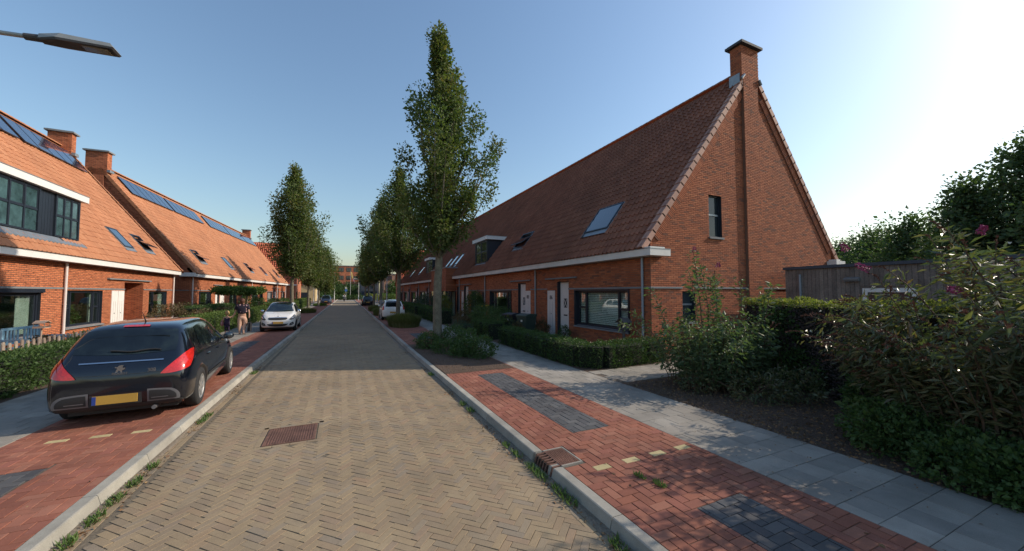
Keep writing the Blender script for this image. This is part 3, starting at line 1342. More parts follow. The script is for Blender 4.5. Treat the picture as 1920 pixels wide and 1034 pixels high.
def gutter(root, L, m, a=0.0, b=0.0, ret_lo=False, ret_hi=False):
    mb = MB()
    y0, y1 = -a, L + b
    mb.box(-.35, -.002, y0, y1, 3.2, 3.405, m)
    mb.box(-.36, -.33, y0 - .0, y1, 3.406, 3.43, m_zinc)
    if ret_lo:
        mb.box(-.002, .5, y0, -.004, 3.2, 3.405, m)
        mb.box(-.33, .5, y0 - .01, y0 + .02, 3.406, 3.42, m_zinc)
        mb.box(-.33, .28, y0 + .02, -.05, 3.41, 3.47, m)
    if ret_hi:
        mb.box(-.002, .5, L + .004, y1, 3.2, 3.405, m)
        mb.box(-.33, .28, L + .05, y1 - .02, 3.41, 3.47, m)
    mb.build('gutter', root)
    # gutter on the garden side
    mb = MB()
    mb.box(DEP + .002, DEP + .35, y0, y1, 3.2, 3.405, m)
    if ret_lo:
        mb.box(DEP - .35, DEP + .002, y0, -.004, 3.2, 3.405, m)
        mb.box(DEP - .3, DEP + .0, y0 + .02, -.05, 3.41, 3.47, m)
    mb.build('gutter', root)


def chimney(root, x0, x1, y0, y1, z0, z1, ma, mb_, cap=True, bricks=False):
    mb = MB()
    mb.quad((x0, y0, z0), (x0, y1, z0), (x0, y1, z1), (x0, y0, z1), ma)
    mb.quad((x1, y0, z0), (x1, y1, z0), (x1, y1, z1), (x1, y0, z1), ma)
    mb.quad((x0, y0, z0), (x1, y0, z0), (x1, y0, z1), (x0, y0, z1), mb_)
    mb.quad((x0, y1, z0), (x1, y1, z0), (x1, y1, z1), (x0, y1, z1), mb_)
    o = mb.build('chimney', root)
    g = MB()
    g.box(x0 - .11, x1 + .11, y0 - .11, y1 + .11, z1, z1 + .09, m_stone)
    g.box(x0 - .05, x1 + .05, y0 - .05, y1 + .05, z1 + .09, z1 + .12, m_zinc)
    g.build('chimney_cap', o)
    g = MB()
    g.box(x0 - .16, x0 - .003, y0 + .03, y1, ZR - .50, ZR - .33, m_zinc)
    g.build('lead_flashing', o)
    return o


def gable_pts():
    return [(0, .05), (DEP, .05), (DEP, ZE - .02), (XR, ZR - .06), (0, ZE + .42)]


def gable_wall(root, y, holes, m, nout, name='gable_wall'):
    """triangle-topped wall in the plane local y"""
    mb = MB()
    P = lambda a, z: (a, y, z)
    grid_wall(mb, 0, DEP, .05, ZE, [h for h in holes if h[2] < ZE], P, m)
    # upper part in horizontal strips, with holes
    zs = sorted({ZE, ZR - .06} | {v for h in holes for v in h[2:4] if v > ZE})
    for a, b in zip(zs[:-1], zs[1:]):
        xa = lambda z: XE + (z - ZE) / (ZR - ZE) * (XR - XE) + .06
        xb = lambda z: 2 * XR - xa(z)
        A0, A1, B0, B1 = max(0, xa(a)), max(0, xa(b)), min(DEP, xb(a)), min(DEP, xb(b))
        hh = [h for h in holes if h[2] < (a + b) / 2 < h[3]]
        if hh:
            h = hh[0]
            mb.quad(P(A0, a), P(h[0], a), P(h[0], b), P(A1, b), m)
            mb.quad(P(h[1], a), P(B0, a), P(B1, b), P(h[1], b), m)
        else:
            mb.quad(P(A0, a), P(B0, a), P(B1, b), P(A1, b), m)
    return mb.build(name, root)


def front_wall(root, L, holes, m, zt=3.42):
    mb = MB()
    grid_wall(mb, 0, L, .05, zt, holes, lambda a, z: (0, a, z), m)
    mb.build('front_wall', root)
    mb = MB()
    grid_wall(mb, 0, L, .05, zt, [], lambda a, z: (DEP, a, z), m)
    mb.build('back_wall', root)


def dormer(root, u0, u1, z0, z1, groups, xf=None, board=.24, cheek=None, pm=None):
    """box dormer; groups: list of ('w', a, b, n) windows or ('p', a, b) boarded panels"""
    x, _ = onroof(z0)
    xb, _ = onroof(z1)
    mb = MB()
    # cheeks
    for u, s in ((u0, -1), (u1, 1)):
        mb.prism([(x, z0), (xb, z1), (x, z1)], 1, u - .03, u + .03, m_frame)
    mb.box(x + .03, x + .06, u0 + .03, u1 - .03, z0, z1, m_frame)
    o = mb.build('dormer', root)
    g = MB()
    g.box(x - .16, xb + .3, u0 - .22, u1 + .22, z1 + .002, z1 + board, m_white)
    g.box(x - .17, xb + .6, u0 - .23, u1 + .23, z1 + board, z1 + board + .025, m_zinc)
    g.build('roof_board', o)
    g = MB()
    g.prism([(x - .22, z0 - .23), (x - .22, z0 - .19), (x - .01, z0 + .03), (x - .01, z0 - .03)], 1, u0 - .12, u1 + .12, m_zinc)
    g.build('lead_apron', o)
    for gr in groups:
        if gr[0] == 'p':
            g = MB()
            n = max(1, int((gr[2] - gr[1]) / .14))
            for i in range(n):
                a = gr[1] + (gr[2] - gr[1]) * i / n
                b = gr[1] + (gr[2] - gr[1]) * (i + 1) / n
                g.box(x + .012, x + .028, a + .005, b - .005, z0 + .05, z1 - .05, m_frame)
            q = g.build('boarding', o)
            continue
        _, a, b, n = gr
        g = MB()
        frame_rect(g, x - .03, x + .028, a, b, z0 + .05, z1 - .03, .06, m_frame)
        zz = (z0 + z1) / 2 + .02
        for i in range(n):
            p = a + .06 + (b - a - .12) * i / n
            q = a + .06 + (b - a - .12) * (i + 1) / n
            if i:
                g.box(x - .03, x + .028, p - .03, p + .03, z0 + .11, z1 - .09, m_frame)
            g.box(x - .02, x + .028, p + .03, q - .03, zz - .03, zz + .03, m_frame)
            frame_rect(g, x - .012, x + .02, p + .03, q - .03, zz + .03, z1 - .09, .03, m_frame)
        f = g.build('window', o)
        for i in range(n):
            p = a + .06 + (b - a - .12) * i / n
            q = a + .06 + (b - a - .12) * (i + 1) / n
            for c, e in ((z0 + .11, zz - .03), (zz + .03, z1 - .09)):
                g = MB()
                g.box(x + .004, x + .010, p + .03, q - .03, c, e, pm or m_skyglass)
                # (third level would be too deep: panes hang on the dormer itself)
                g.build('pane', o)
    return o


def unit(name, label, origin, theta, u0, L, spec, group, right):
    """one house of a terrace"""
    c, s = math.cos(theta), math.sin(theta)
    loc = (origin[0] - s * u0, origin[1] + c * u0, 0)
    root = thing(name, label, 'house', loc, theta, group)
    bpy.context.view_layer.update()
    mf, mg = (m_brickR, m_brickRx) if right else (m_brickL, m_brickLx)
    holes = list(spec.get('holes', []))
    W, D, PN = spec.get('windows', []), spec.get('doors', []), spec.get('panels', [])
    for w_ in W:
        holes.append((w_['u'][0], w_['u'][1], w_.get('z0', .72), w_.get('z1', 2.15)))
    for d_ in D:
        holes.append((d_['u'][0], d_['u'][1], .1, 2.56))
    for p_ in PN:
        holes.append((p_['u'][0], p_['u'][1], .1, 2.15))
    geo = spec.get('geo')
    front_wall(root, L, holes, m_mortar if geo else mf)
    if geo:
        rows = brick_rows(.1, 3.2, lambda z: (0.012, L), holes)
        brick_field(root, rows, lambda a, z: (-.011, a, z), (0, 1, 0), (-1, 0, 0), m_bpieceR, 120)
    for w_ in W:
        kw = {k: v for k, v in w_.items() if k not in ('u', 'z0', 'z1')}
        window(root, w_['u'][0], w_['u'][1], w_.get('z0', .72), w_.get('z1', 2.15), **kw)
    for d_ in D:
        kw = {k: v for k, v in d_.items() if k != 'u'}
        door(root, d_['u'][0], d_['u'][1], .12, 2.56, **kw)
    for p_ in PN:
        panel(root, p_['u'][0], p_['u'][1], .12, 2.15, p_.get('m'), p_.get('num'))
    for a, b in spec.get('lintels', []):
        slab(root, a, b)
    band(root, 0, L, [d_['u'] for d_ in D] + spec.get('bandskip', []))
    for u in spec.get('pipes', []):
        pipe(root, u, m_pipe if right else m_pipeW)
    ex0, ex1 = spec.get('ext', (0, 0))
    gutter(root, L, m_whitedirty if right else m_white, .35 if spec.get('ret_lo') else 0, .35 if spec.get('ret_hi') else 0, spec.get('ret_lo'), spec.get('ret_hi'))
    th = list(spec.get('tile_holes', []))
    for q in spec.get('skylights', []):
        th.append((q[0] - .02, q[1] + .02, q[2] - .1, q[3] + .05))
    for dm in spec.get('dormers', []):
        th.append((dm['u'][0] - .03, dm['u'][1] + .03, dm['z'][0] - .05, dm['z'][1]))
    roof_base(root, L, 0, (), m_tileR if right else m_tileL)
    roof_tiles(root, L, th, m_tileR if right else m_tileL, ttv if right else ftv, spec.get('tparts', 0))
    ridge(root, L, m_tileR if right else m_tileL, spec.get('rparts', False))
    for q in spec.get('skylights', []):
        skylight(root, *q)
    for dm in spec.get('dormers', []):
        dormer(root, dm['u'][0], dm['u'][1], dm['z'][0], dm['z'][1], dm['g'])
    for (a, n, z0, z1) in spec.get('solar', []):
        for i in range(n):
            solar_panel(root, a + i * 1.02, 1.0, z0, z1)
    for y in spec.get('gables', []):
        gable_wall(root, y, [], mg, 0)
    for ch in spec.get('chimneys', []):
        chimney(root, 4.75, 5.75, ch[0], ch[1], ZR - 1.2, ch[2], mf, mg)
    return root


def verge(root, y, out, m, left=True, rightside=True, n=25, parts=True):
    """stepped verge tiles along the rake(s) of the gable in plane y; out=-1 when the gable looks to -y"""
    for side in (0, 1):
        if (side == 0 and not left) or (side == 1 and not rightside):
            continue
        for k in range(n):
            b0, b1 = k * TL - .02, (k + 1) * TL + .03
            mb = MB()
            if side == 0:
                d = Vector((math.cos(PHI), 0, math.sin(PHI)))
                nrm = Vector((-math.sin(PHI), 0, math.cos(PHI)))
                o = Vector((XE, 0, ZE))
            else:
                d = Vector((-math.cos(PHI), 0, math.sin(PHI)))
                nrm = Vector((math.sin(PHI), 0, math.cos(PHI)))
                o = Vector((2 * XR - XE, 0, ZE))
            ya, yb = (y - .10, y + .13) if out < 0 else (y + .10, y - .13)
            Y = Vector((0, 1, 0))
            h0, h1 = .105, .075
            A = o + d * b0 + nrm * h0
            B = o + d * b1 + nrm * h1
            A2, B2 = A - nrm * .19, B - nrm * .17
            t = .018
            p = [A + Y * ya, B + Y * ya, B + Y * yb, A + Y * yb]
            mb.quad(*p, m)
            mb.quad(A + Y * ya, B + Y * ya, B2 + Y * ya, A2 + Y * ya, m)
            A3, B3 = A - nrm * .03, B - nrm * .03
            mb.quad(A + Y * ya, A + Y * yb, A3 + Y * yb, A3 + Y * ya, m)
            mb.quad(A2 + Y * ya, B2 + Y * ya, B2 + Y * (ya + .02 * -out), A2 + Y * (ya + .02 * -out), m)
            mb.quad(A + Y * ya, A2 + Y * ya, A2 + Y * (ya - .02 * out), A + Y * (ya - .02 * out), m)
            q = mb.build('verge_tile', root)
            a = q.data.attributes.new('tint', 'FLOAT', 'POINT')
            a.data.foreach_set('value', [random.random()] * len(q.data.vertices))


# ------------------------------------------------------------------ right terrace (facade plane X = 8.8)
RO = (8.8, 8.65)
def ry(a, b, base):
    return (a - base, b - base)


GR = 'brick terrace houses on the right side of the street'
b0 = 8.65
R1 = unit('terraced_house', 'dark red brick end terrace house numbered 86 with tall gable and chimney', RO, 0, 0, 7.35, dict(
    geo=True,
    windows=[dict(u=ry(9.62, 12.72, b0), z0=.74, z1=2.15, casing=True, blind=1, curt=0, roomd=.6)],
    doors=[dict(u=ry(13.24, 14.16, b0))],
    panels=[dict(u=ry(14.34, 15.0, b0), num='86')],
    lintels=[ry(12.6, 15.1, b0)],
    pipes=[.28], ret_lo=True, bandskip=[ry(14.16, 15.02, b0)],
    skylights=[(*ry(11.2, 12.7, b0), 4.5, 5.6)],
    tparts=300, rparts=True), GR, True)
b1 = 16.0
R2 = unit('terraced_house', 'dark red brick house numbered 88 with an open skylight and two bins in front', RO, 0, b1 - b0, 7.1, dict(
    windows=[dict(u=ry(19.1, 22.3, b1), casing=True)],
    doors=[dict(u=ry(17.3, 18.2, b1))],
    panels=[dict(u=ry(16.72, 17.29, b1), num='88')],
    lintels=[ry(16.65, 19.1, b1)], pipes=[.1], bandskip=[ry(16.7, 17.3, b1)],
    skylights=[(*ry(18.6, 20.0, b1), 4.65, 5.55, -.33)], tparts=0, rparts=False), GR, True)
b2 = 23.1
R3 = unit('terraced_house', 'dark red brick house with a white topped dormer behind the near tree', RO, 0, b2 - b0, 5.9, dict(
    windows=[dict(u=ry(23.5, 26.2, b2))],
    doors=[dict(u=ry(26.95, 28.0, b2))],
    panels=[dict(u=ry(28.1, 28.6, b2))],
    lintels=[ry(26.2, 28.9, b2)], pipes=[.08],
    dormers=[dict(u=ry(23.25, 25.8, b2), z=(4.08, 5.66), g=[('w', .2, 2.5, 2)])]), GR, True)
b3 = 29.0
R4 = unit('terraced_house', 'brick house with a boxy flat topped bay pushing out towards the pavement', RO, 0, b3 - b0, 7.0, dict(
    doors=[dict(u=ry(29.25, 29.95, b3))], lintels=[(.1, .98)], pipes=[.08],
    holes=[(1.5, 6.8, .1, 2.15)],
    skylights=[(*ry(31.6, 32.4, b3), 4.5, 5.5), (*ry(33.3, 34.1, b3), 4.5, 5.5), (*ry(35.0, 35.7, b3), 4.5, 5.4)]), GR, True)
# the bay on R4
mb = MB()
x0, ua, ub = -.87, 1.25, 6.85
mb.box(x0, -.003, ua, ub, 2.2, 4.12, m_brickR)
mb.mats
bay = mb.build('brick_bay', R4)
mb = MB()
mb.box(x0 - .05, .5, ua - .05, ub + .05, 4.122, 4.2, m_zinc)
mb.build('bay_roof', bay)
mb = MB()
for u in (ua, ua + 1.2, ua + 2.4, ua + 3.6, ub - .1):
    mb.box(x0, x0 + .07, u, u + .1, .15, 2.19, m_frame)
for x in (x0 + .25, -.1):
    mb.box(x, x + .07, ua, ua + .07, .15, 2.19, m_frame)
mb.box(x0, -.003, ua - .003, ub, .05, .15, m_frame)
f = mb.build('bay_window', R4)
mb = MB()
mb.box(x0 + .02, x0 + .035, ua + .02, ub - .02, .16, 2.18, m_glass)
mb.build('pane', f)
mb = MB()
mb.box(x0 + .07, -.05, ua + .02, ua + .035, .16, 2.18, m_glass)
mb.build('pane', f)
room(f, 1.6, 6.7, .12, 2.14, .01, 1.2, 1)
b4 = 36.0
labels = ['brick house just past the bay with a dark downpipe beside its door', 'brick house with the small far dormer on its roof',
          'brick house beyond the small dormer with a grey skylight', 'brick house before the end of the right terrace',
          'last short brick house of the right terrace with a chimney']
b5s = [36.0, 40.5, 46.4, 52.8, 59.1, 62.8]
for i in range(5):
    a, b = b5s[i], b5s[i + 1]
    L = b - a
    sp = dict(windows=[dict(u=(L * .45, L * .9), roomd=.5)], doors=[dict(u=(L * .12, L * .12 + .9), lattice=False)],
              panels=[dict(u=(L * .12 + .95, L * .12 + 1.45))] if L > 5 else [], lintels=[(L * .05, L * .12 + 1.6)], pipes=[.08])
    if i == 1:
        sp['dormers'] = [dict(u=(1.3, 3.5), z=(4.3, 5.8), g=[('w', .2, 2.0, 2)])]
    if i == 2:
        sp['skylights'] = [(1.8, 2.7, 4.5, 5.4)]
    if i == 3:
        sp['skylights'] = [(1.8, 2.7, 4.5, 5.4)]
    if i == 4:
        sp['chimneys'] = [(L - .45, L - .03, 11.4)]
        sp['gables'] = [L]
    unit('terraced_house', labels[i], RO, 0, a - b0, L, sp, GR, True)

# near gable of R1 : real bricks
GH = [(2.76, 3.42, 4.0, 5.5), (1.38, 1.98, 1.1, 2.13)]
gable_wall(R1, 0.0, GH, m_mortar, 0)
xa = lambda z: max(0.0, XE + (z - ZE) / (ZR - ZE) * (XR - XE) + .10) if z > ZE else 0.0
BREAST = (4.70, 5.55)
rowsA = brick_rows(.1, ZR - .2, lambda z: (xa(z), BREAST[0] - .002 if z < 9.9 else max(xa(z), min(BREAST[0], 5.2))), [(h[0], h[1], h[2], h[3]) for h in GH])
rowsB = brick_rows(.1, ZR - .2, lambda z: (BREAST[1] + .002, max(BREAST[1] + .01, 2 * XR - xa(z))), [])
brick_field(R1, [r for r in rowsA if r[2] > .02], lambda a, z: (a, -.011, z), (1, 0, 0), (0, -1, 0), m_bpieceR, 150)
brick_field(R1, [r for r in rowsB if r[2] > .02], lambda a, z: (a, -.011, z), (1, 0, 0), (0, -1, 0), m_bpieceR, 15)
# chimney breast, proud of the gable, and the stack on it
cb = MB()
cb.box(BREAST[0], BREAST[1], -.10, -.004, .05, ZR - .3, m_mortar)
cb.box(4.62, 5.62, -.10, .33, ZR - .6, 11.38, m_mortar)
ch = cb.build('chimney', R1)
rows = brick_rows(.1, ZR - .6, lambda z: (BREAST[0] - .004, BREAST[1] + .004), [])
brick_field(ch, rows, lambda a, z: (a, -.112, z), (1, 0, 0), (0, -1, 0), m_bpieceR, 8)
rows = brick_rows(.1 + .0625 * math.floor((ZR - .6 - .1) / .0625), 11.38, lambda z: (4.61, 5.63), [])
brick_field(ch, rows, lambda a, z: (a, -.112, z), (1, 0, 0), (0, -1, 0), m_bpieceR, 0)
rows = brick_rows(ZR - 1.0, 11.38, lambda z: (-.11, .33), [])
brick_field(ch, rows, lambda a, z: (4.609, a, z), (0, 1, 0), (-1, 0, 0), m_bpieceR, 0)
m_fcap = mat('dark_cap', col=(.05, .052, .058), rough=.8, vary=.2)
cp = MB()
cp.box(4.5, 5.74, -.23, .45, 11.38, 11.47, m_fcap)
cp.box(4.56, 5.68, -.17, .39, 11.472, 11.52, m_fcap)
cp.build('chimney_cap', ch)
cp = MB()
cp.box(4.58, 4.607, -.05, .36, ZR - .75, ZR - .35, m_zinc)
cp.tube([(4.55, -.14, ZR - .62), (4.72, -.14, ZR - .44)], .05, m_zinc, 6)
cp.tube([(5.72, -.14, ZR - .62), (5.6, -.14, ZR - .44)], .05, m_zinc, 6)
cp.build('lead_flashing', ch)
# side faces of the breast
for xx, s in ((BREAST[0], -1), (BREAST[1], 1)):
    pass
# raking courses
for side in (0, 1):
    rc = MB()
    d = Vector((math.cos(PHI), 0, math.sin(PHI))) if side == 0 else Vector((-math.cos(PHI), 0, math.sin(PHI)))
    nrm = Vector((-math.sin(PHI), 0, math.cos(PHI))) if side == 0 else Vector((math.sin(PHI), 0, math.cos(PHI)))
    o = Vector((XE, 0, ZE)) if side == 0 else Vector((2 * XR - XE, 0, ZE))
    t0, t1 = .62, SLO - 1.25
    A0, A1 = o + d * t0 - nrm * .06, o + d * t1 - nrm * .06
    w_ = .30
    Bq = [A0, A1, A1 - nrm * w_, A0 - nrm * w_]
    f0, f1 = Vector((0, -.045, 0)), Vector((0, -.003, 0))
    n_ = int((t1 - t0) / .0625)
    pos, ln = [], []
    rc.quad(*[q + f0 + Vector((0, .006, 0)) for q in Bq], m_mortar)
    rc.quad(Bq[2] + f0, Bq[3] + f0, Bq[3] + f1, Bq[2] + f1, m_mortar)
    rc.quad(Bq[0] + f0, Bq[3] + f0, Bq[3] + f1, Bq[0] + f1, m_mortar)
    rk = rc.build('raking_course', R1)
    R = np.array([[-nrm.x * .29, d.x, 0], [0, 0, -1], [-nrm.z * .29, d.z, 0]])
    ps = [tuple(A0 + d * (.0625 * (i + .5)) - nrm * w_ / 2 + f0 + Vector((0, -.006, 0))) for i in range(n_)]
    tv = [(-.5, -.0255, -.012), (.5, -.0255, -.012), (.5, .0255, -.012), (-.5, .0255, -.012), (-.494, -.0235, 0), (.494, -.0235, 0), (.494, .0235, 0), (-.494, .0235, 0)]
    tf = [(4, 5, 6, 7), (0, 1, 5, 4), (1, 2, 6, 5), (2, 3, 7, 6), (3, 0, 4, 7)]
    pieces('brick', 'bricks', tv, tf, ps, R, rng.random(n_), m_bpieceR, rk, 0)
verge(R1, 0.0, -1, m_verge, True, True, 25)
# gable windows
def gable_window(root, xa_, xb_, z0, z1, mid=True):
    mb = MB()
    d = .14
    for (p, q) in (((xa_, z0), (xa_, z1)), ((xb_, z0), (xb_, z1)), ((xa_, z0), (xb_, z0)), ((xa_, z1), (xb_, z1))):
        mb.quad((p[0], 0, p[1]), (q[0], 0, q[1]), (q[0], d, q[1]), (p[0], d, p[1]), m_frame)
    t = .055
    def fr(a, b, c, e, y0, y1, t):
        mb.box(a, a + t, y0, y1, c, e, m_frame)
        mb.box(b - t, b, y0, y1, c, e, m_frame)
        mb.box(a + t, b - t, y0, y1, c, c + t, m_frame)
        mb.box(a + t, b - t, y0, y1, e - t, e, m_frame)
    fr(xa_, xb_, z0, z1, d - .05, d + .02, t)
    zm = (z0 + z1) / 2 + .05
    if mid:
        mb.box(xa_ + t, xb_ - t, d - .045, d + .015, zm - .03, zm + .03, m_zinc)
    f = mb.build('window', root)
    g = MB()
    g.box(xa_ + t, xb_ - t, d - .01, d - .002, z0 + t, z1 - t, m_dimglass)
    g.build('pane', f)
    g = MB()
    g.box(xa_ - .04, xb_ + .04, -.07, d - .06, z0 - .07, z0 - .002, m_stone)
    g.build('sill', f)
    return f


gable_window(R1, *GH[0])
gable_window(R1, *GH[1])
for a, b in ((0.0, 1.36), (2.0, 9.9)):
    mb = MB()
    mb.box(a + (-.03 if a == 0 else 0), b, -.045, -.012, 2.19, 2.25, m_stone)
    mb.build('string_course', R1)

# ------------------------------------------------------------------ left terrace 1 (near) and 2
GL1 = 'near left terrace with orange tiled roof'
TH1 = math.pi + .035
O1 = (-9.35 - .035 * (30.9 - 15.8), 30.9)
def ly(a, b, base):
    return (base - b, base - a)


B1 = 30.9
H1 = unit('terraced_house', 'orange brick house at the end of the near left row with white recessed door', O1, TH1, 0, B1 - 19.55, dict(
    windows=[dict(u=ly(27.2, 29.8, B1), cols=(.7, .3), split=(0, 1), pane=m_leftglass), dict(u=ly(19.75, 22.4, B1), pane=m_leftglass)],
    holes=[ly(24.35, 26.45, B1) + (.1, 2.56)],
    panels=[dict(u=ly(23.15, 23.72, B1), m=m_doorW), dict(u=ly(23.75, 24.32, B1), m=m_doorW)],
    lintels=[ly(22.7, 27.2, B1)], pipes=[.25, B1 - 19.62], ret_lo=False, bandskip=[ly(24.35, 26.45, B1)],
    skylights=[(*ly(25.05, 26.05, B1), 4.35, 5.3), (*ly(27.6, 28.7, B1), 4.45, 5.3, -.4)],
    solar=[(.75, 5, 9.05, 10.2), (6.15, 5, 9.05, 10.2)], gables=[0.0], chimneys=[(.03, .45, 11.45)], tparts=60), GL1, False)
# recessed porch
mb = MB()
a, b = ly(24.35, 26.45, B1)
recess(mb, a, b, .1, 2.56, .8, m_brickLx)
mb.quad((.8, a, .1), (.8, b, .1), (.8, b, 2.56), (.8, a, 2.56), m_brickL)
pr = mb.build('porch', H1)
mb = MB()
mb.box(.05, .8, b - .06, b - .01, .12, 2.5, m_doorW)
mb.box(.3, .7, b - .075, b - .0605, 1.2, 2.2, m_glass)
dd = mb.build('door', H1)
mb = MB()
mb.box(.25, .45, b - .08, b - .061, .98, 1.03, m_frame)
mb.build('letter_slot', dd)
B2 = 19.55
c_, s_ = math.cos(TH1), math.sin(TH1)
H0 = unit('terraced_house', 'orange brick house with a long black framed dormer behind the picket fence', O1, TH1, B1 - B2, 9.0, dict(
    windows=[dict(u=ly(15.4, 18.45, B2), z0=.6, z1=2.05, cols=(.66, .34), split=(0, 1), pane=m_leftglass), ],
    lintels=[ly(15.3, 18.55, B2)] if False else [], pipes=[],
    dormers=[dict(u=ly(13.9, 20.75, B2) if False else (.02, 5.6), z=(4.08, 5.72), g=[])],
    solar=[(1.6, 6, 9.05, 10.2)], gables=[9.0], tparts=240), GL1, False)
# the dormer straddles the party line: build it on H0 properly
for ch_ in list(H0.children):
    if ch_.name.startswith('dormer'):
        for q in list(ch_.children):
            bpy.data.objects.remove(q)
        bpy.data.objects.remove(ch_)
dormer(H0, ly(13.6, 20.78, B2)[0], ly(13.6, 20.78, B2)[1], 4.08, 5.72,
       [('w', *ly(19.25, 20.72, B2), 3), ('p', *ly(18.45, 19.2, B2)), ('w', *ly(16.3, 18.4, B2), 3), ('p', *ly(15.5, 16.25, B2)), ('w', *ly(13.9, 15.4, B2), 3)], pm=m_tealrefl)
# a grey steel lintel over the near window
mb = MB()
mb.box(-.05, -.003, ly(15.3, 18.55, B2)[0], ly(15.3, 18.55, B2)[1], 2.06, 2.18, m_frame)
mb.build('window_head', H0)
verge(H1, 0.0, -1, MATS['orange_roof_tile'], True, False, 25)

GL2 = 'second left terrace with solar panels'
TH2 = math.pi - .055
O2 = (-9.80 + .055 * (67 - 33), 67.0)
B3 = 67.0
LU = 67.0 - 33.4
spec_units = [
    (0.0, 6.3, 'last house of the second left terrace with its far chimney', dict(
        windows=[dict(u=ly(64.6, 66.6, B3), roomd=.5)], doors=[dict(u=ly(61.4, 62.3, B3), m=m_doorW, lattice=False)], pipes=[.2, 6.1],
        lintels=[ly(60.9, 62.6, B3)], panels=[], skylights=[(*ly(63.2, 64.2, B3), 4.4, 5.3)], gables=[0.0], chimneys=[(.03, .45, 11.45)],
        solar=[(.4, 5, 9.0, 10.15)])),
    (6.3, 18.6, 'house of the second left terrace with a grey roller shutter', dict(
        windows=[dict(u=ly(49.0, 51.3, B3 - 6.3), roomd=.5), dict(u=ly(55.6, 58.4, B3 - 6.3), roomd=0, pane=m_stone)],
        doors=[dict(u=ly(52.1, 53.4, B3 - 6.3), m=m_frame, lattice=False), dict(u=ly(58.8, 59.7, B3 - 6.3), m=m_doorW, lattice=False)],
        panels=[dict(u=ly(59.75, 60.4, B3 - 6.3), m=m_doorW)],
        lintels=[ly(51.6, 53.9, B3 - 6.3), ly(58.4, 60.3, B3 - 6.3)], pipes=[12.2],
        skylights=[(*ly(49.4, 50.6, B3 - 6.3), 4.4, 5.3, -.35), (*ly(55.8, 56.9, B3 - 6.3), 4.4, 5.3)],
        solar=[(-.55, 6, 9.0, 10.15), (5.85, 6, 9.0, 10.15)])),
    (18.6, LU, 'near house of the second left terrace with chimney on its brick gable', dict(
        windows=[dict(u=ly(34.9, 37.3, B3 - 18.6), roomd=.5), dict(u=ly(41.6, 43.7, B3 - 18.6), roomd=.5)],
        doors=[dict(u=ly(38.2, 39.1, B3 - 18.6), m=m_doorW, lattice=False), dict(u=ly(45.1, 46.3, B3 - 18.6), m=m_frame, lattice=False)],
        panels=[dict(u=ly(39.2, 40.2, B3 - 18.6), m=m_doorW)],
        lintels=[ly(37.6, 39.6, B3 - 18.6), ly(44.6, 46.8, B3 - 18.6)], pipes=[LU - 18.6 - .2], ret_hi=True,
        skylights=[(*ly(36.1, 37.2, B3 - 18.6), 4.45, 5.35, -.4), (*ly(42.7, 43.7, B3 - 18.6), 4.4, 5.35)],
        solar=[(LU - 18.6 - 7.2, 6, 9.0, 10.15), (LU - 18.6 - 13.6, 6, 9.0, 10.15)])),
]
for (a, b, lab, sp) in spec_units:
    H = unit('terraced_house', lab, O2, TH2, a, b - a, sp, GL2, False)
# near gable of the second terrace
yg = LU - 18.6
gable_wall(H, yg, [], m_brickLx, 0)
mb = MB()
mb.box(4.85, 5.65, yg + .004, yg + .10, .05, ZR - .3, m_brickLx)
mb.build('chimney_breast', H)
chimney(H, 4.7, 5.8, yg - .38, yg + .10, ZR - .7, 11.5, m_brickL, m_brickLx)
verge(H, yg, 1, MATS['orange_roof_tile'], True, True, 25)
mb = MB()
mb.box(0.05, 10, yg + .003, yg + .03, 2.19, 2.25, m_stone)
mb.build('string_course', H)
for sd in (0, 1):
    mb = MB()
    d = Vector((math.cos(PHI), 0, math.sin(PHI))) if sd == 0 else Vector((-math.cos(PHI), 0, math.sin(PHI)))
    nrm = Vector((-math.sin(PHI), 0, math.cos(PHI))) if sd == 0 else Vector((math.sin(PHI), 0, math.cos(PHI)))
    o = Vector((XE, yg + .05, ZE)) if sd == 0 else Vector((2 * XR - XE, yg + .05, ZE))
    A0, A1 = o + d * .62 - nrm * .06, o + d * (SLO - 1.2) - nrm * .06
    mb.quad(A0, A1, A1 - nrm * .3, A0 - nrm * .3, m_brickLx)
    mb.quad(A1 - nrm * .3, A0 - nrm * .3, A0 - nrm * .3 - Vector((0, .045, 0)), A1 - nrm * .3 - Vector((0, .045, 0)), m_brickLx)
    mb.build('raking_course', H)

# ------------------------------------------------------------------ far buildings
m_farbrick = brick_wall('far_orange_brick', (0, 2), (.42, .14, .07), (.5, .18, .09), (.25, .13, .09), bw=.5, rh=.12)
m_farbricky = brick_wall('far_orange_brick_side', (1, 2), (.42, .14, .07), (.5, .18, .09), (.25, .13, .09), bw=.5, rh=.12)
m_farbrown = mat('far_brown_brick', col=(.30, .16, .11), rough=.9, vary=.15, vscale=.5)
m_fardark = mat('wing_shade_shed_roof', col=(.06, .07, .09), rough=.7, vary=.15, vscale=.5)  # bluish dark tone paints the far wing's shade; shed roof shares it
m_faryellow = mat('yellow_render', col=(.50, .38, .20), rough=.9, vary=.1)
m_farglass = m_skyglass


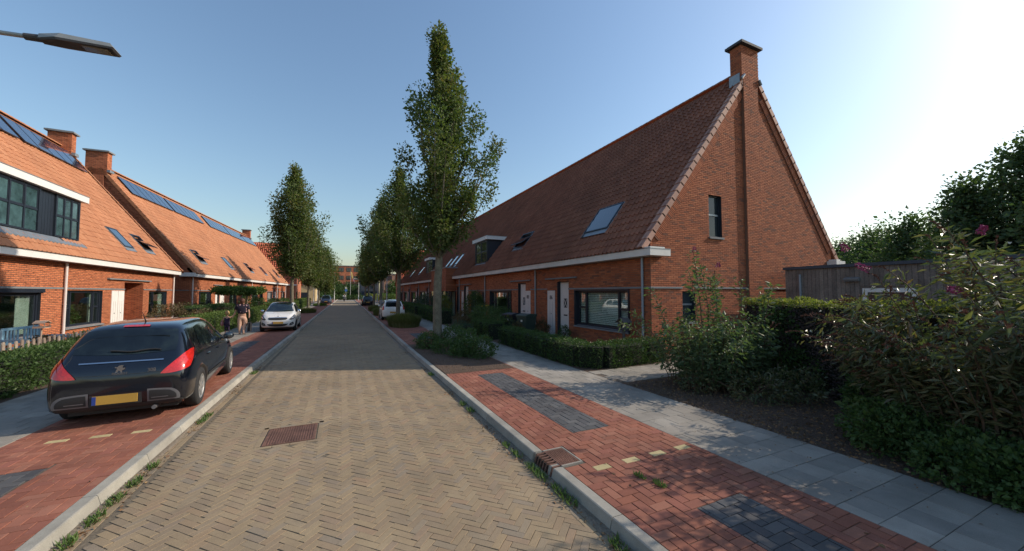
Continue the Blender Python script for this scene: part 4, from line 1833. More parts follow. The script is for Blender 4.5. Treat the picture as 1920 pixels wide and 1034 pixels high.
def far_house(label, x0, x1, y0, y1, ze, zr, mt, street_right=True):
    """house whose ridge runs along X: its roof slope looks down the street towards the camera"""
    root = thing('brick_house', label, 'house', ((x0 + x1) / 2, y0, 0))
    cx = (x0 + x1) / 2
    a, b, L = x0 - cx, x1 - cx, y1 - y0
    mb = MB()
    mb.quad((a, 0, 0), (b, 0, 0), (b, 0, ze), (a, 0, ze), m_farbrick)
    mb.quad((a, L, 0), (b, L, 0), (b, L, ze), (a, L, ze), m_farbrick)
    for x in (a, b):
        mb.poly([(x, 0, 0), (x, L, 0), (x, L, ze), (x, L / 2, zr), (x, 0, ze)], m_farbricky)
    mb.build('wall', root)
    # tiles
    ph = math.atan2(zr - ze, L / 2)
    sl_ = math.hypot(zr - ze, L / 2)
    Rm = np.array([[1, 0, 0], [0, math.cos(ph), -math.sin(ph)], [0, math.sin(ph), math.cos(ph)]])
    pos = []
    sx, sy = .30, .42
    for r in range(int(sl_ / sy)):
        for c in range(int((b - a + .4) / sx)):
            pos.append((a - .2 + (c + .5) * sx, -.2 + r * sy * math.cos(ph), ze - .15 + r * sy * math.sin(ph)))
    tv = [(x * sx / .225, y * sy / .352, z * 2.0) for x, y, z in ttv]
    n = len(pos)
    rb = MB()
    rb.quad((a - .2, -.2, ze - .17), (b + .2, -.2, ze - .17), (b + .2, L / 2, zr), (a - .2, L / 2, zr), mt)
    rb.quad((a - .2, L + .2, ze - .17), (b + .2, L + .2, ze - .17), (b + .2, L / 2, zr), (a - .2, L / 2, zr), mt)
    rf = rb.build('roof', root)
    pieces('roof_tile', 'roof_tiles', tv, ttf, pos, Rm, rng.random(n), mt, rf, 0)
    mb = MB()
    mb.box(a - .2, b + .25, -.32, -.18, ze - .32, ze - .15, m_white)
    mb.build('gutter', root)
    sgn = b if street_right else a
    for (yy, zz, w_, h_) in ((L * .25, .8, 1.4, 1.4), (L * .65, .8, 1.4, 1.4), (L * .5, 3.6, 1.2, 1.3)):
        g = MB()
        q = sgn + (.003 if street_right else -.003)
        q2 = sgn + (.05 if street_right else -.05)
        g.box(min(q, q2), max(q, q2), yy - w_ / 2, yy + w_ / 2, zz, zz + h_, m_frame)
        f = g.build('window', root)
        g = MB()
        q3 = q2 + (.006 if street_right else -.006)
        g.box(min(q2, q3), max(q2, q3), yy - w_ / 2 + .08, yy + w_ / 2 - .08, zz + .08, zz + h_ - .08, m_farglass)
        g.build('pane', f)
    return root


m_tileOr = mat('bright_pantile', tint=[(.46, .12, .055), (.52, .15, .07), (.42, .11, .05)], rough=.6, vary=.12, fine=.08)
far_house('orange house with red pantile roof end-on beyond the second left terrace', -19, -7.2, 73, 83, 3.6, 11.0, m_tileOr, True)
far_house('red house with bright pantile roof beyond the right terrace behind the trees', 10.2, 22, 69, 79, 3.6, 10.5, m_tileOr, False)
# yellow garage
yg_ = thing('garage', 'small yellow flat gabled outbuilding behind the left trees', 'garage', (-7.2, 96, 0))
mb = MB()
mb.box(-1.8, 1.8, 0, 6, 0, 3.3, m_faryellow)
mb.prism([(-1.8, 3.3), (1.8, 3.3), (0, 4.2)], 1, 0, 6, m_faryellow)
mb.build('wall', yg_)
mb = MB()
for s in (-1, 1):
    mb.prism([(0, 4.22), (0, 4.36), (s * 2.1, 3.34), (s * 2.1, 3.2)], 1, -.3, 6.3, m_zinc)
mb.build('roof', yg_)
mb = MB()
mb.box(-1.2, .2, -.03, -.004, 0, 2.1, m_frame)
mb.build('door', yg_)


def block(label, x0, x1, y0, y1, z1, mwall, floors, cols, win=(1.3, 1.7), side=None, base=None, group=None):
    cx = (x0 + x1) / 2
    root = thing('apartment_building', label, 'building', (cx, y0, 0), 0, group)
    a, b, L = x0 - cx, x1 - cx, y1 - y0
    mb = MB()
    mb.box(a, b, 0, L, 0, z1, mwall)
    mb.build('wall', root)
    mb = MB()
    mb.box(a - .15, b + .15, -.15, L + .15, z1, z1 + .25, m_stone)
    mb.build('roof_edge', root)
    fh = z1 / floors
    tvw = MB()
    for fl in range(floors):
        for c in range(cols):
            u = a + (c + .5 + (.18 if c % 2 == 0 else -.18)) * (b - a) / cols
            zc = fl * fh + fh * .55
            g = MB()
            g.box(u - win[0] / 2, u + win[0] / 2, -.05, -.004, zc - win[1] / 2, zc + win[1] / 2, m_frame)
            f = g.build('window', root)
            g = MB()
            g.box(u - win[0] / 2 + .1, u - .04, -.058, -.051, zc - win[1] / 2 + .1, zc + win[1] / 2 - .1, m_farglass)
            g.box(u + .04, u + win[0] / 2 - .1, -.058, -.051, zc - win[1] / 2 + .1, zc + win[1] / 2 - .1, m_farglass)
            g.build('pane', f)
    if base:
        mb = MB()
        mb.box(a, b, -.06, -.004, 0, fh * 1.0, base)
        mb.build('plinth', root)
    return root


m_pale = mat('pale_plinth_brick', col=(.42, .30, .22), rough=.9, vary=.12)
block('four storey orange brick apartment building closing the end of the street', -9, 8.8, 152, 166, 12.0, m_farbrick, 4, 14, (.8, 1.5), base=m_pale)
block('wing with its shade painted dark blue between the two apartment buildings', 6.0, 11.5, 132, 151, 8.4, m_fardark, 3, 2)
block('lower brown orange apartment wing half hidden by the right trees', 11.7, 26, 118, 130, 7.6, m_farbrown, 3, 10, (.9, 1.4))

# wooden shed on the right, its boarded side facing the street at X = 14.75
m_wood = mat('weathered_boards', tint=[(.19, .155, .135), (.23, .19, .165), (.15, .125, .11), (.27, .225, .19), (.20, .168, .148)], rough=.85, vary=.25, vscale=3, fine=.25, fscale=25, spec=.3)
sh = thing('garden_shed', 'long flat roofed shed clad in weathered grey boards behind the hedge', 'shed', (14.75, 7.97, .05))
mb = MB()
mb.box(.03, 4.5, -7.5, 0, 0, 2.83, m_wood)
mb.build('core_wall', sh)
y = -7.5
k = 0
HO = (-3.35, -2.15, 0, 2.12)   # window opening (local y)
while y < -.01:
    w_ = .118
    z0 = 0.0
    mb = MB()
    dx = random.uniform(-.004, .004)
    if HO[0] - .12 < y + w_ / 2 < HO[1] + .12:
        mb.box(dx, .028, y, y + w_ - .008, 2.2, 2.83, m_wood)
    else:
        mb.box(dx, .028, y, y + w_ - .008, z0, 2.83, m_wood)
    o = mb.build('board', sh)
    a = o.data.attributes.new('tint', 'FLOAT', 'POINT')
    a.data.foreach_set('value', [random.random()] * len(o.data.vertices))
    y += w_
mb = MB()
mb.box(-.08, 4.6, -7.6, .08, 2.832, 2.93, m_fardark)
mb.build('roof', sh)
mb = MB()
frame_rect(mb, -.03, .026, HO[0], HO[1], 1.2, 2.14, .12, m_white)
f = mb.build('window', sh)
mb = MB()
mb.box(0, .02, HO[0] + .12, HO[1] - .12, 1.32, 2.02, m_dimglass)
mb.build('pane', f)
mb = MB()
mb.prism([(-.14, 2.42), (-.14, 2.46), (-.002, 2.50), (-.002, 2.40), (-.1, 2.36)], 1, -2.1, -1.72, m_stone)
mb.build('wall_lamp', sh)
mb = MB()
mb.tube([(-.05, -.45, .1), (-.05, -.45, 2.65)], .04, m_pipe, 8)
mb.build('downpipe', sh)
# ------------------------------------------------------------------ vegetation
def leafmat(name, cols, transl=.32, rough=.6, spec=.25):
    cols = [(a * 1.25, b * 1.25, c * 1.25) for a, b, c in cols]
    return mat(name, tint=cols, rough=rough, vary=.12, vscale=.9, fine=0, transl=transl, spec=spec)


m_lf_elm = leafmat('elm_leaf', [(.052, .082, .028), (.072, .105, .034), (.088, .12, .038), (.062, .09, .03), (.12, .125, .045), (.078, .108, .034), (.16, .13, .05)])
m_lf_dark = leafmat('far_tree_leaf', [(.038, .066, .034), (.052, .084, .038), (.068, .105, .042), (.046, .074, .038)], .32)
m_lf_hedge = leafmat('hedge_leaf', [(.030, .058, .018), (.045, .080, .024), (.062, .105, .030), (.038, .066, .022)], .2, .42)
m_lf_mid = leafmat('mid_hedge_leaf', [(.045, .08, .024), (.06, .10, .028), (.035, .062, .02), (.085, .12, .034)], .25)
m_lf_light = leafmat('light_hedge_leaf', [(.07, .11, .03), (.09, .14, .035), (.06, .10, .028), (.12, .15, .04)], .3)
m_lf_bud = leafmat('buddleia_leaf', [(.050, .066, .034), (.078, .098, .046), (.058, .076, .040), (.10, .115, .055), (.135, .115, .055), (.068, .085, .045), (.11, .075, .045)], .3, .38, .5)
m_lf_airy = leafmat('airy_leaf', [(.075, .11, .055), (.055, .09, .045), (.10, .135, .065), (.065, .10, .055), (.12, .14, .06)], .3, .5)
m_lf_grn = leafmat('shrub_leaf', [(.035, .065, .024), (.055, .095, .030), (.075, .12, .035), (.045, .075, .028)], .28, .45)
m_lf_blue = leafmat('bluish_leaf', [(.045, .075, .050), (.060, .095, .062), (.038, .062, .042)], .2, .5)
m_lf_ivy = leafmat('ivy_twig', [(.060, .046, .050), (.085, .062, .062), (.045, .042, .040), (.10, .072, .066), (.050, .055, .040)], .08, .8)
m_lf_yel = leafmat('yellowing_leaf', [(.16, .17, .045), (.12, .14, .04), (.19, .19, .06), (.09, .12, .035)], .35)
m_lf_brn = leafmat('brown_leaf', [(.10, .065, .035), (.07, .05, .03), (.12, .085, .04), (.06, .07, .03)], .2)
m_grass = leafmat('grass_blade', [(.08, .10, .035), (.11, .12, .045), (.07, .09, .03), (.15, .14, .07)], .25)
m_grassg = leafmat('green_blade', [(.06, .11, .03), (.08, .13, .035), (.10, .15, .04)], .25)
m_dead = mat('dead_leaf', tint=[(.16, .085, .04), (.22, .12, .05), (.11, .06, .035), (.26, .17, .08), (.09, .06, .04)], rough=.8, vary=.1, fine=0)
m_spike = mat('dry_flower', tint=[(.15, .060, .038), (.20, .085, .05), (.11, .05, .035)], rough=.9, vary=.1, fine=0)
m_pink = mat('pink_flower', tint=[(.36, .05, .14), (.32, .06, .16), (.42, .09, .19)], rough=.7, vary=.05, fine=0)
m_orangef = mat('orange_flower', tint=[(.5, .10, .02), (.45, .05, .02), (.55, .2, .03)], rough=.7, vary=.05, fine=0)
m_yelf = mat('yellow_flower', tint=[(.65, .45, .03), (.6, .36, .03)], rough=.7, vary=.05, fine=0)
m_bark = mat('bark', col=(.155, .135, .095), rough=.95, vary=.35, vscale=5, fine=.3, fscale=40, bumpd=.012, bscale=25)
m_barkd = mat('dark_bark', col=(.055, .045, .035), rough=.95, vary=.3, vscale=5, fine=.3, fscale=40)
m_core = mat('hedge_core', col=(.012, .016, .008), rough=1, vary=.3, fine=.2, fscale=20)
m_twig = mat('twig', col=(.11, .07, .045), rough=.9, vary=.2, fine=0)

LEAF = ([(0, 0, 0), (-.5, .42, .10), (0, 1, 0), (.5, .42, .10)], [(0, 2, 1), (0, 3, 2)])


def leaf_mesh(name, P, dirs, size, mats, parent=None, aspect=.62, jit=.8, svar=.3, tint=None, seedn=None, world=None, up=0.0, kind=None):
    """P points, dirs preferred leaf directions (n,3)"""
    P = np.asarray(P, float)
    n = len(P)
    d = np.asarray(dirs, float) + rng.normal(0, jit, (n, 3))
    d[:, 2] += up
    d /= np.linalg.norm(d, axis=1)[:, None] + 1e-9
    r = rng.normal(0, 1, (n, 3))
    x = np.cross(d, r)
    x /= np.linalg.norm(x, axis=1)[:, None] + 1e-9
    z = np.cross(x, d)
    s = size * np.exp(rng.normal(0, svar, n))
    R = np.stack([x * (s * aspect)[:, None], d * s[:, None], z * s[:, None]], 2)
    t = rng.random(n) if tint is None else tint
    me = merge_mesh(name, LEAF[0], LEAF[1], P, R, t, mats)
    o = link(name, me, parent)
    if kind:
        o['kind'] = kind
    return o


def blob_points(blobs, n, thick=.3):
    """points near the surface of ellipsoids (cx,cy,cz,rx,ry,rz)"""
    B = np.array(blobs, float)
    wt = (B[:, 3] * B[:, 4] + B[:, 4] * B[:, 5] + B[:, 3] * B[:, 5])
    k = rng.choice(len(B), n, p=wt / wt.sum())
    v = rng.normal(0, 1, (n, 3))
    v /= np.linalg.norm(v, axis=1)[:, None]
    rr = 1 - thick * rng.random(n) ** 1.5 + rng.normal(0, .05, n)
    # lumpy radius
    lump = 1 + .16 * np.sin(v[:, 0] * 5 + k) * np.cos(v[:, 1] * 6 + k * 2) + .1 * np.sin(v[:, 2] * 9 + k)
    P = B[k, :3] + v * B[k, 3:6] * (rr * lump)[:, None]
    return P, v


def bush(label, blobs, n, size, m, cat='shrub', name='shrub', group=None, base=None, aspect=.62, thick=.35, stems=6, flowers=None, twig=m_twig, jit=.8, zmin=.1):
    c = np.mean(np.array(blobs)[:, :2], 0) if base is None else base
    root = thing(name, label, cat, (c[0], c[1], zmin - .02), 0, group)
    off = np.array([c[0], c[1], zmin - .02])
    P, v = blob_points(blobs, n, thick)
    ok = P[:, 2] > zmin
    P, v = P[ok], v[ok]
    leaf_mesh('foliage', P - off, v, size, m, root, aspect, jit)
    mb = MB()
    for i in range(stems):
        b = blobs[i % len(blobs)]
        a = random.uniform(0, 6.28)
        tip = Vector((b[0] + math.cos(a) * b[3] * .6, b[1] + math.sin(a) * b[4] * .6, b[2] + b[5] * .5)) - Vector(off)
        s = Vector((random.uniform(-.1, .1), random.uniform(-.1, .1), 0))
        mid = s.lerp(tip, .5) + Vector((0, 0, .1))
        mb.tube([s, mid, tip], [.018, .012, .004], twig, 5)
    mb.build('stems', root)
    if flowers:
        mf, nf, fs = flowers
        P, v = blob_points(blobs, nf, .05)
        ok = P[:, 2] > zmin + .2
        P, v = P[ok], v[ok]
        P = np.repeat(P, 6, 0) - off
        v = np.repeat(v, 6, 0)
        leaf_mesh('flowers', P, v, fs, mf, root, .9, .9)
    return root


def hedge(label, pts, width, z1, n, size, m, name='hedge', z0=.1, group=None, top=None, cat='hedge', core=True):
    """pts: polyline of the centre line"""
    c = pts[len(pts) // 2]
    root = thing(name, label, cat, (c[0], c[1], z0 - .02), 0, group)
    off = np.array([c[0], c[1], z0 - .02])
    seg = []
    for a, b in zip(pts[:-1], pts[1:]):
        seg.append((np.array(a, float), np.array(b, float), math.dist(a, b)))
    tot = sum(s[2] for s in seg)
    h = z1 - z0
    P, D = [], []
    for a, b, L in seg:
        k = int(n * L / tot)
        t = rng.random(k)
        d = (b - a) / L
        nrm = np.array([-d[1], d[0]])
        # perimeter position: sides and top
        per = rng.random(k) * (2 * h + width)
        lat = np.where(per < h, -width / 2, np.where(per > h + width, width / 2, per - h - width / 2))
        zz = np.where(per < h, per, np.where(per > h + width, 2 * h + width - per, h))
        end = rng.random(k) < .06
        t = np.where(end, rng.integers(0, 2, k), t)
        lat = np.where(end, rng.uniform(-width / 2, width / 2, k), lat)
        zz = np.where(end, rng.uniform(0, h, k), zz)
        bx = a[0] + d[0] * L * t
        by = a[1] + d[1] * L * t
        lump = .035 * np.sin(t * L * 5.1) * np.cos(zz * 7) + .03 * np.sin(t * L * 11 + 2)
        sg = np.sign(lat) * (np.abs(lat) > width / 2 - .02)
        x = bx + nrm[0] * (lat + sg * lump)
        y = by + nrm[1] * (lat + sg * lump)
        z = zz + np.where(sg == 0, lump, 0)
        q = np.stack([x, y, z + z0], 1) + rng.normal(0, .028, (k, 3))
        P.append(q)
        D.append(np.stack([nrm[0] * np.sign(lat) * (sg != 0), nrm[1] * np.sign(lat) * (sg != 0), .5 + (sg == 0) * .8], 1))
    P, D = np.concatenate(P), np.concatenate(D)
    P[:, 2] = np.maximum(P[:, 2], z0 + .01)
    if top is not None:
        mt, frac = top
        up = P[:, 2] > z1 - .1
        leaf_mesh('foliage', P[~up] - off, D[~up], size, m, root, .65, .7)
        leaf_mesh('top_growth', P[up] - off, D[up], size * 1.15, mt, root, .6, .7)
    else:
        leaf_mesh('foliage', P - off, D, size, m, root, .65, .7)
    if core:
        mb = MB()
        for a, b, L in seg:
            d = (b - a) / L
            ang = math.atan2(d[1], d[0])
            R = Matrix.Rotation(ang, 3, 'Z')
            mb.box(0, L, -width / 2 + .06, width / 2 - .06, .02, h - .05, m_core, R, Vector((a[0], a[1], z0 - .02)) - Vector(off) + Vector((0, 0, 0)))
        mb.build('core_box', root)  # solid near-black box filling the hedge behind its leaves
    return root


def tree(label, base, H, zc, prof, nb, nl, size, m, lean=(0, 0), trunk_r=.15, shift=lambda z: (0, 0), name='street_tree', group=None, bark=None, seed=1, spread=.26, gaps=.0):
    bark = bark or m_bark
    rs = np.random.default_rng(seed)
    root = thing(name, label, 'tree', (base[0], base[1], base[2]), 0, group)
    mb = MB()
    # trunk
    pts, rad = [], []
    N = 16
    for i in range(N + 1):
        t = i / N
        z = t * (H - .3)
        sx, sy = shift(z + base[2])
        w = .05 * math.sin(z * 1.3 + seed) * min(1, z / 3)
        pts.append((lean[0] * t + sx * max(0, t - .25) + w, lean[1] * t + sy * max(0, t - .25) + w * .7, z))
        rad.append(trunk_r * (1.25 if i == 0 else 1) * (1 - t) ** .85 * (1.0) + .008)
    mb.tube(pts, rad, bark, 10)
    tr = mb.build('trunk', root, smooth=True)
    P, D, T = [], [], []
    lb = MB()
    zb = zc - base[2]
    per = nl // nb
    for i in range(nb):
        f = (i + .5) / nb
        ztip = zb + (H - zb) * f ** .95
        r = prof(ztip + base[2]) * rs.choice([.45, .75, 1.0, 1.15, 1.3], p=[.2, .25, .3, .15, .1]) * rs.uniform(.9, 1.1)
        az = i * 2.39996 + rs.uniform(-.4, .4)
        rise = min(ztip - zb * .75, (.8 + 1.5 * r) * rs.uniform(.7, 1.2))
        zs = max(zb * .8, ztip - rise)
        tt = zs / (H - .3) * N
        k = min(N - 1, int(tt))
        s = Vector(pts[k]).lerp(Vector(pts[k + 1]), tt - k)
        sx, sy = shift(ztip + base[2])
        tip = Vector((lean[0] * ztip / H + sx + r * math.cos(az), lean[1] * ztip / H + sy + r * math.sin(az), ztip))
        mid = s.lerp(tip, .5) + Vector((math.cos(az), math.sin(az), 0)) * r * .16 + Vector((0, 0, -.1))
        br = max(.012, rad[k] * .42)
        lb.tube([s, mid, tip], [br, br * .6, .006], bark, 5)
        # plumes of leaves along the limb: an end plume and one or two inner ones
        axis = np.array((tip - mid).normalized() * .6 + Vector((0, 0, .8)))
        axis /= np.linalg.norm(axis)
        for (u, q) in ((.98, 1.0), (rs.uniform(.45, .7), .8), (rs.uniform(.1, .35), .6)):
            c = np.array(s * (1 - u) ** 2 + mid * 2 * u * (1 - u) + tip * u * u) + rs.normal(0, .06, 3)
            if c[2] < zb - .15:
                c[2] = zb - .15 + rs.uniform(0, .3)
            m_ = int(per / 2.2 * q * rs.uniform(.7, 1.3) * min(1, .35 + r / 1.4))
            v = rs.normal(0, 1, (m_, 3))
            v /= np.linalg.norm(v, axis=1)[:, None]
            rr = rs.uniform(0, 1, m_) ** .55 + rs.normal(0, .10, m_)
            rad_ = spread * q * rs.uniform(.8, 1.25) * min(1, .5 + r * .6)
            off = v * rr[:, None] * rad_
            off += axis[None] * (off @ axis)[:, None] * .75
            P.append(c + off)
            D.append(v * .7 + np.array([math.cos(az) * .3, math.sin(az) * .3, .0]))
            T.append(np.clip(rs.normal(rs.uniform(.1, .85), .16, m_), 0, 1))
    lb.build('limbs', root)
    P, D, T = np.concatenate(P), np.concatenate(D), np.concatenate(T)
    leaf_mesh('crown', P, D, size, m, root, .62, .6, .25, T)
    return root


def ip(xs, ys):
    return lambda z: float(np.interp(z, xs, ys))


GRT = 'street trees on the right side'
GLT = 'street trees on the left side'
p1_ = ip([3.6, 4.3, 5.2, 6.2, 7.4, 8.8, 9.8, 10.6, 11.2, 12.2], [.30, .60, 1.15, 1.55, 1.35, .95, .62, .22, .20, .03])
sh1 = lambda z: (float(np.interp(z, [3, 5, 6.5, 8, 9.5, 11, 12], [0, .25, .42, .35, .15, 0, -.1])), 0)
tree('tall narrow near street tree with a pale trunk rising from the shrub bed', (3.26, 13.6, .08), 12.0, 4.1, p1_, 62, 46000, .105, m_lf_elm, (-.0, 0), .165, sh1, group=GRT, seed=3, spread=.44)
tree('street tree behind the right parked white car', (3.46, 25.6, .08), 10.3, 4.1, ip([3.6, 4.4, 5.4, 6.5, 8, 9.3, 10.3], [.35, .9, 1.45, 1.55, .95, .4, .05]), 85, 34000, .125, m_lf_elm, (0, 0), .14, group=GRT, seed=5, spread=.45)
p3_ = ip([3.2, 4.2, 5.5, 7, 9, 10.6, 11.8], [.3, .75, 1.25, 1.3, .8, .35, .04])
for i, (x, y, h, lab) in enumerate([(3.5, 38.3, 11.4, 'third street tree of the right row, very tall and slim'), (3.78, 50, 10.6, 'fourth street tree of the right row'),
                                    (3.9, 62, 10, 'fifth street tree of the right row, beyond the dark parked car'), (4.1, 74, 9.6, 'sixth street tree of the right row near the street end')]):
    tree(lab, (x, y, .08), h, 3.9, p3_, 60, 15000, .17, m_lf_elm, (0, 0), .14, group=GRT, seed=11 + i, spread=.5)
pl_ = ip([3.4, 4.2, 5.5, 7, 8.4, 9.4, 10.4, 11.6], [.35, .9, 1.25, 1.45, 1.2, .75, .35, .04])
tree('dense street tree behind the white car parked on the left', (-3.3, 31.6, .08), 11.4, 3.9, pl_, 95, 40000, .135, m_lf_elm, (0, 0), .14, group=GLT, seed=21, spread=.50)
tree('second street tree of the left row with thinning yellowish leaves', (-3.12, 44, .08), 9.9, 3.4, ip([3.3, 5, 7, 8.5, 9.9], [.8, 1.4, 1.45, .9, .1]), 65, 17000, .16, m_lf_elm, (0, 0), .13, group=GLT, seed=22, spread=.5)
tree('third street tree of the left row next to the blue car', (-2.6, 73, .08), 9.6, 3.0, ip([3, 5, 7, 8.5, 9.6], [.9, 1.9, 1.9, 1.2, .1]), 55, 13000, .22, m_lf_elm, (0, 0), .13, group=GLT, seed=23, spread=.7)
tree('fourth small street tree of the left row at the street end', (-2.9, 58.5, .08), 8.6, 3.1, ip([3, 5, 7, 8.6], [.6, 1.0, .9, .1]), 40, 5000, .2, m_lf_elm, (0, 0), .12, group=GLT, seed=24, spread=.5)

# big trees behind the shed and beyond
GB = 'large trees beyond the gardens on the right'
for i, (x, y, h, r, nl, lab, gp) in enumerate([
        (35.5, 6.3, 10.8, 2.7, 11000, 'tallest big tree at the right edge with sky showing through its crown', 1),
        (35.0, 8.6, 8.6, 2.2, 13000, 'big dark tree just left of the tallest one behind the shed', 0),
        (38.5, 12.2, 7.2, 2.5, 12000, 'middle one of the big dark trees above the shed roof', 0),
        (44, 16.5, 7.3, 2.9, 10000, 'rounded dark tree with a browning top above the shed', 0),
        (52, 22, 7.4, 3.2, 9000, 'lighter green tree half hidden by the gable roof edge', 0),
        (50, 18.5, 6.6, 2.6, 7000, 'lower tree filling the gap in the big tree line', 0),
        (33.0, 4.0, 8.4, 2.4, 9000, 'dense dark tree low at the right edge under the tallest tree', 0),
        (56, 27, 7.6, 3.0, 6000, 'far green tree next to the gable roof edge', 0)]):
    pr = ip([1.2, 3, 5.5, h * .8, h], [r * .6, r * .95, r * .95, r * .6, .2])
    tree(lab, (x, y, 0), h, 1.6, pr, 60 if not gp else 40, int(nl * 1.9), .21, m_lf_dark if i != 4 else m_lf_hedge, (0, 0), .24, name='tree', group=GB, bark=m_barkd, seed=40 + i, spread=.95 if not gp else .72)

GF = 'far trees closing the end of the street'
for i, (x, y, h, r, lab) in enumerate([
        (-14.5, 112, 8.5, 4.0, 'far dark tree behind the yellow outbuilding'),
        (-5.2, 124, 6.4, 3.4, 'leftmost green tree before the four storey building'),
        (-1.5, 126, 5.2, 2.8, 'low green tree before the middle of the four storey building'),
        (2.4, 128, 4.3, 2.4, 'small green tree beside the flag pole'),
        (-9.5, 118, 6.6, 3.0, 'far tree between the outbuilding and the apartment building'),
        (12.0, 96, 4.2, 2.2, 'yellowish low tree by the right corner of the crossing')]):
    pr = ip([.6, 2, h * .5, h * .85, h], [r * .8, r, r, r * .6, .2])
    tree(lab, (x, y, 0), h, .8, pr, 34, 6000, .34, m_lf_hedge if i else m_lf_dark, (0, 0), .2, name='tree', group=GF, bark=m_barkd, seed=60 + i, spread=1.0)
# low shrubs in front of the far building
for i, (x, y, w_, h, m_, lab) in enumerate([
        (-4, 110, 3.2, 1.3, m_lf_hedge, 'low dark shrubs across the end of the street on the left'),
        (2.6, 111, 3.5, 1.2, m_lf_hedge, 'low dark shrubs across the end of the street in the middle'),
        (7.5, 104, 1.8, 1.5, m_lf_yel, 'yellow green shrub at the far right corner'),
        (10.5, 92, 2.6, 1.6, m_lf_light, 'pale green shrub beyond the right terrace')]):
    bush(lab, [(x - w_ / 2, y, .6, w_ * .5, 1, h * .7), (x + w_ / 2, y, .6, w_ * .5, 1, h * .65), (x, y, .6, w_ * .5, 1, h * .75)], 2500, .2, m_)

# ---- right side gardens
hedge('clipped privet hedge wrapping the corner garden of the near right house', [(5.86, 13.2), (5.86, 8.3), (6.3, 7.86), (8.5, 8.05)], .55, .70, 26000, .034, m_lf_hedge)
bush('round clipped dark bush by the doors of the third right house', [(7.6, 22.0, 1.15, .62, .62, .95), (7.6, 22.0, 1.0, .65, .65, .9)], 7000, .055, m_lf_hedge, thick=.15)
bush('loose garden shrub with yellow roses before the second right house', [(7.0, 18.5, .75, .8, 1.2, .6), (6.9, 17.2, .6, .7, .9, .62), (7.4, 19.6, .8, .8, .8, .6)], 9000, .05, m_lf_grn, flowers=(m_yelf, 6, .05))
bush('dark shrub mass beside the two bins', [(6.8, 15.9, .7, .7, .9, .65), (6.6, 15.0, .5, .5, .7, .5)], 7000, .05, m_lf_hedge)
hedge('low square dark hedge block left of the wrapping corner hedge', [(5.9, 16.4), (5.9, 14.3)], .7, .80, 9000, .036, m_lf_hedge)
bush('reddish brown shrub beside the sidewalk past the dark hedge block', [(6.6, 21.0, .5, .6, .9, .5), (6.3, 19.8, .35, .5, .8, .4)], 5000, .05, m_lf_brn)
bush('orange flowering shrub below the meter cupboard of house 86', [(8.1, 14.35, .45, .32, .38, .42)], 2200, .045, m_lf_brn, flowers=(m_orangef, 50, .03))
bush('small dark potted shrub right of the white door of house 86', [(8.25, 12.75, .4, .22, .32, .3)], 1500, .04, m_lf_hedge)
bush('low spreading bluish ground cover past the tree bed', [(5.9, 18.2, .25, .4, 1.0, .25), (5.95, 19.6, .25, .4, .9, .28)], 3500, .04, m_lf_blue)
hedge('long clipped dark hedge in front of the bay house', [(6.0, 30), (6.0, 22.8)], .8, .95, 9000, .055, m_lf_hedge)
hedge('long clipped hedge farther along the right sidewalk', [(6.2, 44), (6.1, 32)], .8, .95, 6000, .08, m_lf_hedge)
hedge('far clipped hedge along the right sidewalk', [(6.5, 60), (6.3, 46)], .8, .95, 4000, .10, m_lf_hedge)
bush('pale feathery shrub against the far right facades', [(7.4, 35.5, 1.0, .8, 1.5, .9), (7.4, 38, .9, .8, 1.4, .8)], 4000, .09, m_lf_blue)
bush('yellow green shrub by the bay house door', [(7.5, 29.2, 1.0, .6, .8, .85)], 3000, .075, m_lf_yel)

# near tree bed shrubs
GS = 'low shrubs in the near tree bed'
bush('leafy low shrub left of the near tree trunk', [(2.85, 13.2, .32, .42, .5, .32)], 2600, .05, m_lf_grn, group=GS)
bush('large leafy shrub right of the near tree trunk', [(3.75, 13.2, .42, .45, .7, .42), (3.9, 12.1, .42, .4, .7, .40)], 5200, .05, m_lf_grn, group=GS)
bush('dark green shrub at the corner of the tree bed next to the sidewalk', [(3.9, 10.6, .38, .42, .5, .34), (3.6, 11.2, .3, .4, .5, .3)], 4200, .05, m_lf_hedge, group=GS)
bush('loose shrub in front of the near tree trunk', [(3.1, 12.0, .28, .4, .5, .25), (3.3, 11.1, .2, .3, .4, .2)], 2600, .045, m_lf_grn, group=GS)


def grass_clump(label, cx, cy, rx, ry, h, n, m, group=None, name='ornamental_grass', z=.1, cat='grass clump', bend_=.5):
    root = thing(name, label, cat, (cx, cy, z), 0, group)
    a = rng.random(n) * 2 * math.pi
    r = np.sqrt(rng.random(n))
    P = np.stack([np.cos(a) * r * rx, np.sin(a) * r * ry, np.zeros(n)], 1)
    L = h * rng.uniform(.55, 1.1, n) * (1.05 - .35 * r)
    az = a + rng.normal(0, .8, n)
    out = np.stack([np.cos(az), np.sin(az), np.zeros(n)], 1)
    side = np.stack([-np.sin(az), np.cos(az), np.zeros(n)], 1)
    wd = .006 + .006 * rng.random(n)
    wd = wd * (1 + h)
    b = bend_ * rng.uniform(.3, 1.1, n)
    V = []
    for t, ww in ((0, 1), (.5, .8), (1, .1)):
        c = P + out * (L * b * t * t)[:, None] + np.array([0, 0, 1]) * (L * (t - .3 * b * t * t))[:, None]
        V.append(c - side * (wd * ww)[:, None])
        V.append(c + side * (wd * ww)[:, None])
    V = np.stack(V, 1)
    F = np.array([(0, 1, 3, 2), (2, 3, 5, 4)])[None] + (np.arange(n) * 6)[:, None, None]
    me = np_mesh('blades', V.reshape(-1, 3), F.reshape(-1, 4), m, np.repeat(rng.random(n), 6))
    o = link('blades', me, root)
    return root


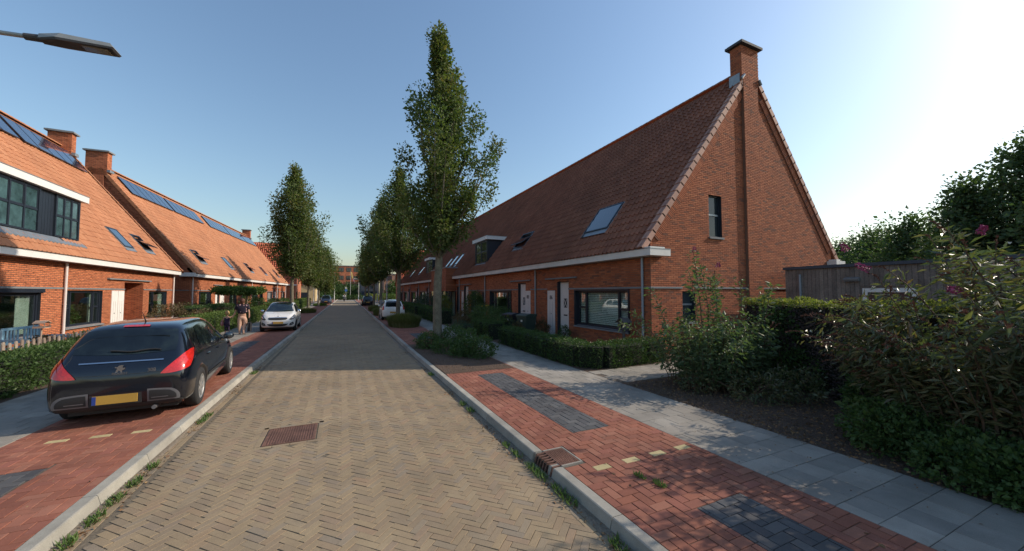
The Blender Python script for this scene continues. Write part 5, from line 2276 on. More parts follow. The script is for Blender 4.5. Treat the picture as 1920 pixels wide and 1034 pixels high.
GG = 'ornamental grass mounds between the parking bays'
grass_clump('large dry grass mound at the foot of the second right tree', 3.4, 22.6, .85, 1.6, .85, 9000, m_grass, GG)
grass_clump('grass mound between the white car and the dark car on the right', 3.4, 34.5, .8, 2.0, .8, 4000, m_grass, GG)
grass_clump('far grass mound along the right parking strip', 3.5, 42.5, .8, 2.2, .75, 3000, m_grass, GG)
grass_clump('dry grass mound around the second left tree', -3.1, 41.5, .85, 1.6, .55, 4000, m_grass, GG)
grass_clump('green mound in front of the blue car', -2.85, 62, .9, 1.5, .5, 2500, m_grassg, GG)

# ---- buddleia bushes by the near right
def stem_bush(label, specs, m_leaf, leafL=.15, aspect=.26, group=None, spike=1.0, pink=2, name='buddleia', nspec=None, leafstep=.035, cat='shrub'):
    bx = np.mean([s[0] for s in specs])
    by = np.mean([s[1] for s in specs])
    root = thing(name, label, cat, (bx, by, .08), 0, group)
    st = MB()
    LP, LD, SP, SD, PK, PD = [], [], [], [], [], []
    sidx = 0
    for (x, y, L, az, out) in specs:
        b = Vector((x - bx, y - by, 0))
        d = Vector((math.cos(az), math.sin(az), 0))
        pts = []
        N = 9
        for i in range(N + 1):
            t = i / N
            pts.append(b + d * (L * out * t ** 1.6) + Vector((0, 0, L * (t - .42 * out * t ** 3))) + Vector((random.gauss(0, .01), random.gauss(0, .01), 0)))
        st.tube(pts, [.012 * (1 - i / (N + 2)) * (L / 2) + .0025 for i in range(N + 1)], m_twig, 4, False)
        n = int(L * .78 / leafstep)
        side0 = random.random() * 6.28
        for j in range(n):
            t = .2 + .8 * (j + .5) / n
            k = min(N - 1, int(t * N))
            p = pts[k].lerp(pts[k + 1], t * N - k)
            tg = (pts[k + 1] - pts[k]).normalized()
            r = Vector((random.gauss(0, 1), random.gauss(0, 1), random.gauss(0, 1)))
            s_ = tg.cross(r).normalized()
            for sg in (1, -1):
                # short side shoots carry some of the leaves
                off = s_ * sg * random.uniform(0, .16) if random.random() < .6 else Vector()
                LP.append(p + off)
                LD.append(s_ * sg * .9 + tg * .35 + Vector((0, 0, -.25)))
        tg = (pts[-1] - pts[-2]).normalized()
        rr = random.random()
        if rr < spike:
            for (pi_, dd) in ((9, tg), (8, tg + Vector((random.gauss(0, .6), random.gauss(0, .6), .1))), (7, tg + Vector((random.gauss(0, .8), random.gauss(0, .8), .1)))):
                if pi_ != 9 and random.random() < .35:
                    continue
                dd = dd.normalized()
                ln = random.uniform(.14, .30)
                for j in range(30):
                    u = j / 30
                    SP.append(pts[pi_] + dd * ln * u + Vector((0, 0, -.45 * ln * u * u)))
                    a = random.random() * 6.28
                    SD.append(Vector((math.cos(a), math.sin(a), random.uniform(-.5, .8))) * .6 + dd * .8)
    st.build('stems', root)
    leaf_mesh('foliage', LP, np.array(LD), leafL, m_leaf, root, aspect, .35, .3)
    if SP:
        o = leaf_mesh('seed_heads', SP, np.array(SD), .028, m_spike, root, .5, .3)
        o['kind'] = 'stuff'
    for k in range(pink):
        pass
    return root


def flower_spike(root, p, d, L, m):
    d = Vector(d).normalized()
    P, D = [], []
    for j in range(160):
        u = random.random()
        rr = .032 * (1 - .75 * u)
        a = random.random() * 6.28
        x = d.cross(Vector((.3, .2, 1))).normalized()
        y = d.cross(x)
        o = x * math.cos(a) + y * math.sin(a)
        P.append(Vector(p) + d * L * u + o * rr)
        D.append(o)
    leaf_mesh('flower_spike', P, np.array(D), .02, m, root, .9, .3)


random.seed(21)
sA = []
for i in range(125):
    a = random.uniform(0, 6.28)
    r = random.random() ** .6
    x, y = 7.25 + r * 1.0 * math.cos(a), 5.35 + r * .7 * math.sin(a)
    sA.append((x, y, random.uniform(.7, 1.75) * (1.15 - .35 * r), a + random.uniform(-.7, .7), random.uniform(.1, .45)))
for (x, y, L, a, o) in ((7.25, 5.6, 3.0, 2.0, .06), (7.0, 5.4, 2.6, 2.6, .12), (7.7, 5.6, 2.55, .8, .1), (8.0, 5.3, 2.45, .4, .15), (6.7, 5.9, 2.3, 2.9, .25), (7.5, 5.3, 2.5, 1.2, .2), (8.2, 5.0, 2.4, 0, .2),
                        (6.5, 5.8, 1.9, 2.7, .45), (6.6, 6.0, 1.7, 2.4, .6), (7.9, 5.7, 2.5, .9, .12), (7.4, 5.5, 2.65, 1.6, .1), (8.4, 5.2, 2.3, .2, .3)):
    sA.append((x, y, L, a, o))
bA = stem_bush('airy tall shrub with small pale green leaves in front of the end gable', sA, m_lf_airy, .085, .42, spike=.12, name='shrub', leafstep=.021)
flower_spike(bA, (.1, .55, 2.92), (-.2, 0, 1), .12, m_pink)
flower_spike(bA, (.75, .45, 2.58), (.1, 0, 1), .10, m_pink)
sB = []
for i in range(215):
    a = random.uniform(0, 6.28)
    r = random.random() ** .55
    x, y = 7.15 + r * .75 * math.cos(a), 1.35 + r * 1.15 * math.sin(a)
    hh = .75 + 1.3 * max(0, min(1, (2.5 - y) / 1.3))
    L = random.uniform(.6, 1.15) * (1.45 + .72 * hh) * (1.05 - .25 * r)
    sB.append((x, y, min(L, 3.4), a + random.uniform(-.6, .6), random.uniform(.12, .6)))
bB = stem_bush('big arching butterfly bush with brown dead flower spikes at the right edge', sB, m_lf_bud, .105, .27, spike=1.0, leafstep=.026)
for p, d, L in (((-.75, 1.0, 2.28), (-.6, .7, .5), .17), ((-.1, 1.5, 2.62), (-.2, .5, .9), .15), ((.3, .3, 2.75), (.6, -.2, .6), .12), ((-.9, .2, 2.0), (-.8, .4, .3), .1)):
    flower_spike(bB, p, d, L, m_pink)
sC = []
for i in range(120):
    a = random.uniform(0, 6.28)
    r = random.random() ** .55
    x, y = 7.5 + r * 1.1 * math.cos(a), -1.6 + r * 1.9 * math.sin(a)
    sC.append((x, y, random.uniform(1.4, 3.0) * (1.1 - .3 * r), a + random.uniform(-.6, .6), random.uniform(.12, .55)))
sD = []
for i in range(60):
    a = random.uniform(0, 6.28)
    r = random.random() ** .6
    x, y = 8.7 + r * .7 * math.cos(a), .9 + r * .7 * math.sin(a)
    sD.append((x, y, random.uniform(2.2, 3.6) * (1.08 - .25 * r), a + random.uniform(-.6, .6), random.uniform(.08, .35)))
stem_bush('tall loose shrub rising behind the ivy fence at the right edge', sD, m_lf_bud, .11, .32, spike=.8, leafstep=.034, name='shrub')
stem_bush('butterfly bush continuing past the right edge of the view', sC, m_lf_bud, .14, .30, spike=.5, leafstep=.045)
# low leafy ground cover at the sidewalk edge
gc = thing('ground_cover', 'dense low leafy ground cover spilling onto the sidewalk edge at the right', 'ground cover', (6.3, 1.9, .08))
gc['kind'] = 'stuff'
bl = [(5.95 + random.uniform(-.14, .45), .05 + .175 * i + random.uniform(-.08, .08), .22 + random.uniform(0, .12), .34, .34, .26 + random.uniform(0, .12)) for i in range(15)]
P, v = blob_points(bl, 24000, .3)
ok = P[:, 2] > .1
o = leaf_mesh('leaves', P[ok] - np.array([6.3, 1.9, .08]), v[ok], .042, m_lf_grn, gc, .75, .6)
o['kind'] = 'stuff'
# dark ivy grown fence
hedge('dark twiggy ivy covered fence with yellowing shoots along its top', [(9.6, 6.05), (8.15, 2.9), (7.9, 0.2)], .34, 1.84, 42000, .042, m_lf_ivy, top=(m_lf_yel, 1), name='ivy_fence', cat='hedge')
bush('dark green creeper hanging on the ivy fence behind the airy shrub', [(8.7, 4.9, .9, .3, .55, .75), (8.5, 4.4, .45, .3, .5, .4)], 3000, .06, m_lf_hedge, thick=.3)
bush('low pale leaved sprawling plant on the bare soil under the airy shrub', [(7.0, 4.3, .3, .6, .5, .25), (7.6, 4.0, .35, .55, .45, .3), (6.5, 5.2, .3, .4, .4, .25)], 3600, .055, m_lf_bud, aspect=.45)
bush('low bushy green plant against the ivy fence left of the butterfly bush', [(7.75, 3.0, .35, .35, .35, .4)], 1600, .075, m_lf_grn, aspect=.45)

# ---- left side gardens
hedge('clipped green hedge along the left sidewalk beside the black car', [(-5.85, 8.6), (-6.05, 12.2), (-6.2, 15.4)], .6, .80, 26000, .04, m_lf_hedge)
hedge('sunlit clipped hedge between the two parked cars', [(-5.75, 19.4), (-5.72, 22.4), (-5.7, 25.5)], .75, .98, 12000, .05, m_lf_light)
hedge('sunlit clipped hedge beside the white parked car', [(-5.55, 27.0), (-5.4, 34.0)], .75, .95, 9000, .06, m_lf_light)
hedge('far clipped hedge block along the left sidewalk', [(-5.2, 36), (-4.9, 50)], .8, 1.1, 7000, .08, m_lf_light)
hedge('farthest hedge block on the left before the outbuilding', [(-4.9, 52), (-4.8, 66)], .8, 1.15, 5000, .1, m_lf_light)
bush('rounded shrub with reddish leaves behind the roof of the black car', [(-8.0, 24.6, .75, .8, 1.3, .68), (-8.0, 27.0, .75, .8, 1.4, .7)], 9000, .06, m_lf_brn)
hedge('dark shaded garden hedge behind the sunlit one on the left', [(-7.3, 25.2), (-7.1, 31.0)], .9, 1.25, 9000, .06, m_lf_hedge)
bush('brownish flowering garden plants on the left behind the woman', [(-6.6, 24.4, .6, .5, 1.6, .55), (-6.5, 27.5, .6, .5, 1.6, .55)], 6000, .06, m_lf_brn)
bush('climbing plants and roses against the second left terrace', [(-8.2, 44, 1.0, .7, 1.6, .9), (-8.0, 47, .8, .7, 1.4, .7)], 5000, .09, m_lf_grn, flowers=(m_pink, 14, .06))
bush('mixed shrubs at the foot of the far left facades', [(-7.3, 52, .7, .7, 2.4, .6), (-7.0, 58, .7, .7, 2.2, .6)], 5000, .10, m_lf_grn)
bush('green planting beside the picket fence corner', [(-7.0, 15.6, .45, .35, .6, .4), (-7.2, 16.6, .45, .4, .5, .35)], 3000, .05, m_lf_light)


def umbrella_tree(label, x, y, h, r):
    root = thing('flat_crown_tree', label, 'tree', (x, y, .08), 0, 'flat topped garden trees on the left')
    mb = MB()
    mb.tube([(0, 0, 0), (.02, 0, h * .5), (0, 0, h)], [.06, .05, .05], m_bark, 7)
    mb.build('trunk', root)
    bl = [(random.uniform(-r, r) * .7, random.uniform(-r, r) * .7, h + random.uniform(-.03, .14), .5, .5, .22) for _ in range(9)]
    P, v = blob_points(bl, 5000, .5)
    leaf_mesh('crown', P, v, .11, m_lf_light, root, .7, .7)
    mb = MB()
    for i in range(8):
        a = i * .785
        mb.tube([(0, 0, h - .1), (math.cos(a) * r * .9, math.sin(a) * r * .9, h + .02)], [.03, .01], m_bark, 5)
    mb.build('limbs', root)


umbrella_tree('flat topped garden tree left of the woman in front of the second terrace', -7.0, 32.4, 2.05, 1.25)
umbrella_tree('flat topped garden tree right of the woman in front of the second terrace', -6.9, 36.0, 2.1, 1.3)

bush('leafy house plant standing behind the left window glass', [(-9.92, 20.7, 1.15, .16, .4, .4), (-9.92, 21.2, 1.0, .14, .25, .3)], 900, .09, m_lf_light, cat='house plant', name='house_plant', zmin=.75)
# ---- gutter weeds, leaf litter
def scatter_litter(name, label, xr, yr, n, size, z, m=None, clumps=None):
    root = setp(link(name, None), label, None, None, 'stuff')
    if clumps:
        c = rng.integers(0, len(clumps), n)
        C = np.array(clumps)
        P = np.stack([C[c, 0] + rng.normal(0, 1, n) * C[c, 2], C[c, 1] + rng.normal(0, 1, n) * C[c, 3], np.full(n, z)], 1)
    else:
        P = np.stack([rng.uniform(*xr, n), rng.uniform(*yr, n), np.full(n, z)], 1)
    P[:, 2] += rng.random(n) * .006
    a = rng.random(n) * 6.28
    D = np.stack([np.cos(a), np.sin(a), rng.normal(0, .15, n)], 1)
    o = leaf_mesh('leaves', P, D, size, m or m_dead, root, .6, .05, .3)
    o['kind'] = 'stuff'
    return root


cl = [(2.06, y, .045, .16) for y in (2.1, 2.4, 3.1, 3.5, 4.2, 4.7, 5.3, 6.1, 7.4, 10, 13)] + [(-1.98, y, .05, .25) for y in (4.3, 4.8, 5.3, 5.7, 7.4, 9.6, 12)]
scatter_litter('dead_leaves', 'brown dead leaves gathered in the gutters along both kerbs', None, None, 900, .028, .006, None, cl)
scatter_litter('leaf_litter', 'dead leaves and crumbs strewn over the bare soil under the right bushes', (5.5, 8.5), (-.5, 6.3), 6500, .036, .100)
scatter_litter('leaf_litter', 'dead leaves on the soil of the near tree bed', (2.4, 4.1), (8.8, 14), 350, .03, PZ + .008)
scatter_litter('leaf_litter', 'small dead leaves blown over the right sidewalk and clinkers', (2.4, 5.5), (1.2, 9), 160, .022, PZ + .004)
scatter_litter('leaf_litter', 'small dead leaves blown over the left clinkers', (-5.3, -2.3), (5, 14), 70, .022, PZ + .004)
m_sandpile = dirt_mat('gutter_dirt', (.15, .12, .085), (.24, .20, .15), 6, .01)
for (x0_, x1_, ya, yb, lab) in ((1.96, 2.14, 1.2, 20, 'strip of pale sandy dirt in the right gutter'), (-2.06, -1.96, 1.5, 20, 'strip of pale sandy dirt in the left gutter')):
    n = 140
    V, F = [], []
    for i in range(n):
        y = ya + (yb - ya) * i / (n - 1)
        wv = (.5 + .5 * math.sin(y * 2.3) * math.sin(y * .9 + 1)) * .75 + .12
        if x0_ > 0:
            a, b = x1_ - (x1_ - x0_) * wv, x1_ + .012
        else:
            a, b = x0_ - .012, x0_ + (x1_ - x0_) * wv
        V += [(a, y, -.004), ((a + b) / 2, y, .008 + random.uniform(-.002, .003)), (b, y, .010 if x0_ > 0 else .002)]
        if x0_ < 0:
            V[-3], V[-1] = (a, y, .010), (b, y, -.004)
    for i in range(n - 1):
        F += [(3 * i, 3 * i + 1, 3 * i + 4, 3 * i + 3), (3 * i + 1, 3 * i + 2, 3 * i + 5, 3 * i + 4)]
    me = np_mesh('gutter_dirt', np.array(V), np.array(F), m_sandpile)
    setp(link('gutter_dirt', me), lab, kind='stuff')

def weeds(label, spots, m, h=.10, n=110, z=0.0):
    root = setp(link('weeds', None), label, None, None, 'stuff')
    P, L, AZ = [], [], []
    for (x, y, r) in spots:
        k = int(n * r / .08)
        a = rng.random(k) * 6.28
        q = np.sqrt(rng.random(k)) * r
        P.append(np.stack([x + np.cos(a) * q * .6, y + np.sin(a) * q * 1.6, np.full(k, z)], 1))
        AZ.append(rng.random(k) * 6.28)
        L.append(h * rng.uniform(.3, 1.1, k))
    P, L, az = np.concatenate(P), np.concatenate(L), np.concatenate(AZ)
    D = np.stack([np.cos(az) * .7, np.sin(az) * .7, np.ones(len(az))], 1)
    d = D / np.linalg.norm(D, axis=1)[:, None]
    x = np.stack([-np.sin(az), np.cos(az), np.zeros(len(az))], 1)
    R = np.stack([x * (L * .22)[:, None], d * L[:, None], np.cross(x, d) * L[:, None]], 2)
    me = merge_mesh('blades', LEAF[0], LEAF[1], P, R, rng.random(len(P)), m)
    o = link('blades', me, root)
    o['kind'] = 'stuff'


weeds('green weeds growing in the gutters along both kerbs', [(2.07, 2.2, .09), (2.07, 2.45, .07), (2.08, 3.15, .08), (2.08, 3.35, .07), (2.06, 3.72, .1), (2.07, 3.9, .08), (2.06, 4.3, .07), (2.05, 4.6, .06), (2.08, 6.2, .08), (2.06, 6.6, .07), (2.08, 9.3, .1),
       (-1.99, 4.35, .08), (-1.98, 4.7, .09), (-1.99, 5.05, .09), (-1.98, 5.4, .08), (-1.97, 5.8, .06), (-1.98, 7.5, .1), (-1.97, 7.8, .07), (-1.98, 11.4, .12)], m_grassg, .075, 70)
n = 1500   # clods of earth on the bare soil
P = np.column_stack([rng.uniform(5.6, 8.3, n), rng.uniform(1.5, 6.2, n), np.full(n, .098)])
cv = [(-.5, -.5, 0), (.5, -.5, 0), (.5, .5, 0), (-.5, .5, 0), (-.25, -.3, .5), (.3, -.2, .45), (.2, .3, .5), (-.3, .2, .4)]
cf = [(4, 5, 6, 7), (0, 1, 5, 4), (1, 2, 6, 5), (2, 3, 7, 6), (3, 0, 4, 7)]
Rr = rotz(rng.random(n) * 6.28) * (.012 + .03 * rng.random(n) ** 3)[:, None, None]
me = merge_mesh('clods', cv, cf, P, Rr, rng.random(n), m_soil)
setp(link('clods', me), 'small clods of earth on the bare soil under the right bushes', kind='stuff')
weeds('two bright grass tufts growing between the red clinkers', [(2.92, 3.07, .045), (2.98, 2.86, .055)], m_grassg, .055, 150, PZ)
# ------------------------------------------------------------------ vehicles
def paint(name, col, metal=0.0, rough=.28):
    s = NB(name)
    n = s.noise(300, 2)
    s.l(s.mix(1.0, col, s.ramp(n, [(.3, .95), (.7, 1.05)]), 'MULTIPLY'), s.b.inputs['Base Color'])
    d = s.noise(5, 5, .7)
    s.l(s.ramp(d, [(.35, rough * .8), (.7, rough * 1.35)]), s.b.inputs['Roughness'])
    s.b.inputs['Metallic'].default_value = metal
    s.b.inputs['Coat Weight'].default_value = 1
    s.b.inputs['Coat Roughness'].default_value = .05
    MATS[name] = s.m
    return s.m


m_pblack = paint('black_paint', (.004, .006, .012), .1, .16)
m_pwhite = paint('white_car_paint', (.72, .72, .70))
m_pblue = paint('blue_car_paint', (.03, .05, .10), .3)
m_pgrey = paint('dark_car_paint', (.02, .02, .025), .3)
m_cglass = NB('car_glass')
m_cglass.l(m_cglass.ramp(m_cglass.noise(2.6, 3), [(.38, (.005, .008, .011)), (.5, (.008, .013, .017)), (.65, (.018, .028, .028))]), m_cglass.b.inputs['Base Color'])  # cloudy teal patches painted in for reflections and light seen through
m_cglass.b.inputs['Roughness'].default_value = .03
m_cglass.b.inputs['Specular IOR Level'].default_value = .75
m_cglass = m_cglass.m
m_rubber = mat('tyre_rubber', col=(.018, .018, .019), rough=.85, vary=.2, fine=.1)
m_alloy = mat('alloy_rim', col=(.50, .50, .49), rough=.35, metal=.7, vary=.1, fine=0)
m_plastic = mat('black_plastic', col=(.02, .021, .023), rough=.6, vary=.1, fine=0)
m_greyp = mat('satin_grey_trim', col=(.16, .16, .17), rough=.4, metal=.3, vary=.05, fine=0)
m_chrome = mat('chrome', col=(.7, .7, .72), rough=.15, metal=1, vary=0, fine=0)
m_red = MATS['red_clinker']
m_tail = mat('tail_lamp', col=(.50, .018, .014), rough=.12, coat=1, vary=.25, vscale=30, fine=.1)
m_lampc = mat('head_lamp', col=(.45, .48, .52), rough=.08, metal=.6, coat=1, vary=.4, vscale=14, fine=0)
m_plate = mat('yellow_plate', col=(.42, .25, .045), rough=.5, vary=.05, fine=0)
m_eu = mat('plate_blue', col=(.02, .05, .25), rough=.5, vary=0, fine=0)


def lathe(mb, prof, m, n=28, axis='x'):
    i0 = len(mb.v)
    for (h, r) in prof:
        for j in range(n):
            a = 2 * math.pi * j / n
            mb.v.append((h, r * math.cos(a), r * math.sin(a)))
    km = mb.mi(m)
    for k in range(len(prof) - 1):
        for j in range(n):
            q = i0 + k * n
            mb.f.append((q + j, q + (j + 1) % n, q + n + (j + 1) % n, q + n + j))
            mb.m.append(km)


def car_body(stations, L, W, arches, wheel_r, m):
    """stations: (y, half width, z bottom, z belt, z top, half width of roof)"""
    fr = [(0, 0), ]
    secs = []
    for (y, w, zb, zl, zt, wr) in stations:
        zm = min(.50, (zb + zl) / 2)
        z7 = zl + (zt - zl) * .82
        half = [(0, zb), (.72 * w, zb), (.93 * w, zb + .015), (.985 * w, zb + .10), (1.0 * w, max(zm, zb + .16)), (.99 * w, (max(zm, zb + .16) + zl) / 2), (.955 * w, zl - .035), (.925 * w, zl),
                (wr * 1.03, z7), (wr * .86, zt - .012 * (1 if zt - zl > .1 else .4)), (wr * .45, zt - .002), (0, zt)]
        loop = [(x, y, z) for x, z in half] + [(-x, y, z) for x, z in half[-2:0:-1]]
        secs.append(loop)
    n = len(secs[0])
    V = [p for s in secs for p in s]
    F = []
    for k in range(len(secs) - 1):
        for j in range(n):
            F.append((k * n + j, k * n + (j + 1) % n, (k + 1) * n + (j + 1) % n, (k + 1) * n + j))
    # end caps: shrink towards the centre
    for k, s in ((0, 1), (len(secs) - 1, -1)):
        loop = secs[k]
        c = Vector((0, loop[0][1], (loop[0][2] + loop[11][2]) / 2))
        i0 = len(V)
        for p in loop:
            q = c + (Vector(p) - c) * .5
            q.y = p[1] - .012 * s
            V.append(tuple(q))
        for j in range(n):
            F.append((k * n + j, k * n + (j + 1) % n, i0 + (j + 1) % n, i0 + j))
        F.append(tuple(i0 + j for j in range(n)))
    me = bpy.data.meshes.new('body')
    me.from_pydata(V, [], F)
    bm = bmesh.new()
    bm.from_mesh(me)
    bmesh.ops.recalc_face_normals(bm, faces=bm.faces)
    bm.to_mesh(me)
    bm.free()
    o = bpy.data.objects.new('tmpbody', me)
    COL.objects.link(o)
    sm = o.modifiers.new('s', 'SUBSURF')
    sm.levels = 2
    sm.render_levels = 2
    cutters = []
    for ya in arches:
        mb = MB()
        lathe(mb, [(-W - .1, 0), (-W - .1, wheel_r + .055), (W + .1, wheel_r + .055), (W + .1, 0)], m_plastic, 40)
        cme = bpy.data.meshes.new('c')
        cme.from_pydata([(x, y, z) for x, y, z in mb.v], [], mb.f)
        bm = bmesh.new()
        bm.from_mesh(cme)
        bmesh.ops.remove_doubles(bm, verts=bm.verts, dist=.0001)
        # drop the middle so that only the outer 25 cm each side is cut
        bmesh.ops.recalc_face_normals(bm, faces=bm.faces)
        bm.to_mesh(cme)
        bm.free()
        c = bpy.data.objects.new('cut', cme)
        COL.objects.link(c)
        c.location = (0, ya, wheel_r)
        cutters.append(c)
        b = o.modifiers.new('b', 'BOOLEAN')
        b.operation = 'DIFFERENCE'
        b.solver = 'EXACT'
        b.object = c
    bpy.context.view_layer.update()
    dg = bpy.context.evaluated_depsgraph_get()
    out = bpy.data.meshes.new_from_object(o.evaluated_get(dg))
    # keep an uncut version for the ray casts
    for c in cutters:
        bpy.data.objects.remove(c)
    o.modifiers.remove(o.modifiers['b'])
    for md in list(o.modifiers):
        if md.type == 'BOOLEAN':
            o.modifiers.remove(md)
    bpy.context.view_layer.update()
    dg = bpy.context.evaluated_depsgraph_get()
    full = bpy.data.meshes.new_from_object(o.evaluated_get(dg))
    bvh = BVHTree.FromPolygons([v.co.copy() for v in full.vertices], [tuple(p.vertices) for p in full.polygons])
    bpy.data.objects.remove(o)
    out.materials.clear()
    out.materials.append(m)
    out.polygons.foreach_set('use_smooth', [True] * len(out.polygons))
    out.polygons.foreach_set('material_index', [0] * len(out.polygons))
    return out, bvh


def patch(bvh, name, pts, A, B, O, D, m, parent, off=.004, nu=14, nv=8, thick=0):
    """pts: 4 corners or 8 (corner, mid, corner, mid ...) in the (A,B) plane; cast along D onto the body"""
    A, B, O, D = Vector(A), Vector(B), Vector(O), Vector(D).normalized()
    if len(pts) == 4:
        p = []
        for i in range(4):
            a, b = pts[i], pts[(i + 1) % 4]
            p += [a, ((a[0] + b[0]) / 2, (a[1] + b[1]) / 2)]
        pts = p
    c0, m01, c1, m12, c2, m23, c3, m30 = pts
    V, F = [], []
    last = None
    for j in range(nv + 1):
        for i in range(nu + 1):
            s, t = i / nu * 2 - 1, j / nv * 2 - 1
            N = [(1 - s) * (1 - t) * (-s - t - 1) / 4, (1 + s) * (1 - t) * (s - t - 1) / 4, (1 + s) * (1 + t) * (s + t - 1) / 4, (1 - s) * (1 + t) * (-s + t - 1) / 4]
            M = [(1 - s * s) * (1 - t) / 2, (1 + s) * (1 - t * t) / 2, (1 - s * s) * (1 + t) / 2, (1 - s) * (1 - t * t) / 2]
            q = [0, 0]
            for k, (c, wgt) in enumerate(zip((c0, c1, c2, c3), N)):
                q[0] += c[0] * wgt
                q[1] += c[1] * wgt
            for c, wgt in zip((m01, m12, m23, m30), M):
                q[0] += c[0] * wgt
                q[1] += c[1] * wgt
            src = O + A * q[0] + B * q[1]
            h, nrm, _, _ = bvh.ray_cast(src, D, 6)
            if h is None:
                h, nrm, _, _ = bvh.find_nearest(src + D * 1.0)
            if nrm.dot(D) > 0:
                nrm = -nrm
            V.append(tuple(h + nrm * off))
    for j in range(nv):
        for i in range(nu):
            a = j * (nu + 1) + i
            F.append((a, a + 1, a + nu + 2, a + nu + 1))
    me = np_mesh(name, np.array(V), np.array(F), m, None, True)
    return link(name, me, parent)


def wheel(root, x, y, r, w, side, spokes=7, m=None):
    o = link('wheel', None, root, (x, y, r))
    mb = MB()
    prof = [(-w / 2, r * .66), (-w / 2 - .005, r * .80), (-w / 2 + .01, r * .95), (-w / 2 + .03, r), (w / 2 - .03, r), (w / 2 - .01, r * .95), (w / 2 + .005, r * .80), (w / 2, r * .66), (w / 2 - .03, r * .64)]
    lathe(mb, prof, m_rubber, 32)
    t = mb.build('tyre', o, smooth=True)
    mb = MB()
    s = side
    xo = s * w / 2
    lathe(mb, [(xo - s * .006, r * .655), (xo - s * .02, r * .61), (xo - s * .06, r * .59)], m or m_alloy, 32)
    lathe(mb, [(xo - s * .07, r * .6), (xo - s * .07, .001)], m_plastic, 24)
    lathe(mb, [(xo - s * .012, .001), (xo - s * .015, r * .15), (xo - s * .04, r * .18)], m or m_alloy, 16)
    for k in range(spokes):
        a = 2 * math.pi * k / spokes
        R = Matrix.Rotation(a, 3, 'X')
        x0, x1 = sorted((xo - s * .045, xo - s * .014))
        mb.box(x0, x1, -r * .075, r * .075, r * .10, r * .62, m or m_alloy, R, Vector())
    mb.build('rim', o)
    return o


def side_patches(bvh, root, W, polys, m, name='side_window', off=.004):
    for pts in polys:
        for s in (1, -1):
            patch(bvh, name, pts, (0, 1, 0), (0, 0, 1), (s * 2.0, 0, 0), (-s, 0, 0), m, root, off)


def seam(bvh, root, pts, s, m=None, w=.006):
    """thin dark shut line on the flank: list of (y, z)"""
    V = []
    for k, (y, z) in enumerate(pts):
        h, n, _, _ = bvh.ray_cast(Vector((s * 2, y, z)), Vector((-s, 0, 0)), 4)
        if h is None:
            continue
        d = (Vector(pts[min(k + 1, len(pts) - 1)]) - Vector(pts[max(k - 1, 0)])).normalized()
        t = Vector((0, -d[1], d[0]))
        V.append((h + n * .0025 + t * w / 2, h + n * .0025 - t * w / 2))
    mb = MB()
    for a, b in zip(V[:-1], V[1:]):
        mb.quad(a[0], b[0], b[1], a[1], m or m_plastic)
    return mb.build('door_seam', root)


def dens(pts, n=6):
    o = []
    for a, b in zip(pts[:-1], pts[1:]):
        for i in range(n):
            t = i / n
            o.append((a[0] + (b[0] - a[0]) * t, a[1] + (b[1] - a[1]) * t))
    o.append(pts[-1])
    return o


# --- the black hatchback, seen from behind
bk = thing('parked_car', 'black hatchback seen from behind, parked on the red clinkers at the left', 'car', (-2.965, 7.47, PZ), .072)
bk.scale = (.925, 1.05, 1.02)
st = [(0.00, .68, .38, .66, .73, .45), (.03, .785, .25, .74, .83, .62), (.10, .835, .22, .81, .92, .68), (.19, .858, .20, .875, 1.02, .69), (.32, .870, .19, .915, 1.20, .675), (.47, .875, .18, .93, 1.365, .65),
      (.66, .875, .175, .94, 1.425, .635), (1.1, .875, .17, .935, 1.455, .62), (1.9, .875, .17, .91, 1.465, .61), (2.4, .873, .17, .88, 1.41, .60), (2.85, .87, .17, .865, 1.20, .62),
      (3.2, .86, .17, .85, .99, .68), (3.6, .84, .18, .80, .91, .66), (3.98, .80, .19, .73, .82, .60), (4.20, .71, .21, .64, .72, .50), (4.30, .56, .30, .54, .62, .38)]
body, bvh = car_body(st, 4.30, .88, (.74, 3.44), .315, m_pblack)
link('body', body, bk)
for s in (1, -1):
    wheel(bk, s * .775, .74, .315, .205, s)
    wheel(bk, s * .775, 3.44, .315, .205, s)
REAR = dict(A=(1, 0, 0), B=(0, 0, 1), O=(0, -1.5, 0), D=(0, 1, 0))
patch(bvh, 'rear_window', [(-.62, 1.02), (0, .99), (.62, 1.02), (.615, 1.17), (.565, 1.325), (0, 1.355), (-.565, 1.325), (-.615, 1.17)], m=m_cglass, parent=bk, nu=20, nv=10, **REAR)
patch(bvh, 'high_brake_light', [(-.17, 1.372), (.17, 1.372), (.165, 1.396), (-.165, 1.396)], m=m_tail, parent=bk, off=.012, **REAR)
patch(bvh, 'chrome_strip', [(-.50, .888), (.50, .888), (.50, .904), (-.50, .904)], m=m_chrome, parent=bk, off=.010, nu=20, nv=1, **REAR)
patch(bvh, 'tailgate_seam', [(-.63, .735), (0, .722), (.63, .735), (.63, .738), (.63, .742), (0, .729), (-.63, .742), (-.63, .738)], m=m_plastic, parent=bk, off=.004, nu=20, nv=1, **REAR)
for s in (1, -1):
    patch(bvh, 'bumper_trim', [(s * .34, .30), (s * .55, .30), (s * .74, .30), (s * .73, .40), (s * .64, .47), (s * .5, .485), (s * .34, .49), (s * .34, .40)], m=m_greyp, parent=bk, off=.008, **REAR)
    patch(bvh, 'bumper_recess', [(s * .365, .322), (s * .52, .322), (s * .70, .322), (s * .69, .39), (s * .62, .445), (s * .5, .46), (s * .365, .465), (s * .365, .39)], m=m_plastic, parent=bk, off=.014, **REAR)
    patch(bvh, 'bumper_slat', [(s * .39, .35), (s * .6, .35), (s * .6, .362), (s * .39, .362)], m=m_greyp, parent=bk, off=.016, **REAR)
patch(bvh, 'rear_valance', [(-.80, .24), (.80, .24), (.78, .30), (-.78, .30)], m=m_plastic, parent=bk, off=.005, nu=24, nv=3, **REAR)
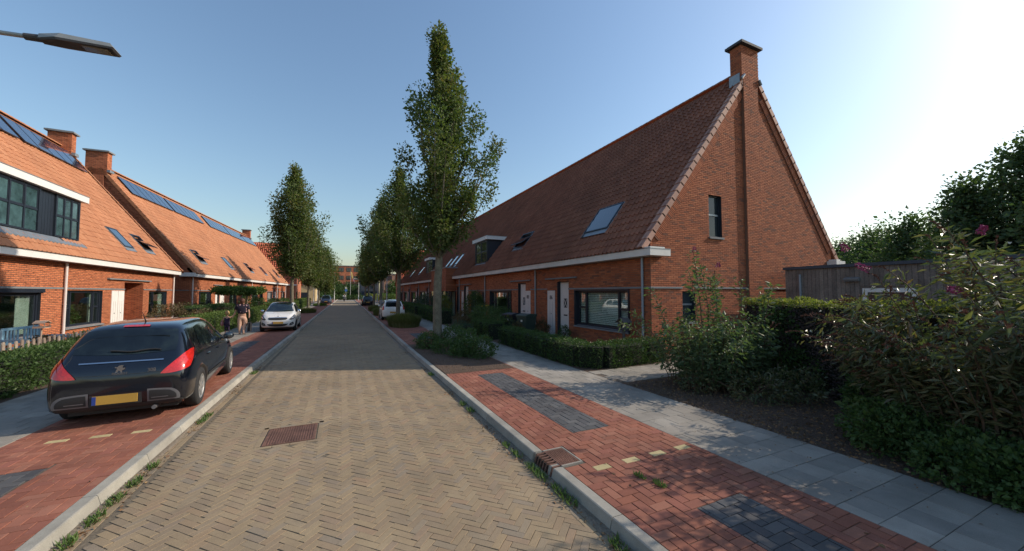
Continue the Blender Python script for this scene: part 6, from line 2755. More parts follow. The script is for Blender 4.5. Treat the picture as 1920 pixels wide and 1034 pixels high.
# licence plate
mb = MB()
mb.box(-.26, .26, -.020, -.004, .325, .445, m_plate)
pl = mb.build('licence_plate', bk)
pl.location = (-.03, -.012, 0)
mb = MB()
mb.box(-.26, -.215, -.024, -.0205, .327, .443, m_eu)
mb.build('blue_strip', pl)
mb = MB()
mb.box(-.30, .30, -.004, .03, .30, .49, m_plastic)
q = mb.build('plate_recess', bk)
q.location = (-.03, -.004, 0)
# emblem: a standing lion outline, and the words on the tailgate
lion = [(-.05, -.05), (-.03, -.055), (-.02, -.02), (.0, -.03), (.0, -.06), (.02, -.06), (.018, -.02), (.045, -.005), (.05, .02), (.03, .015), (.02, .03), (.035, .05), (.01, .058), (-.015, .05), (-.03, .03), (-.055, .035), (-.055, .02), (-.03, .01), (-.04, -.01)]
hh, nn, _, _ = bvh.ray_cast(Vector((0, -1.5, .80)), Vector((0, 1, 0)), 4)
mb = MB()
mb.prism([(x * 1.15, .805 + z * 1.0) for x, z in lion], 1, hh.y - .014, hh.y - .004, m_chrome)
mb.build('emblem', bk)
text_mesh('lettering', 'PEUGEOT', .042, m_chrome, bk, (0, hh.y - .022, .742), (math.pi / 2, 0, 0))
h2, _, _, _ = bvh.ray_cast(Vector((.38, -1.5, .77)), Vector((0, 1, 0)), 4)
text_mesh('lettering', '308', .07, m_chrome, bk, (.38, h2.y - .012, .765), (math.pi / 2, 0, .10))
# tail lamps wrapping the corners
for s in (1, -1):
    D = Vector((-s * .52, .85, 0)).normalized()
    A = Vector((s * .85, .52, 0)).normalized()
    O = Vector((s * .64, .14, 0)) - D * 1.5
    patch(bvh, 'tail_light', [(-.20, .70), (-.03, .705), (.17, .76), (.27, .90), (.31, 1.005), (.17, .985), (.02, .90), (-.12, .79)], A, (0, 0, 1), O, D, m_tail, bk, .012, 14, 10)
    patch(bvh, 'tail_light_inner', [(.0, .78), (.12, .80), (.20, .92), (.10, .90)], A, (0, 0, 1), O, D, m_lampc if False else m_tail, bk, .016, 6, 6)
side_patches(bvh, bk, .9, [
    [(.92, .985), (1.4, .965), (1.86, .955), (1.86, 1.12), (1.80, 1.335), (1.42, 1.34), (1.02, 1.31), (.93, 1.12)],
    [(1.93, .955), (2.4, .935), (3.0, .925), (2.86, 1.02), (2.42, 1.285), (2.15, 1.325), (1.90, 1.328), (1.93, 1.12)]], m_cglass)
side_patches(bvh, bk, .9, [[(.56, 1.0), (.72, .99), (.86, .985), (.87, 1.1), (.90, 1.22), (.80, 1.2), (.70, 1.12), (.61, 1.05)]], m_pblack, 'quarter_panel')
side_patches(bvh, bk, .9, [[(1.2, .40), (2.95, .40), (2.95, .455), (1.2, .455)]], m_plastic, 'rubbing_strip', .009)
for s in (1, -1):
    seam(bvh, bk, dens([(1.88, .92), (1.90, .6), (1.88, .24)]), s)
    seam(bvh, bk, dens([(1.02, .95), (1.06, .75), (1.16, .55), (1.22, .26)]), s)
    seam(bvh, bk, dens([(3.0, .88), (3.02, .6), (2.98, .24)]), s)
    for yy in (1.28, 2.12):
        h, n, _, _ = bvh.ray_cast(Vector((s * 2, yy, .80)), Vector((-s, 0, 0)), 4)
        mb = MB()
        mb.box(min(h.x, h.x + s * .03), max(h.x, h.x + s * .03), yy - .085, yy + .085, .785, .815, m_pblack)
        mb.build('door_handle', bk, bevel=.008)
    h, n, _, _ = bvh.ray_cast(Vector((s * 2, 2.78, .93)), Vector((-s, 0, 0)), 4)
    mb = MB()
    mb.box(min(h.x, h.x + s * .08), max(h.x, h.x + s * .08), 2.74, 2.80, .90, .935, m_pblack)
    mb.ball((h.x + s * .15, 2.78, .965), .11, m_pblack, 12, 8, (1.0, .55, .72))
    mi_ = mb.build('wing_mirror', bk, smooth=True)
    mb = MB()
    mb.ball((h.x + s * .15, 2.745, .965), .095, m_skyglass, 12, 8, (.98, .35, .68))
    mb.build('mirror_glass', mi_, smooth=True)
# wiper, antenna, exhaust
mb = MB()
pv = []
for t in range(9):
    x = .18 - .62 * t / 8 + .25
    z = 1.03 + .012 * math.sin(t)
    h, n, _, _ = bvh.ray_cast(Vector((x, -1.5, z)), Vector((0, 1, 0)), 4)
    pv.append(h + n * .022)
mb.tube(pv, .011, m_plastic, 5)
mb.build('rear_wiper', bk)
mb = MB()
mb.tube([(0, .92, 1.40), (0, .72, 1.60)], [.012, .004], m_plastic, 6)
mb.build('aerial', bk)
mb = MB()
mb.tube([(.42, .02, .20), (.42, .25, .20)], .03, m_greyp, 10)
mb.build('exhaust', bk)
mb = MB()
mb.box(-.66, .66, .25, 4.0, .14, .40, m_plastic)
mb.build('underbody', bk)


# --- small cars
def small_car(label, loc, rz, pm, W=.81, L=3.48, front=True, roofm=None, group=None, detail=True, plate=True, H=1.46):
    c = thing('parked_car', label, 'car', loc, rz, group)
    k = H / 1.46
    st = [(0.0, W * .80, .34, .70, .80, W * .55), (.05, W * .92, .25, .80, .95 * k, W * .66), (.15, W * .97, .22, .87, 1.10 * k, W * .70), (.30, W * .99, .20, .92, 1.30 * k, W * .70), (.50, W, .18, .93, 1.40 * k, W * .69),
          (1.0, W, .17, .92, 1.455 * k, W * .69), (1.6, W, .17, .90, 1.45 * k, W * .69), (2.0, W, .17, .89, 1.38 * k, W * .68), (2.4, W * .995, .17, .88, 1.16 * k, W * .72), (2.68, W * .99, .17, .87, 1.0, W * .78),
          (2.95, W * .97, .18, .83, .94, W * .76), (3.2, W * .93, .19, .76, .86, W * .70), (3.38, W * .84, .20, .66, .76, W * .58), (3.46, W * .66, .28, .56, .64, W * .42)]
    st = [(y * L / 3.48, *r) for y, *r in st]
    f = L / 3.48
    body, bvh = car_body(st, L, W, (.52 * f, 2.86 * f), .285, pm)
    link('body', body, c)
    for s in (1, -1):
        wheel(c, s * (W - .10), .52 * f, .285, .18, s, 5)
        wheel(c, s * (W - .10), 2.86 * f, .285, .18, s, 5)
    FR = dict(A=(1, 0, 0), B=(0, 0, 1), O=(0, L + 1.5, 0), D=(0, -1, 0))
    RE = dict(A=(1, 0, 0), B=(0, 0, 1), O=(0, -1.5, 0), D=(0, 1, 0))
    ws = W / .81
    patch(bvh, 'windscreen', [(-.62 * ws, .985), (0, .97), (.62 * ws, .985), (.565 * ws, 1.17 * k), (.50 * ws, 1.37 * k), (0, 1.40 * k), (-.50 * ws, 1.37 * k), (-.565 * ws, 1.17 * k)], m=m_cglass, parent=c, nu=18, nv=10, off=.005, **FR)
    patch(bvh, 'rear_window', [(-.55 * ws, .96), (0, .95), (.55 * ws, .96), (.54 * ws, 1.1), (.47 * ws, 1.32 * k), (0, 1.35 * k), (-.47 * ws, 1.32 * k), (-.54 * ws, 1.1)], m=m_cglass, parent=c, nu=18, nv=8, off=.005, **RE)
    side_patches(bvh, c, W, [
        [(.55 * f, .97), (.9 * f, .96), (1.28 * f, .95), (1.28 * f, 1.1), (1.26 * f, 1.32 * k), (.95 * f, 1.33 * k), (.66 * f, 1.30 * k), (.56 * f, 1.1)],
        [(1.34 * f, .95), (1.8 * f, .94), (2.5 * f, .935), (2.32 * f, 1.05), (1.98 * f, 1.29 * k), (1.65 * f, 1.325 * k), (1.34 * f, 1.325 * k), (1.34 * f, 1.1)]], m_cglass)
    if roofm:
        patch(bvh, 'roof_panel', [(-.46 * ws, .6 * f), (.46 * ws, .6 * f), (.44 * ws, 1.9 * f), (-.44 * ws, 1.9 * f)], (1, 0, 0), (0, 1, 0), (0, 0, 3), (0, 0, -1), roofm, c, .004)
    if detail:
        patch(bvh, 'grille', [(-.36, .60), (0, .585), (.36, .60), (.40, .64), (.41, .685), (0, .69), (-.41, .685), (-.40, .64)], m=m_plastic, parent=c, off=.008, **FR)
        patch(bvh, 'grille_chrome', [(-.38, .688), (0, .694), (.38, .688), (.385, .70), (.38, .712), (0, .718), (-.38, .712), (-.385, .70)], m=m_chrome, parent=c, off=.010, nv=2, **FR)
        patch(bvh, 'lower_intake', [(-.34, .30), (0, .27), (.34, .30), (.42, .35), (.46, .40), (0, .385), (-.46, .40), (-.42, .35)], m=m_plastic, parent=c, off=.008, **FR)
        for s in (1, -1):
            D = Vector((-s * .45, -.9, 0)).normalized()
            A = Vector((s * .9, -.45, 0)).normalized()
            O = Vector((s * W * .72, L - .25, 0)) - D * 1.5
            patch(bvh, 'headlight', [(-.17, .60), (-.02, .60), (.15, .68), (.20, .76), (.19, .83), (.09, .80), (-.03, .72), (-.13, .65)], A, (0, 0, 1), O, D, m_plastic, c, .010)
            patch(bvh, 'headlight_lens', [(-.08, .635), (.12, .70), (.15, .79), (.0, .71)], A, (0, 0, 1), O, D, m_lampc, c, .016)
            patch(bvh, 'fog_lamp_recess', [(s * .50, .32), (s * .60, .32), (s * .68, .37), (s * .68, .42), (s * .65, .48), (s * .6, .46), (s * .54, .42), (s * .51, .37)], m=m_plastic, parent=c, off=.008, **FR)
            patch(bvh, 'fog_lamp', [(s * .58, .365), (s * .64, .365), (s * .64, .415), (s * .58, .415)], m=m_lampc, parent=c, off=.014, nu=4, nv=4, **FR)
        mb = MB()
        h, _, _, _ = bvh.ray_cast(Vector((0, L + 1, .44)), Vector((0, -1, 0)), 3)
        mb.box(-.24, .24, h.y + .012, h.y + .028, .40, .50, m_plate)
        p = mb.build('licence_plate', c)
        mb = MB()
        mb.box(.20, .24, h.y + .0285, h.y + .031, .402, .498, m_eu)
        mb.build('blue_strip', p)
        h, _, _, _ = bvh.ray_cast(Vector((0, L + 1, .76)), Vector((0, -1, 0)), 3)
        mb = MB()
        mb.prism([(x * .55, .765 + z * .55) for x, z in lion], 1, h.y + .004, h.y + .016, m_greyp)
        mb.build('emblem', c)
    for s in (1, -1):
        D = Vector((-s * .5, .86, 0)).normalized()
        A = Vector((s * .86, .5, 0)).normalized()
        O = Vector((s * W * .82, .14, 0)) - D * 1.5
        patch(bvh, 'tail_light', [(-.07, .74), (.10, .74), (.12, 1.02), (.0, 1.02)], A, (0, 0, 1), O, D, m_tail, c, .010)
        h, n, _, _ = bvh.ray_cast(Vector((s * 2, 2.2 * f, .96)), Vector((-s, 0, 0)), 4)
        mb = MB()
        mb.box(min(h.x - s * .03, h.x + s * .06), max(h.x - s * .03, h.x + s * .06), 2.18 * f, 2.23 * f, .93, .965, m_plastic)
        mb.ball((h.x + s * .12, 2.2 * f, .99), .10, m_chrome if detail else pm, 10, 7, (1.0, .6, .72))
        mb.build('wing_mirror', c, smooth=True)
        seam(bvh, c, dens([(1.31 * f, .92), (1.32 * f, .6), (1.30 * f, .24)]), s)
        seam(bvh, c, dens([(2.42 * f, .88), (2.44 * f, .6), (2.40 * f, .24)]), s)
    mb = MB()
    h, _, _, _ = bvh.ray_cast(Vector((0, -1, .58)), Vector((0, 1, 0)), 3)
    if detail is False:
        mb.box(-.25, .25, h.y - .02, h.y - .006, .50, .61, m_plate)
        mb.build('licence_plate', c)
    mb = MB()
    mb.box(-W * .75, W * .75, .2, L - .3, .13, .36, m_plastic)
    mb.build('underbody', c)
    return c


small_car('white hatchback facing the camera, parked on the left side', (-2.93, 21.7 + 3.46, PZ), math.pi + .02, m_pwhite, roofm=m_cglass)
wc = small_car('white hatchback seen from behind, parked on the right behind the grass mound', (3.40, 27.3, PZ), -.02, m_pwhite, W=.80, detail=False)
small_car('dark estate car parked far down on the right', (3.55, 57.5, PZ), 0.0, m_pgrey, W=.86, L=4.2, detail=False, H=1.5)
small_car('blue hatchback facing the camera far down on the left', (-2.35, 69.5 + 3.9, PZ), math.pi, m_pblue, W=.86, L=3.9, detail=True, H=1.5)


# ------------------------------------------------------------------ people
m_skin = mat('skin', col=(.50, .29, .20), rough=.6, vary=.08, fine=0)
m_hair_r = mat('reddish_hair', col=(.085, .028, .013), rough=.7, vary=.3, vscale=40, fine=.2)
m_hair_b = mat('blonde_hair', col=(.38, .25, .11), rough=.7, vary=.3, vscale=40, fine=.2)
m_peach = mat('peach_trousers', col=(.55, .34, .25), rough=.85, vary=.1, vscale=8, fine=.05)
m_navy = mat('dark_purple_cloth', col=(.03, .018, .045), rough=.9, vary=.2, vscale=8)
m_blackc = mat('black_cloth', col=(.012, .012, .016), rough=.85, vary=.2, vscale=8)
m_wh = mat('white_cloth', col=(.6, .6, .6), rough=.85, vary=.1, vscale=8)


def floral(name, base, spots, sc):
    s = NB(name)
    v = s.n("ShaderNodeTexVoronoi")
    v.inputs['Scale'].default_value = sc
    s.l(s.pos(), v.inputs['Vector'])
    a = s.ramp(v.outputs['Distance'], [(.0, 1), (.28, 1), (.36, 0), (1, 0)])
    sel = s.ramp(v.outputs['Color'], [(.0, 0), (.45, 0), (.5, 1), (1, 1)])
    f = s.mix(1.0, a, sel, 'MULTIPLY')
    c = s.mix(f, base, spots)
    s.l(c, s.b.inputs['Base Color'])
    s.b.inputs['Roughness'].default_value = .9
    return s.m


m_floral = floral('floral_blouse', (.015, .012, .025), (.55, .33, .33), 11)
m_floral2 = floral('floral_bag', (.35, .12, .12), (.6, .5, .45), 25)


def skinned(name, nodes, edges, m, parent, sub=2):
    """nodes: list of (pos, radius or (rx, ry)); edges: index pairs; the first node is the root"""
    me = bpy.data.meshes.new(name)
    me.from_pydata([n[0] for n in nodes], edges, [])
    o = bpy.data.objects.new(name, me)
    COL.objects.link(o)
    md = o.modifiers.new('skin', 'SKIN')
    md.use_smooth_shade = True
    for i, n in enumerate(nodes):
        r = n[1]
        sv = me.skin_vertices[0].data[i]
        sv.radius = r if isinstance(r, tuple) else (r, r)
        sv.use_root = (i == 0)
    s = o.modifiers.new('sub', 'SUBSURF')
    s.levels = sub
    s.render_levels = sub
    bpy.context.view_layer.update()
    dg = bpy.context.evaluated_depsgraph_get()
    out = bpy.data.meshes.new_from_object(o.evaluated_get(dg))
    bpy.data.objects.remove(o)
    out.materials.clear()
    out.materials.append(m)
    out.polygons.foreach_set('use_smooth', [True] * len(out.polygons))
    return link(name, out, parent)


def hand(nodes, edges, wrist_i, wrist, d, palm_n, sc=1.0):
    """adds palm, four fingers and a thumb to the node list"""
    d = Vector(d).normalized()
    n = Vector(palm_n).normalized()
    s = d.cross(n).normalized()
    w = Vector(wrist)
    nodes.append((tuple(w + d * .05 * sc), (.030 * sc, .016 * sc)))
    k0 = len(nodes) - 1
    edges.append((wrist_i, k0))
    nodes.append((tuple(w + d * .085 * sc), (.036 * sc, .015 * sc)))
    k1 = len(nodes) - 1
    edges.append((k0, k1))
    for j, (off, ln) in enumerate(((-.028, .058), (-.010, .068), (.010, .063), (.027, .050))):
        a = w + d * .088 * sc + s * off * sc
        p = k1
        for t, cu in ((.45, .05), (.8, .28), (1.0, .6)):
            q = a + d * ln * t * sc + n * ln * cu * .5 * sc
            nodes.append((tuple(q), .0095 * sc))
            edges.append((p, len(nodes) - 1))
            p = len(nodes) - 1
    a = w + d * .035 * sc + s * (-.036) * sc
    p = k0
    for t in (.5, 1.0):
        q = a + (d * .7 - s * .6 + n * .3) * .055 * t * sc
        nodes.append((tuple(q), .011 * sc))
        edges.append((p, len(nodes) - 1))
        p = len(nodes) - 1


def head(root, pos, r, m_hair, fx=(0, 1), long=True):
    """head looking along fx; skull, face and hair"""
    a = math.atan2(fx[1], fx[0]) - math.pi / 2
    R = Matrix.Rotation(a, 3, 'Z')
    P = Vector(pos)
    h = link('head', None, root, P, (0, 0, a))
    mb = MB()
    mb.ball((0, 0, 0), r, m_skin, 18, 14, (.80, .95, 1.12))
    mb.ball((0, r * .90, -r * .12), r * .15, m_skin, 8, 6, (.8, 1, 1.3))
    for s in (1, -1):
        mb.ball((s * r * .80, -r * .02, -r * .05), r * .2, m_skin, 8, 6, (.35, .7, 1.1))
    f = mb.build('face', h, smooth=True)
    mb = MB()
    for s in (1, -1):
        mb.ball((s * r * .32, r * .83, r * .08), r * .10, m_blackc, 8, 6, (1.2, .4, .6))
    mb.ball((0, r * .84, -r * .48), r * .18, mat('lips', col=(.35, .12, .10), vary=0, fine=0), 8, 6, (1.2, .35, .3))
    mb.build('features', h, smooth=True)
    mb = MB()
    mb.ball((0, -r * .16, r * .16), r * 1.08, m_hair, 18, 12, (.86, .95, 1.08))
    if long:
        mb.ball((0, -r * .55, -r * .55), r * .75, m_hair, 14, 10, (.95, .55, 1.25))
    mb.build('hair', h, smooth=True)
    return h


# woman walking away, turned a little to the right
wm = thing('person', 'woman in a dark floral blouse and peach trousers walking away with a black bag', 'person', (-4.22, 21.15, PZ), 0.0)
N = [((0, 0, .93), (.19, .16)), ((0, .01, .80), (.19, .17)),
     ((.09, .02, .78), .135), ((.10, .10, .47), .095), ((.09, -.10, .12), .055), ((.09, -.12, .05), .045), ((.09, .02, .03), (.04, .03)),
     ((-.09, 0, .78), .125), ((-.09, .0, .46), .085), ((-.08, -.02, .10), .048), ((-.08, -.03, .045), .045), ((-.08, .13, .03), (.04, .03))]
E_ = [(0, 1), (1, 2), (2, 3), (3, 4), (4, 5), (5, 6), (1, 7), (7, 8), (8, 9), (9, 10), (10, 11)]
skinned('trousers', N[:5] + N[7:10], [(0, 1), (1, 2), (2, 3), (3, 4), (1, 5), (5, 6), (6, 7)], m_peach, wm)
# body under the clothes: one continuous figure
B = [((0, 0, .93), (.13, .11)), ((0, 0, 1.12), (.125, .10)), ((0, .0, 1.30), (.15, .11)), ((0, 0, 1.40), (.07, .06)), ((0, .01, 1.50), (.05, .05)),
     ((.17, 0, 1.34), .055), ((.25, .0, 1.10), .042), ((.27, .03, .90), .034), ((-.17, 0, 1.34), .055), ((-.26, .04, 1.10), .042), ((-.34, .02, .88), .034),
     ((.09, .02, .80), .09), ((.10, .10, .47), .06), ((.09, -.10, .12), .042), ((.09, -.10, .045), .04), ((.09, .03, .03), (.038, .025)),
     ((-.09, 0, .80), .09), ((-.09, .0, .46), .06), ((-.08, -.02, .10), .040), ((-.08, -.02, .045), .04), ((-.08, .12, .03), (.038, .025))]
BE = [(0, 1), (1, 2), (2, 3), (3, 4), (2, 5), (5, 6), (6, 7), (2, 8), (8, 9), (9, 10), (0, 11), (11, 12), (12, 13), (13, 14), (14, 15), (0, 16), (16, 17), (17, 18), (18, 19), (19, 20)]
hand(B, BE, 7, B[7][0], (0, .05, -1), (-1, 0, 0))
hand(B, BE, 10, B[10][0], (-.35, 0, -1), (1, 0, 0))
skinned('body', B, BE, m_skin, wm, 1)
T_ = [((0, 0, .93), (.235, .19)), ((0, 0, 1.13), (.215, .17)), ((0, 0, 1.31), (.21, .15)), ((0, 0, 1.41), (.09, .075)), ((.19, 0, 1.34), .095), ((.25, 0, 1.14), .085), ((-.19, 0, 1.34), .095), ((-.26, .02, 1.14), .085)]
skinned('blouse', T_, [(0, 1), (1, 2), (2, 3), (2, 4), (4, 5), (2, 6), (6, 7)], m_floral, wm)
head(wm, (0, .02, 1.545), .112, m_hair_r, (.2, 1))
bg_ = thing('handbag', 'black bag hanging from the right hand of the woman', 'bag', (-3.93, 21.2, PZ + .33))
mb = MB()
mb.prism([(-.16, -.20), (.16, -.20), (.17, .0), (.12, .20), (-.12, .20), (-.17, .0)], 0, -.055, .055, m_blackc)
mb.build('bag_body', bg_, bevel=.02)
mb = MB()
mb.tube([(0, -.10, .18), (0, -.06, .40), (0, .0, .46), (0, .06, .40), (0, .10, .18)], .012, m_blackc, 6)
mb.build('strap', bg_)

# child holding her left hand
chd = thing('person', 'small blonde child in dark clothes holding the hand of the woman', 'person', (-4.86, 21.45, PZ), 0.15)
N = [((0, 0, .52), (.085, .075)), ((0, 0, .66), (.08, .065)), ((0, 0, .77), (.09, .06)), ((0, 0, .83), (.04, .04)), ((0, 0, .88), .035),
     ((.11, 0, .79), .035), ((.19, -.02, .84), .026), ((.25, -.03, .90), .02), ((-.11, 0, .79), .035), ((-.16, .03, .64), .026), ((-.17, .10, .55), .02),
     ((.05, 0, .46), .055), ((.06, .06, .26), .042), ((.07, -.04, .08), .028), ((.07, -.03, .03), .026), ((.07, .05, .02), (.025, .018)),
     ((-.05, 0, .46), .055), ((-.05, .0, .26), .042), ((-.05, .02, .08), .028), ((-.05, .02, .03), .026), ((-.05, .10, .02), (.025, .018))]
hand(N, BE2 := list(BE[:20]), 7, N[7][0], (.7, 0, .5), (0, 0, 1), .6)
hand(N, BE2, 10, N[10][0], (0, .4, -1), (1, 0, 0), .6)
skinned('body', N, BE2, m_skin, chd, 1)
skinned('dress', [((0, 0, .40), (.14, .12)), ((0, 0, .56), (.115, .10)), ((0, 0, .70), (.095, .075)), ((0, 0, .79), (.075, .06)), ((.10, 0, .79), .045), ((-.10, 0, .79), .045)], [(0, 1), (1, 2), (2, 3), (2, 4), (2, 5)], m_navy, chd)
skinned('leggings', [((0, 0, .44), (.09, .08)), ((.05, .01, .40), .06), ((.06, .06, .26), .048), ((.07, -.02, .12), .034), ((-.05, .01, .40), .06), ((-.05, 0, .26), .048), ((-.05, .02, .12), .034)], [(0, 1), (1, 2), (2, 3), (0, 4), (4, 5), (5, 6)], m_navy, chd, 1)
head(chd, (0, 0, .985), .098, m_hair_b, (0, 1), False)
toy = thing('soft_toy', 'small reddish flowery bundle in the free hand of the child', 'toy', (-5.06, 21.5, PZ + .50))
mb = MB()
mb.ball((0, 0, 0), .10, m_floral2, 12, 9, (.8, .8, 1.2))
mb.ball((.02, 0, .13), .06, m_floral2, 10, 8)
mb.build('bundle', toy, smooth=True)

# scooter rider in the distance
sc = thing('scooter', 'dark scooter coming down the far end of the street', 'scooter', (.62, 92, .0), math.pi)
mb = MB()
lathe(mb, [(-.05, .12), (-.06, .2), (-.03, .24), (.03, .24), (.06, .2), (.05, .12)], m_rubber, 16)
for yy in (-.55, .6):
    o = mb.build('wheel', sc, (0, yy, .24))
mb = MB()
mb.prism([(-.75, .45), (-.6, .85), (.0, .80), (.1, .35), (.42, .35), (.62, .95), (.72, .9), (.6, .3), (.1, .22), (-.5, .25)], 0, -.19, .19, m_pgrey)
mb.tube([(0, .52, .9), (0, .46, 1.08)], .04, m_plastic, 6)
mb.tube([(-.32, .42, 1.1), (.32, .42, 1.1)], .02, m_plastic, 6)
mb.build('body', sc, bevel=.03)
mb = MB()
mb.ball((0, .68, .72), .08, m_lampc, 8, 6)
mb.build('headlight', sc)
rd = thing('person', 'scooter rider in a white top at the far end of the street', 'person', (.62, 92.15, .0), math.pi)
N = [((0, 0, .88), (.15, .13)), ((0, .03, 1.15), (.15, .11)), ((0, .05, 1.35), (.18, .11)), ((0, .05, 1.48), .05), ((.2, .1, 1.35), .05), ((.3, .2, 1.15), .045), ((.30, .5, 1.1), .035), ((-.2, .1, 1.35), .05), ((-.3, .2, 1.15), .045), ((-.30, .5, 1.1), .035),
     ((.15, .1, .86), .08), ((.19, .5, .72), .07), ((.14, .4, .38), .05), ((.14, .5, .34), .04), ((-.15, .1, .86), .08), ((-.19, .5, .72), .07), ((-.14, .4, .38), .05), ((-.14, .5, .34), .04)]
skinned('body', N, [(0, 1), (1, 2), (2, 3), (2, 4), (4, 5), (5, 6), (2, 7), (7, 8), (8, 9), (0, 10), (10, 11), (11, 12), (12, 13), (0, 14), (14, 15), (15, 16), (16, 17)], m_blackc, rd, 1)
skinned('shirt', [(N[0][0], (.17, .15)), (N[1][0], (.18, .14)), (N[2][0], (.2, .13)), (N[4][0], .08), (N[5][0], .07), (N[7][0], .08), (N[8][0], .07)], [(0, 1), (1, 2), (2, 3), (3, 4), (2, 5), (5, 6)], m_wh, rd, 1)
head(rd, (0, .07, 1.62), .12, m_hair_r, (0, 1), False)

# ------------------------------------------------------------------ street furniture and garden things
m_lampgrey = mat('lamp_grey', col=(.30, .31, .30), rough=.5, metal=.3, vary=.1, vscale=6, fine=.05)
m_lampdk = mat('lamp_dark', col=(.055, .05, .05), rough=.5, vary=.2, vscale=8, fine=.1)
m_pole = mat('pole_galvanised', col=(.42, .42, .40), rough=.5, metal=.3, vary=.12, fine=.05)
lp = thing('street_lamp', 'street lamp with a flat rectangular head reaching in over the black car', 'street lamp', (-5.05, 7.05, PZ))
mb = MB()
mb.tube([(0, 0, 0), (0, 0, 1.2), (0, 0, 4.9), (.06, 0, 5.16), (.22, 0, 5.29), (.55, 0, 5.33), (1.22, 0, 5.385)], [.07, .055, .04, .036, .033, .03, .028], m_pole, 10)
mb.build('pole', lp, smooth=True)
mb = MB()
mb.tube([(1.15, 0, 5.375), (1.36, 0, 5.395)], [.043, .05], m_lampdk, 10)
mb.build('collar', lp)
mb = MB()
# tapered flat housing
Vt = [(1.30, -.05, 5.43), (1.52, -.10, 5.47), (2.02, -.10, 5.475), (2.02, .10, 5.475), (1.52, .10, 5.47), (1.30, .05, 5.43)]
Vm = [(1.30, -.06, 5.37), (1.48, -.115, 5.40), (2.06, -.115, 5.42), (2.06, .115, 5.42), (1.48, .115, 5.40), (1.30, .06, 5.37)]
Vb = [(1.31, -.05, 5.345), (1.50, -.11, 5.37), (2.04, -.11, 5.395), (2.04, .11, 5.395), (1.50, .11, 5.37), (1.31, .05, 5.345)]
mb.poly(Vt, m_lampgrey)
for a, b, mm in ((Vt, Vm, m_lampgrey), (Vm, Vb, m_lampdk)):
    for j in range(6):
        mb.quad(a[j], a[(j + 1) % 6], b[(j + 1) % 6], b[j], mm)
mb.poly(Vb, m_lampdk)
lh = mb.build('lamp_head', lp)
m_lens = mat('lamp_lens', col=(.22, .18, .13), rough=.15, coat=1, vary=.2, vscale=12, fine=.1)
mb = MB()
mb.prism([(-.07, 5.385), (.07, 5.385), (.06, 5.372), (-.06, 5.372)], 0, 1.72, 1.99, m_lens)
mb.build('lens', lh)


def lamp_post(label, x, y, h, arm=0.0, group='slim distant lamp posts'):
    r = thing('lamp_post', label, 'lamp post', (x, y, .05), 0, group)
    mb = MB()
    p = [(0, 0, 0), (0, 0, h * .3), (0, 0, h - .4)]
    if arm:
        p += [(arm * .12, 0, h - .1), (arm * .4, 0, h), (arm, 0, h + .02)]
        rad = [.09, .07, .055, .05, .045, .04]
    else:
        p += [(0, 0, h)]
        rad = [.09, .07, .05, .045]
    mb.tube(p, rad, m_pole, 8)
    mb.build('pole', r, smooth=True)
    mb = MB()
    e = arm if arm else 0
    mb.box(e - .12, e + .35 * (1 if arm >= 0 else -1) if False else e + .12, -.1, .1, h - .05, h + .06, m_lampgrey)
    mb.build('lamp_head', r)


lamp_post('pale lamp post just beyond the crossing left of the road', -1.5, 97, 6.6)
lamp_post('curved lamp post at the end of the road on the right', 3.9, 99, 5.4, -1.2)
lamp_post('lamp post on the left behind the blue car', -4.7, 78, 4.3)
lamp_post('slim pole farther left beyond the lamp post', -5.4, 104, 5.6)
lamp_post('lamp post between the right row trees', 4.9, 46, 6.2)
lamp_post('white lamp post far down on the right beyond the trees', 6.2, 74, 5.0)
# flag pole with flag
fp = thing('flag_pole', 'flag pole with a limp yellow and violet flag in front of the far building', 'flag pole', (2.35, 116, 0))
mb = MB()
mb.tube([(0, 0, 0), (0, 0, 8.2)], [.07, .04], m_pole, 8)
mb.build('pole', fp)
mb = MB()
m_flag1 = mat('flag_yellow', col=(.55, .42, .12), rough=.8, vary=.1)
m_flag2 = mat('flag_violet', col=(.35, .16, .26), rough=.8, vary=.1)
mb.quad((.05, 0, 8.1), (.35, .05, 7.8), (.75, 0, 6.0), (.35, 0, 6.3), m_flag1)
mb.quad((.35, .05, 7.81), (.6, 0, 7.0), (1.15, .05, 4.9), (.75, 0, 5.6), m_flag2)
mb.build('flag', fp)
# blue sign at the crossing
sg = thing('traffic_sign', 'small blue round sign on a pole in the middle of the far crossing', 'traffic sign', (1.05, 101, 0))
mb = MB()
mb.tube([(0, 0, 0), (0, 0, 3.6)], .04, m_pole, 6)
mb.build('pole', sg)
mb = MB()
m_bluesign = mat('sign_blue', col=(.06, .16, .42), rough=.5, vary=0, fine=0)
mb.tube([(0, -.06, 2.6), (0, -.04, 2.6)], .32, m_bluesign, 20)
mb.box(-.25, .25, -.05, -.03, 3.1, 3.3, m_white)
mb.build('sign_plate', sg)
# blue-grey parking post by the right white car
pp = thing('signal_post', 'short blue grey post with a capped box beside the right kerb', 'post', (2.62 + .12, 29.5, PZ))
mb = MB()
mb.tube([(0, 0, 0), (0, 0, 1.15)], .07, m_pipe, 10)
mb.build('pole', pp)
mb = MB()
mb.tube([(0, 0, 1.152), (0, 0, 1.40)], .12, m_pipe, 12)
mb.build('box', pp)

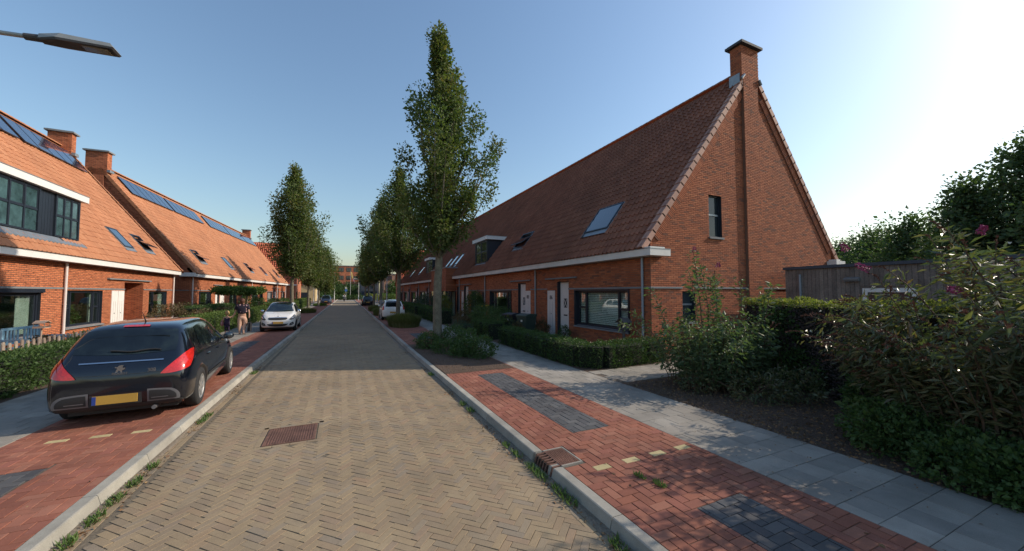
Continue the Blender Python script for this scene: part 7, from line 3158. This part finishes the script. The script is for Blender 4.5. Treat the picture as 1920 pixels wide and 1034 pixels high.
# picket fence
m_picket = mat('weathered_picket', tint=[(.24, .18, .14), (.30, .24, .19), (.20, .16, .135), (.34, .27, .21)], rough=.9, vary=.25, vscale=8, fine=.2, fscale=50)
pf = thing('picket_fence', 'low weathered wooden picket fence behind the left hedge', 'fence', (-6.55, 9.0, .08))
yy = 0.0
k = 0
while yy < 6.4:
    mb = MB()
    wdt = .075
    z1 = .90 + .02 * math.sin(k * 2.1)
    mb.prism([(yy, .05), (yy + wdt, .05), (yy + wdt, z1 - .04), (yy + wdt * .7, z1), (yy + wdt * .3, z1), (yy, z1 - .04)], 0, -.012, .010, m_picket)
    o = mb.build('picket', pf)
    at = o.data.attributes.new('tint', 'FLOAT', 'POINT')
    at.data.foreach_set('value', [random.random()] * len(o.data.vertices))
    yy += .172
    k += 1
for z in (.22, .60):
    mb = MB()
    mb.box(-.045, -.014, -.05, 6.5, z, z + .06, m_picket)
    mb.build('rail', pf)
for y in (0, 2.2, 4.3, 6.4):
    mb = MB()
    mb.box(-.12, -.047, y - .035, y + .035, 0, .78, m_picket)
    mb.build('post', pf)

# blue bench in the left garden
m_bench = mat('pale_blue_paint', col=(.20, .36, .46), rough=.6, vary=.12, vscale=5, fine=.05)
bn = thing('garden_bench', 'pale blue wooden garden bench with a slatted back under the left window', 'bench', (-8.35, 15.75, .08), .0)
mb = MB()
for i in range(4):
    mb2 = MB()
    mb2.box(-.02 + .12 * i, .08 + .12 * i, -.75, .75, .42, .45, m_bench)
    mb2.build('seat_slat', bn)
for y in (-.72, .72):
    mb2 = MB()
    mb2.box(.40, .46, y - .03, y + .03, 0, .64, m_bench)
    mb2.build('leg', bn)
    mb2 = MB()
    mb2.box(-.08, -.02, y - .03, y + .03, 0, .95, m_bench)
    mb2.build('leg', bn)
    mb2 = MB()
    mb2.box(-.08, .48, y - .035, y + .035, .642, .68, m_bench)
    mb2.build('armrest', bn)
mb2 = MB()
mb2.box(-.085, -.045, -.69, .69, .92, .99, m_bench)
mb2.box(-.085, -.045, -.69, .69, .52, .58, m_bench)
mb2.build('backrest', bn)
for i in range(11):
    if i == 5:
        continue
    mb2 = MB()
    y = -.62 + .124 * i
    mb2.box(-.075, -.055, y - .03, y + .03, .582, .918, m_bench)
    mb2.build('back_slat', bn)
tb = thing('garden_table', 'pale blue low garden table beside the bench and the planter', 'table', (-8.0, 17.0, .08))
mb = MB()
mb.box(-.25, .3, -.45, .45, .56, .60, m_bench)
mb.build('table_top', tb)
for x in (-.2, .25):
    for y in (-.4, .4):
        mb = MB()
        mb.box(x - .03, x + .03, y - .03, y + .03, 0, .558, m_bench)
        mb.build('leg', tb)
# planter
m_planter = mat('lime_planter', col=(.42, .48, .18), rough=.5, vary=.08)
pt = thing('planter', 'lime green square planter with small reddish plants in the left garden', 'planter', (-7.7, 15.35, .08))
mb = MB()
mb.prism([(-.24, 0), (.24, 0), (.32, .5), (-.32, .5)], 1, -.24, .24, m_planter)
mb.box(-.34, .34, -.27, .27, .50, .55, m_planter)
mb.build('tub', pt)
P, v = blob_points([(0, 0, .62, .3, .25, .12)], 500, .6)
leaf_mesh('foliage', P, v, .06, m_lf_brn, pt, .6, .7)
# bird feeder
m_feed = mat('feeder_wood', col=(.42, .32, .24), rough=.7, vary=.15)
bf = thing('bird_feeder', 'open wooden bird feeder on a thin post in front of the left facade', 'bird feeder', (-7.5, 14.75, .08))
mb = MB()
mb.tube([(0, 0, 0), (0, 0, 1.0)], .025, m_feed, 6)
mb.build('post', bf)
mb = MB()
bf.scale = (.7, .7, 1)
mb.box(-.17, .17, -.17, .17, 1.0, 1.02, m_feed)
mb.box(-.17, .17, -.17, -.155, 1.02, 1.05, m_feed)
mb.box(-.17, .17, .155, .17, 1.02, 1.05, m_feed)
mb.build('tray', bf)
for a in (-.15, .15):
    for b in (-.15, .15):
        mb = MB()
        mb.box(a - .01, a + .01, b - .01, b + .01, 1.052, 1.13, m_feed)
        mb.build('strut', bf)
mb = MB()
for s in (1, -1):
    mb.prism([(0, 1.21), (0, 1.19), (s * .2, 1.125), (s * .2, 1.145)], 0, -.17, .17, m_feed)
mb.build('roof', bf)

# wheelie bins
def bin_(label, x, y, body, lid, rz=0):
    r = thing('wheelie_bin', label, 'bin', (x, y, PZ), rz, 'two wheelie bins in the front garden')
    mb = MB()
    i = mb.mi(body)
    lo = [(-.20, -.22, .06), (.20, -.22, .06), (.20, .24, .06), (-.20, .24, .06)]
    hi = [(-.28, -.30, .92), (.28, -.30, .92), (.28, .34, .92), (-.28, .34, .92)]
    for j in range(4):
        mb.quad(lo[j], lo[(j + 1) % 4], hi[(j + 1) % 4], hi[j], body)
    mb.poly(lo, body)
    mb.box(-.30, .30, -.325, .36, .92, .96, body)
    mb.build('tub', r)
    mb = MB()
    mb.prism([(-.34, .962), (.37, .962), (.36, 1.03), (.0, 1.06), (-.33, 1.0)], 0, -.305, .305, lid)
    mb.build('lid', r)
    mb = MB()
    mb.tube([(-.22, .40, .99), (.22, .40, .99)], .018, lid, 6)
    mb.build('handle', r)
    for s in (1, -1):
        mb = MB()
        lathe(mb, [(-.025, .02), (-.025, .1), (.025, .1), (.025, .02)], m_rubber, 14)
        mb.build('wheel', r, (s * .22, .27, .10))
    mb = MB()
    mb.box(-.05, .05, -.305, -.298, .72, .80, m_white)
    mb.build('sticker', r)


m_binb = mat('bin_dark', col=(.02, .023, .032), rough=.55, vary=.1)
m_bing = mat('bin_green', col=(.03, .055, .045), rough=.55, vary=.1)
bin_('black wheelie bin standing left of the green one', 7.0, 15.1, m_binb, m_binb, -1.2)
bin_('green lidded wheelie bin behind a garden shrub, next to the black one', 7.25, 14.2, m_bing, m_bing, -1.2)
bush('thin brownish shrub in front of the green wheelie bin', [(6.75, 14.0, .45, .25, .4, .4)], 1400, .045, m_lf_brn)

# birdhouse on a post before the window of house 86
m_gw = mat('greyed_wood', col=(.10, .09, .085), rough=.9, vary=.2)
bh = thing('bird_house', 'grey wooden bird house on a post before the big window of house 86', 'bird house', (8.32, 9.35, .08))
mb = MB()
mb.box(-.035, .035, -.035, .035, 0, .78, m_gw)
mb.build('post', bh)
mb = MB()
mb.box(-.12, .12, -.14, .14, .80, 1.02, m_gw)
mb.box(-.13, -.121, -.04, .04, .86, .94, m_black)
mb.build('box', bh)
mb = MB()
for s in (1, -1):
    mb.prism([(0, 1.17), (0, 1.14), (s * .2, 1.01), (s * .2, 1.035)], 0, -.17, .17, m_gw)
mb.build('roof', bh)
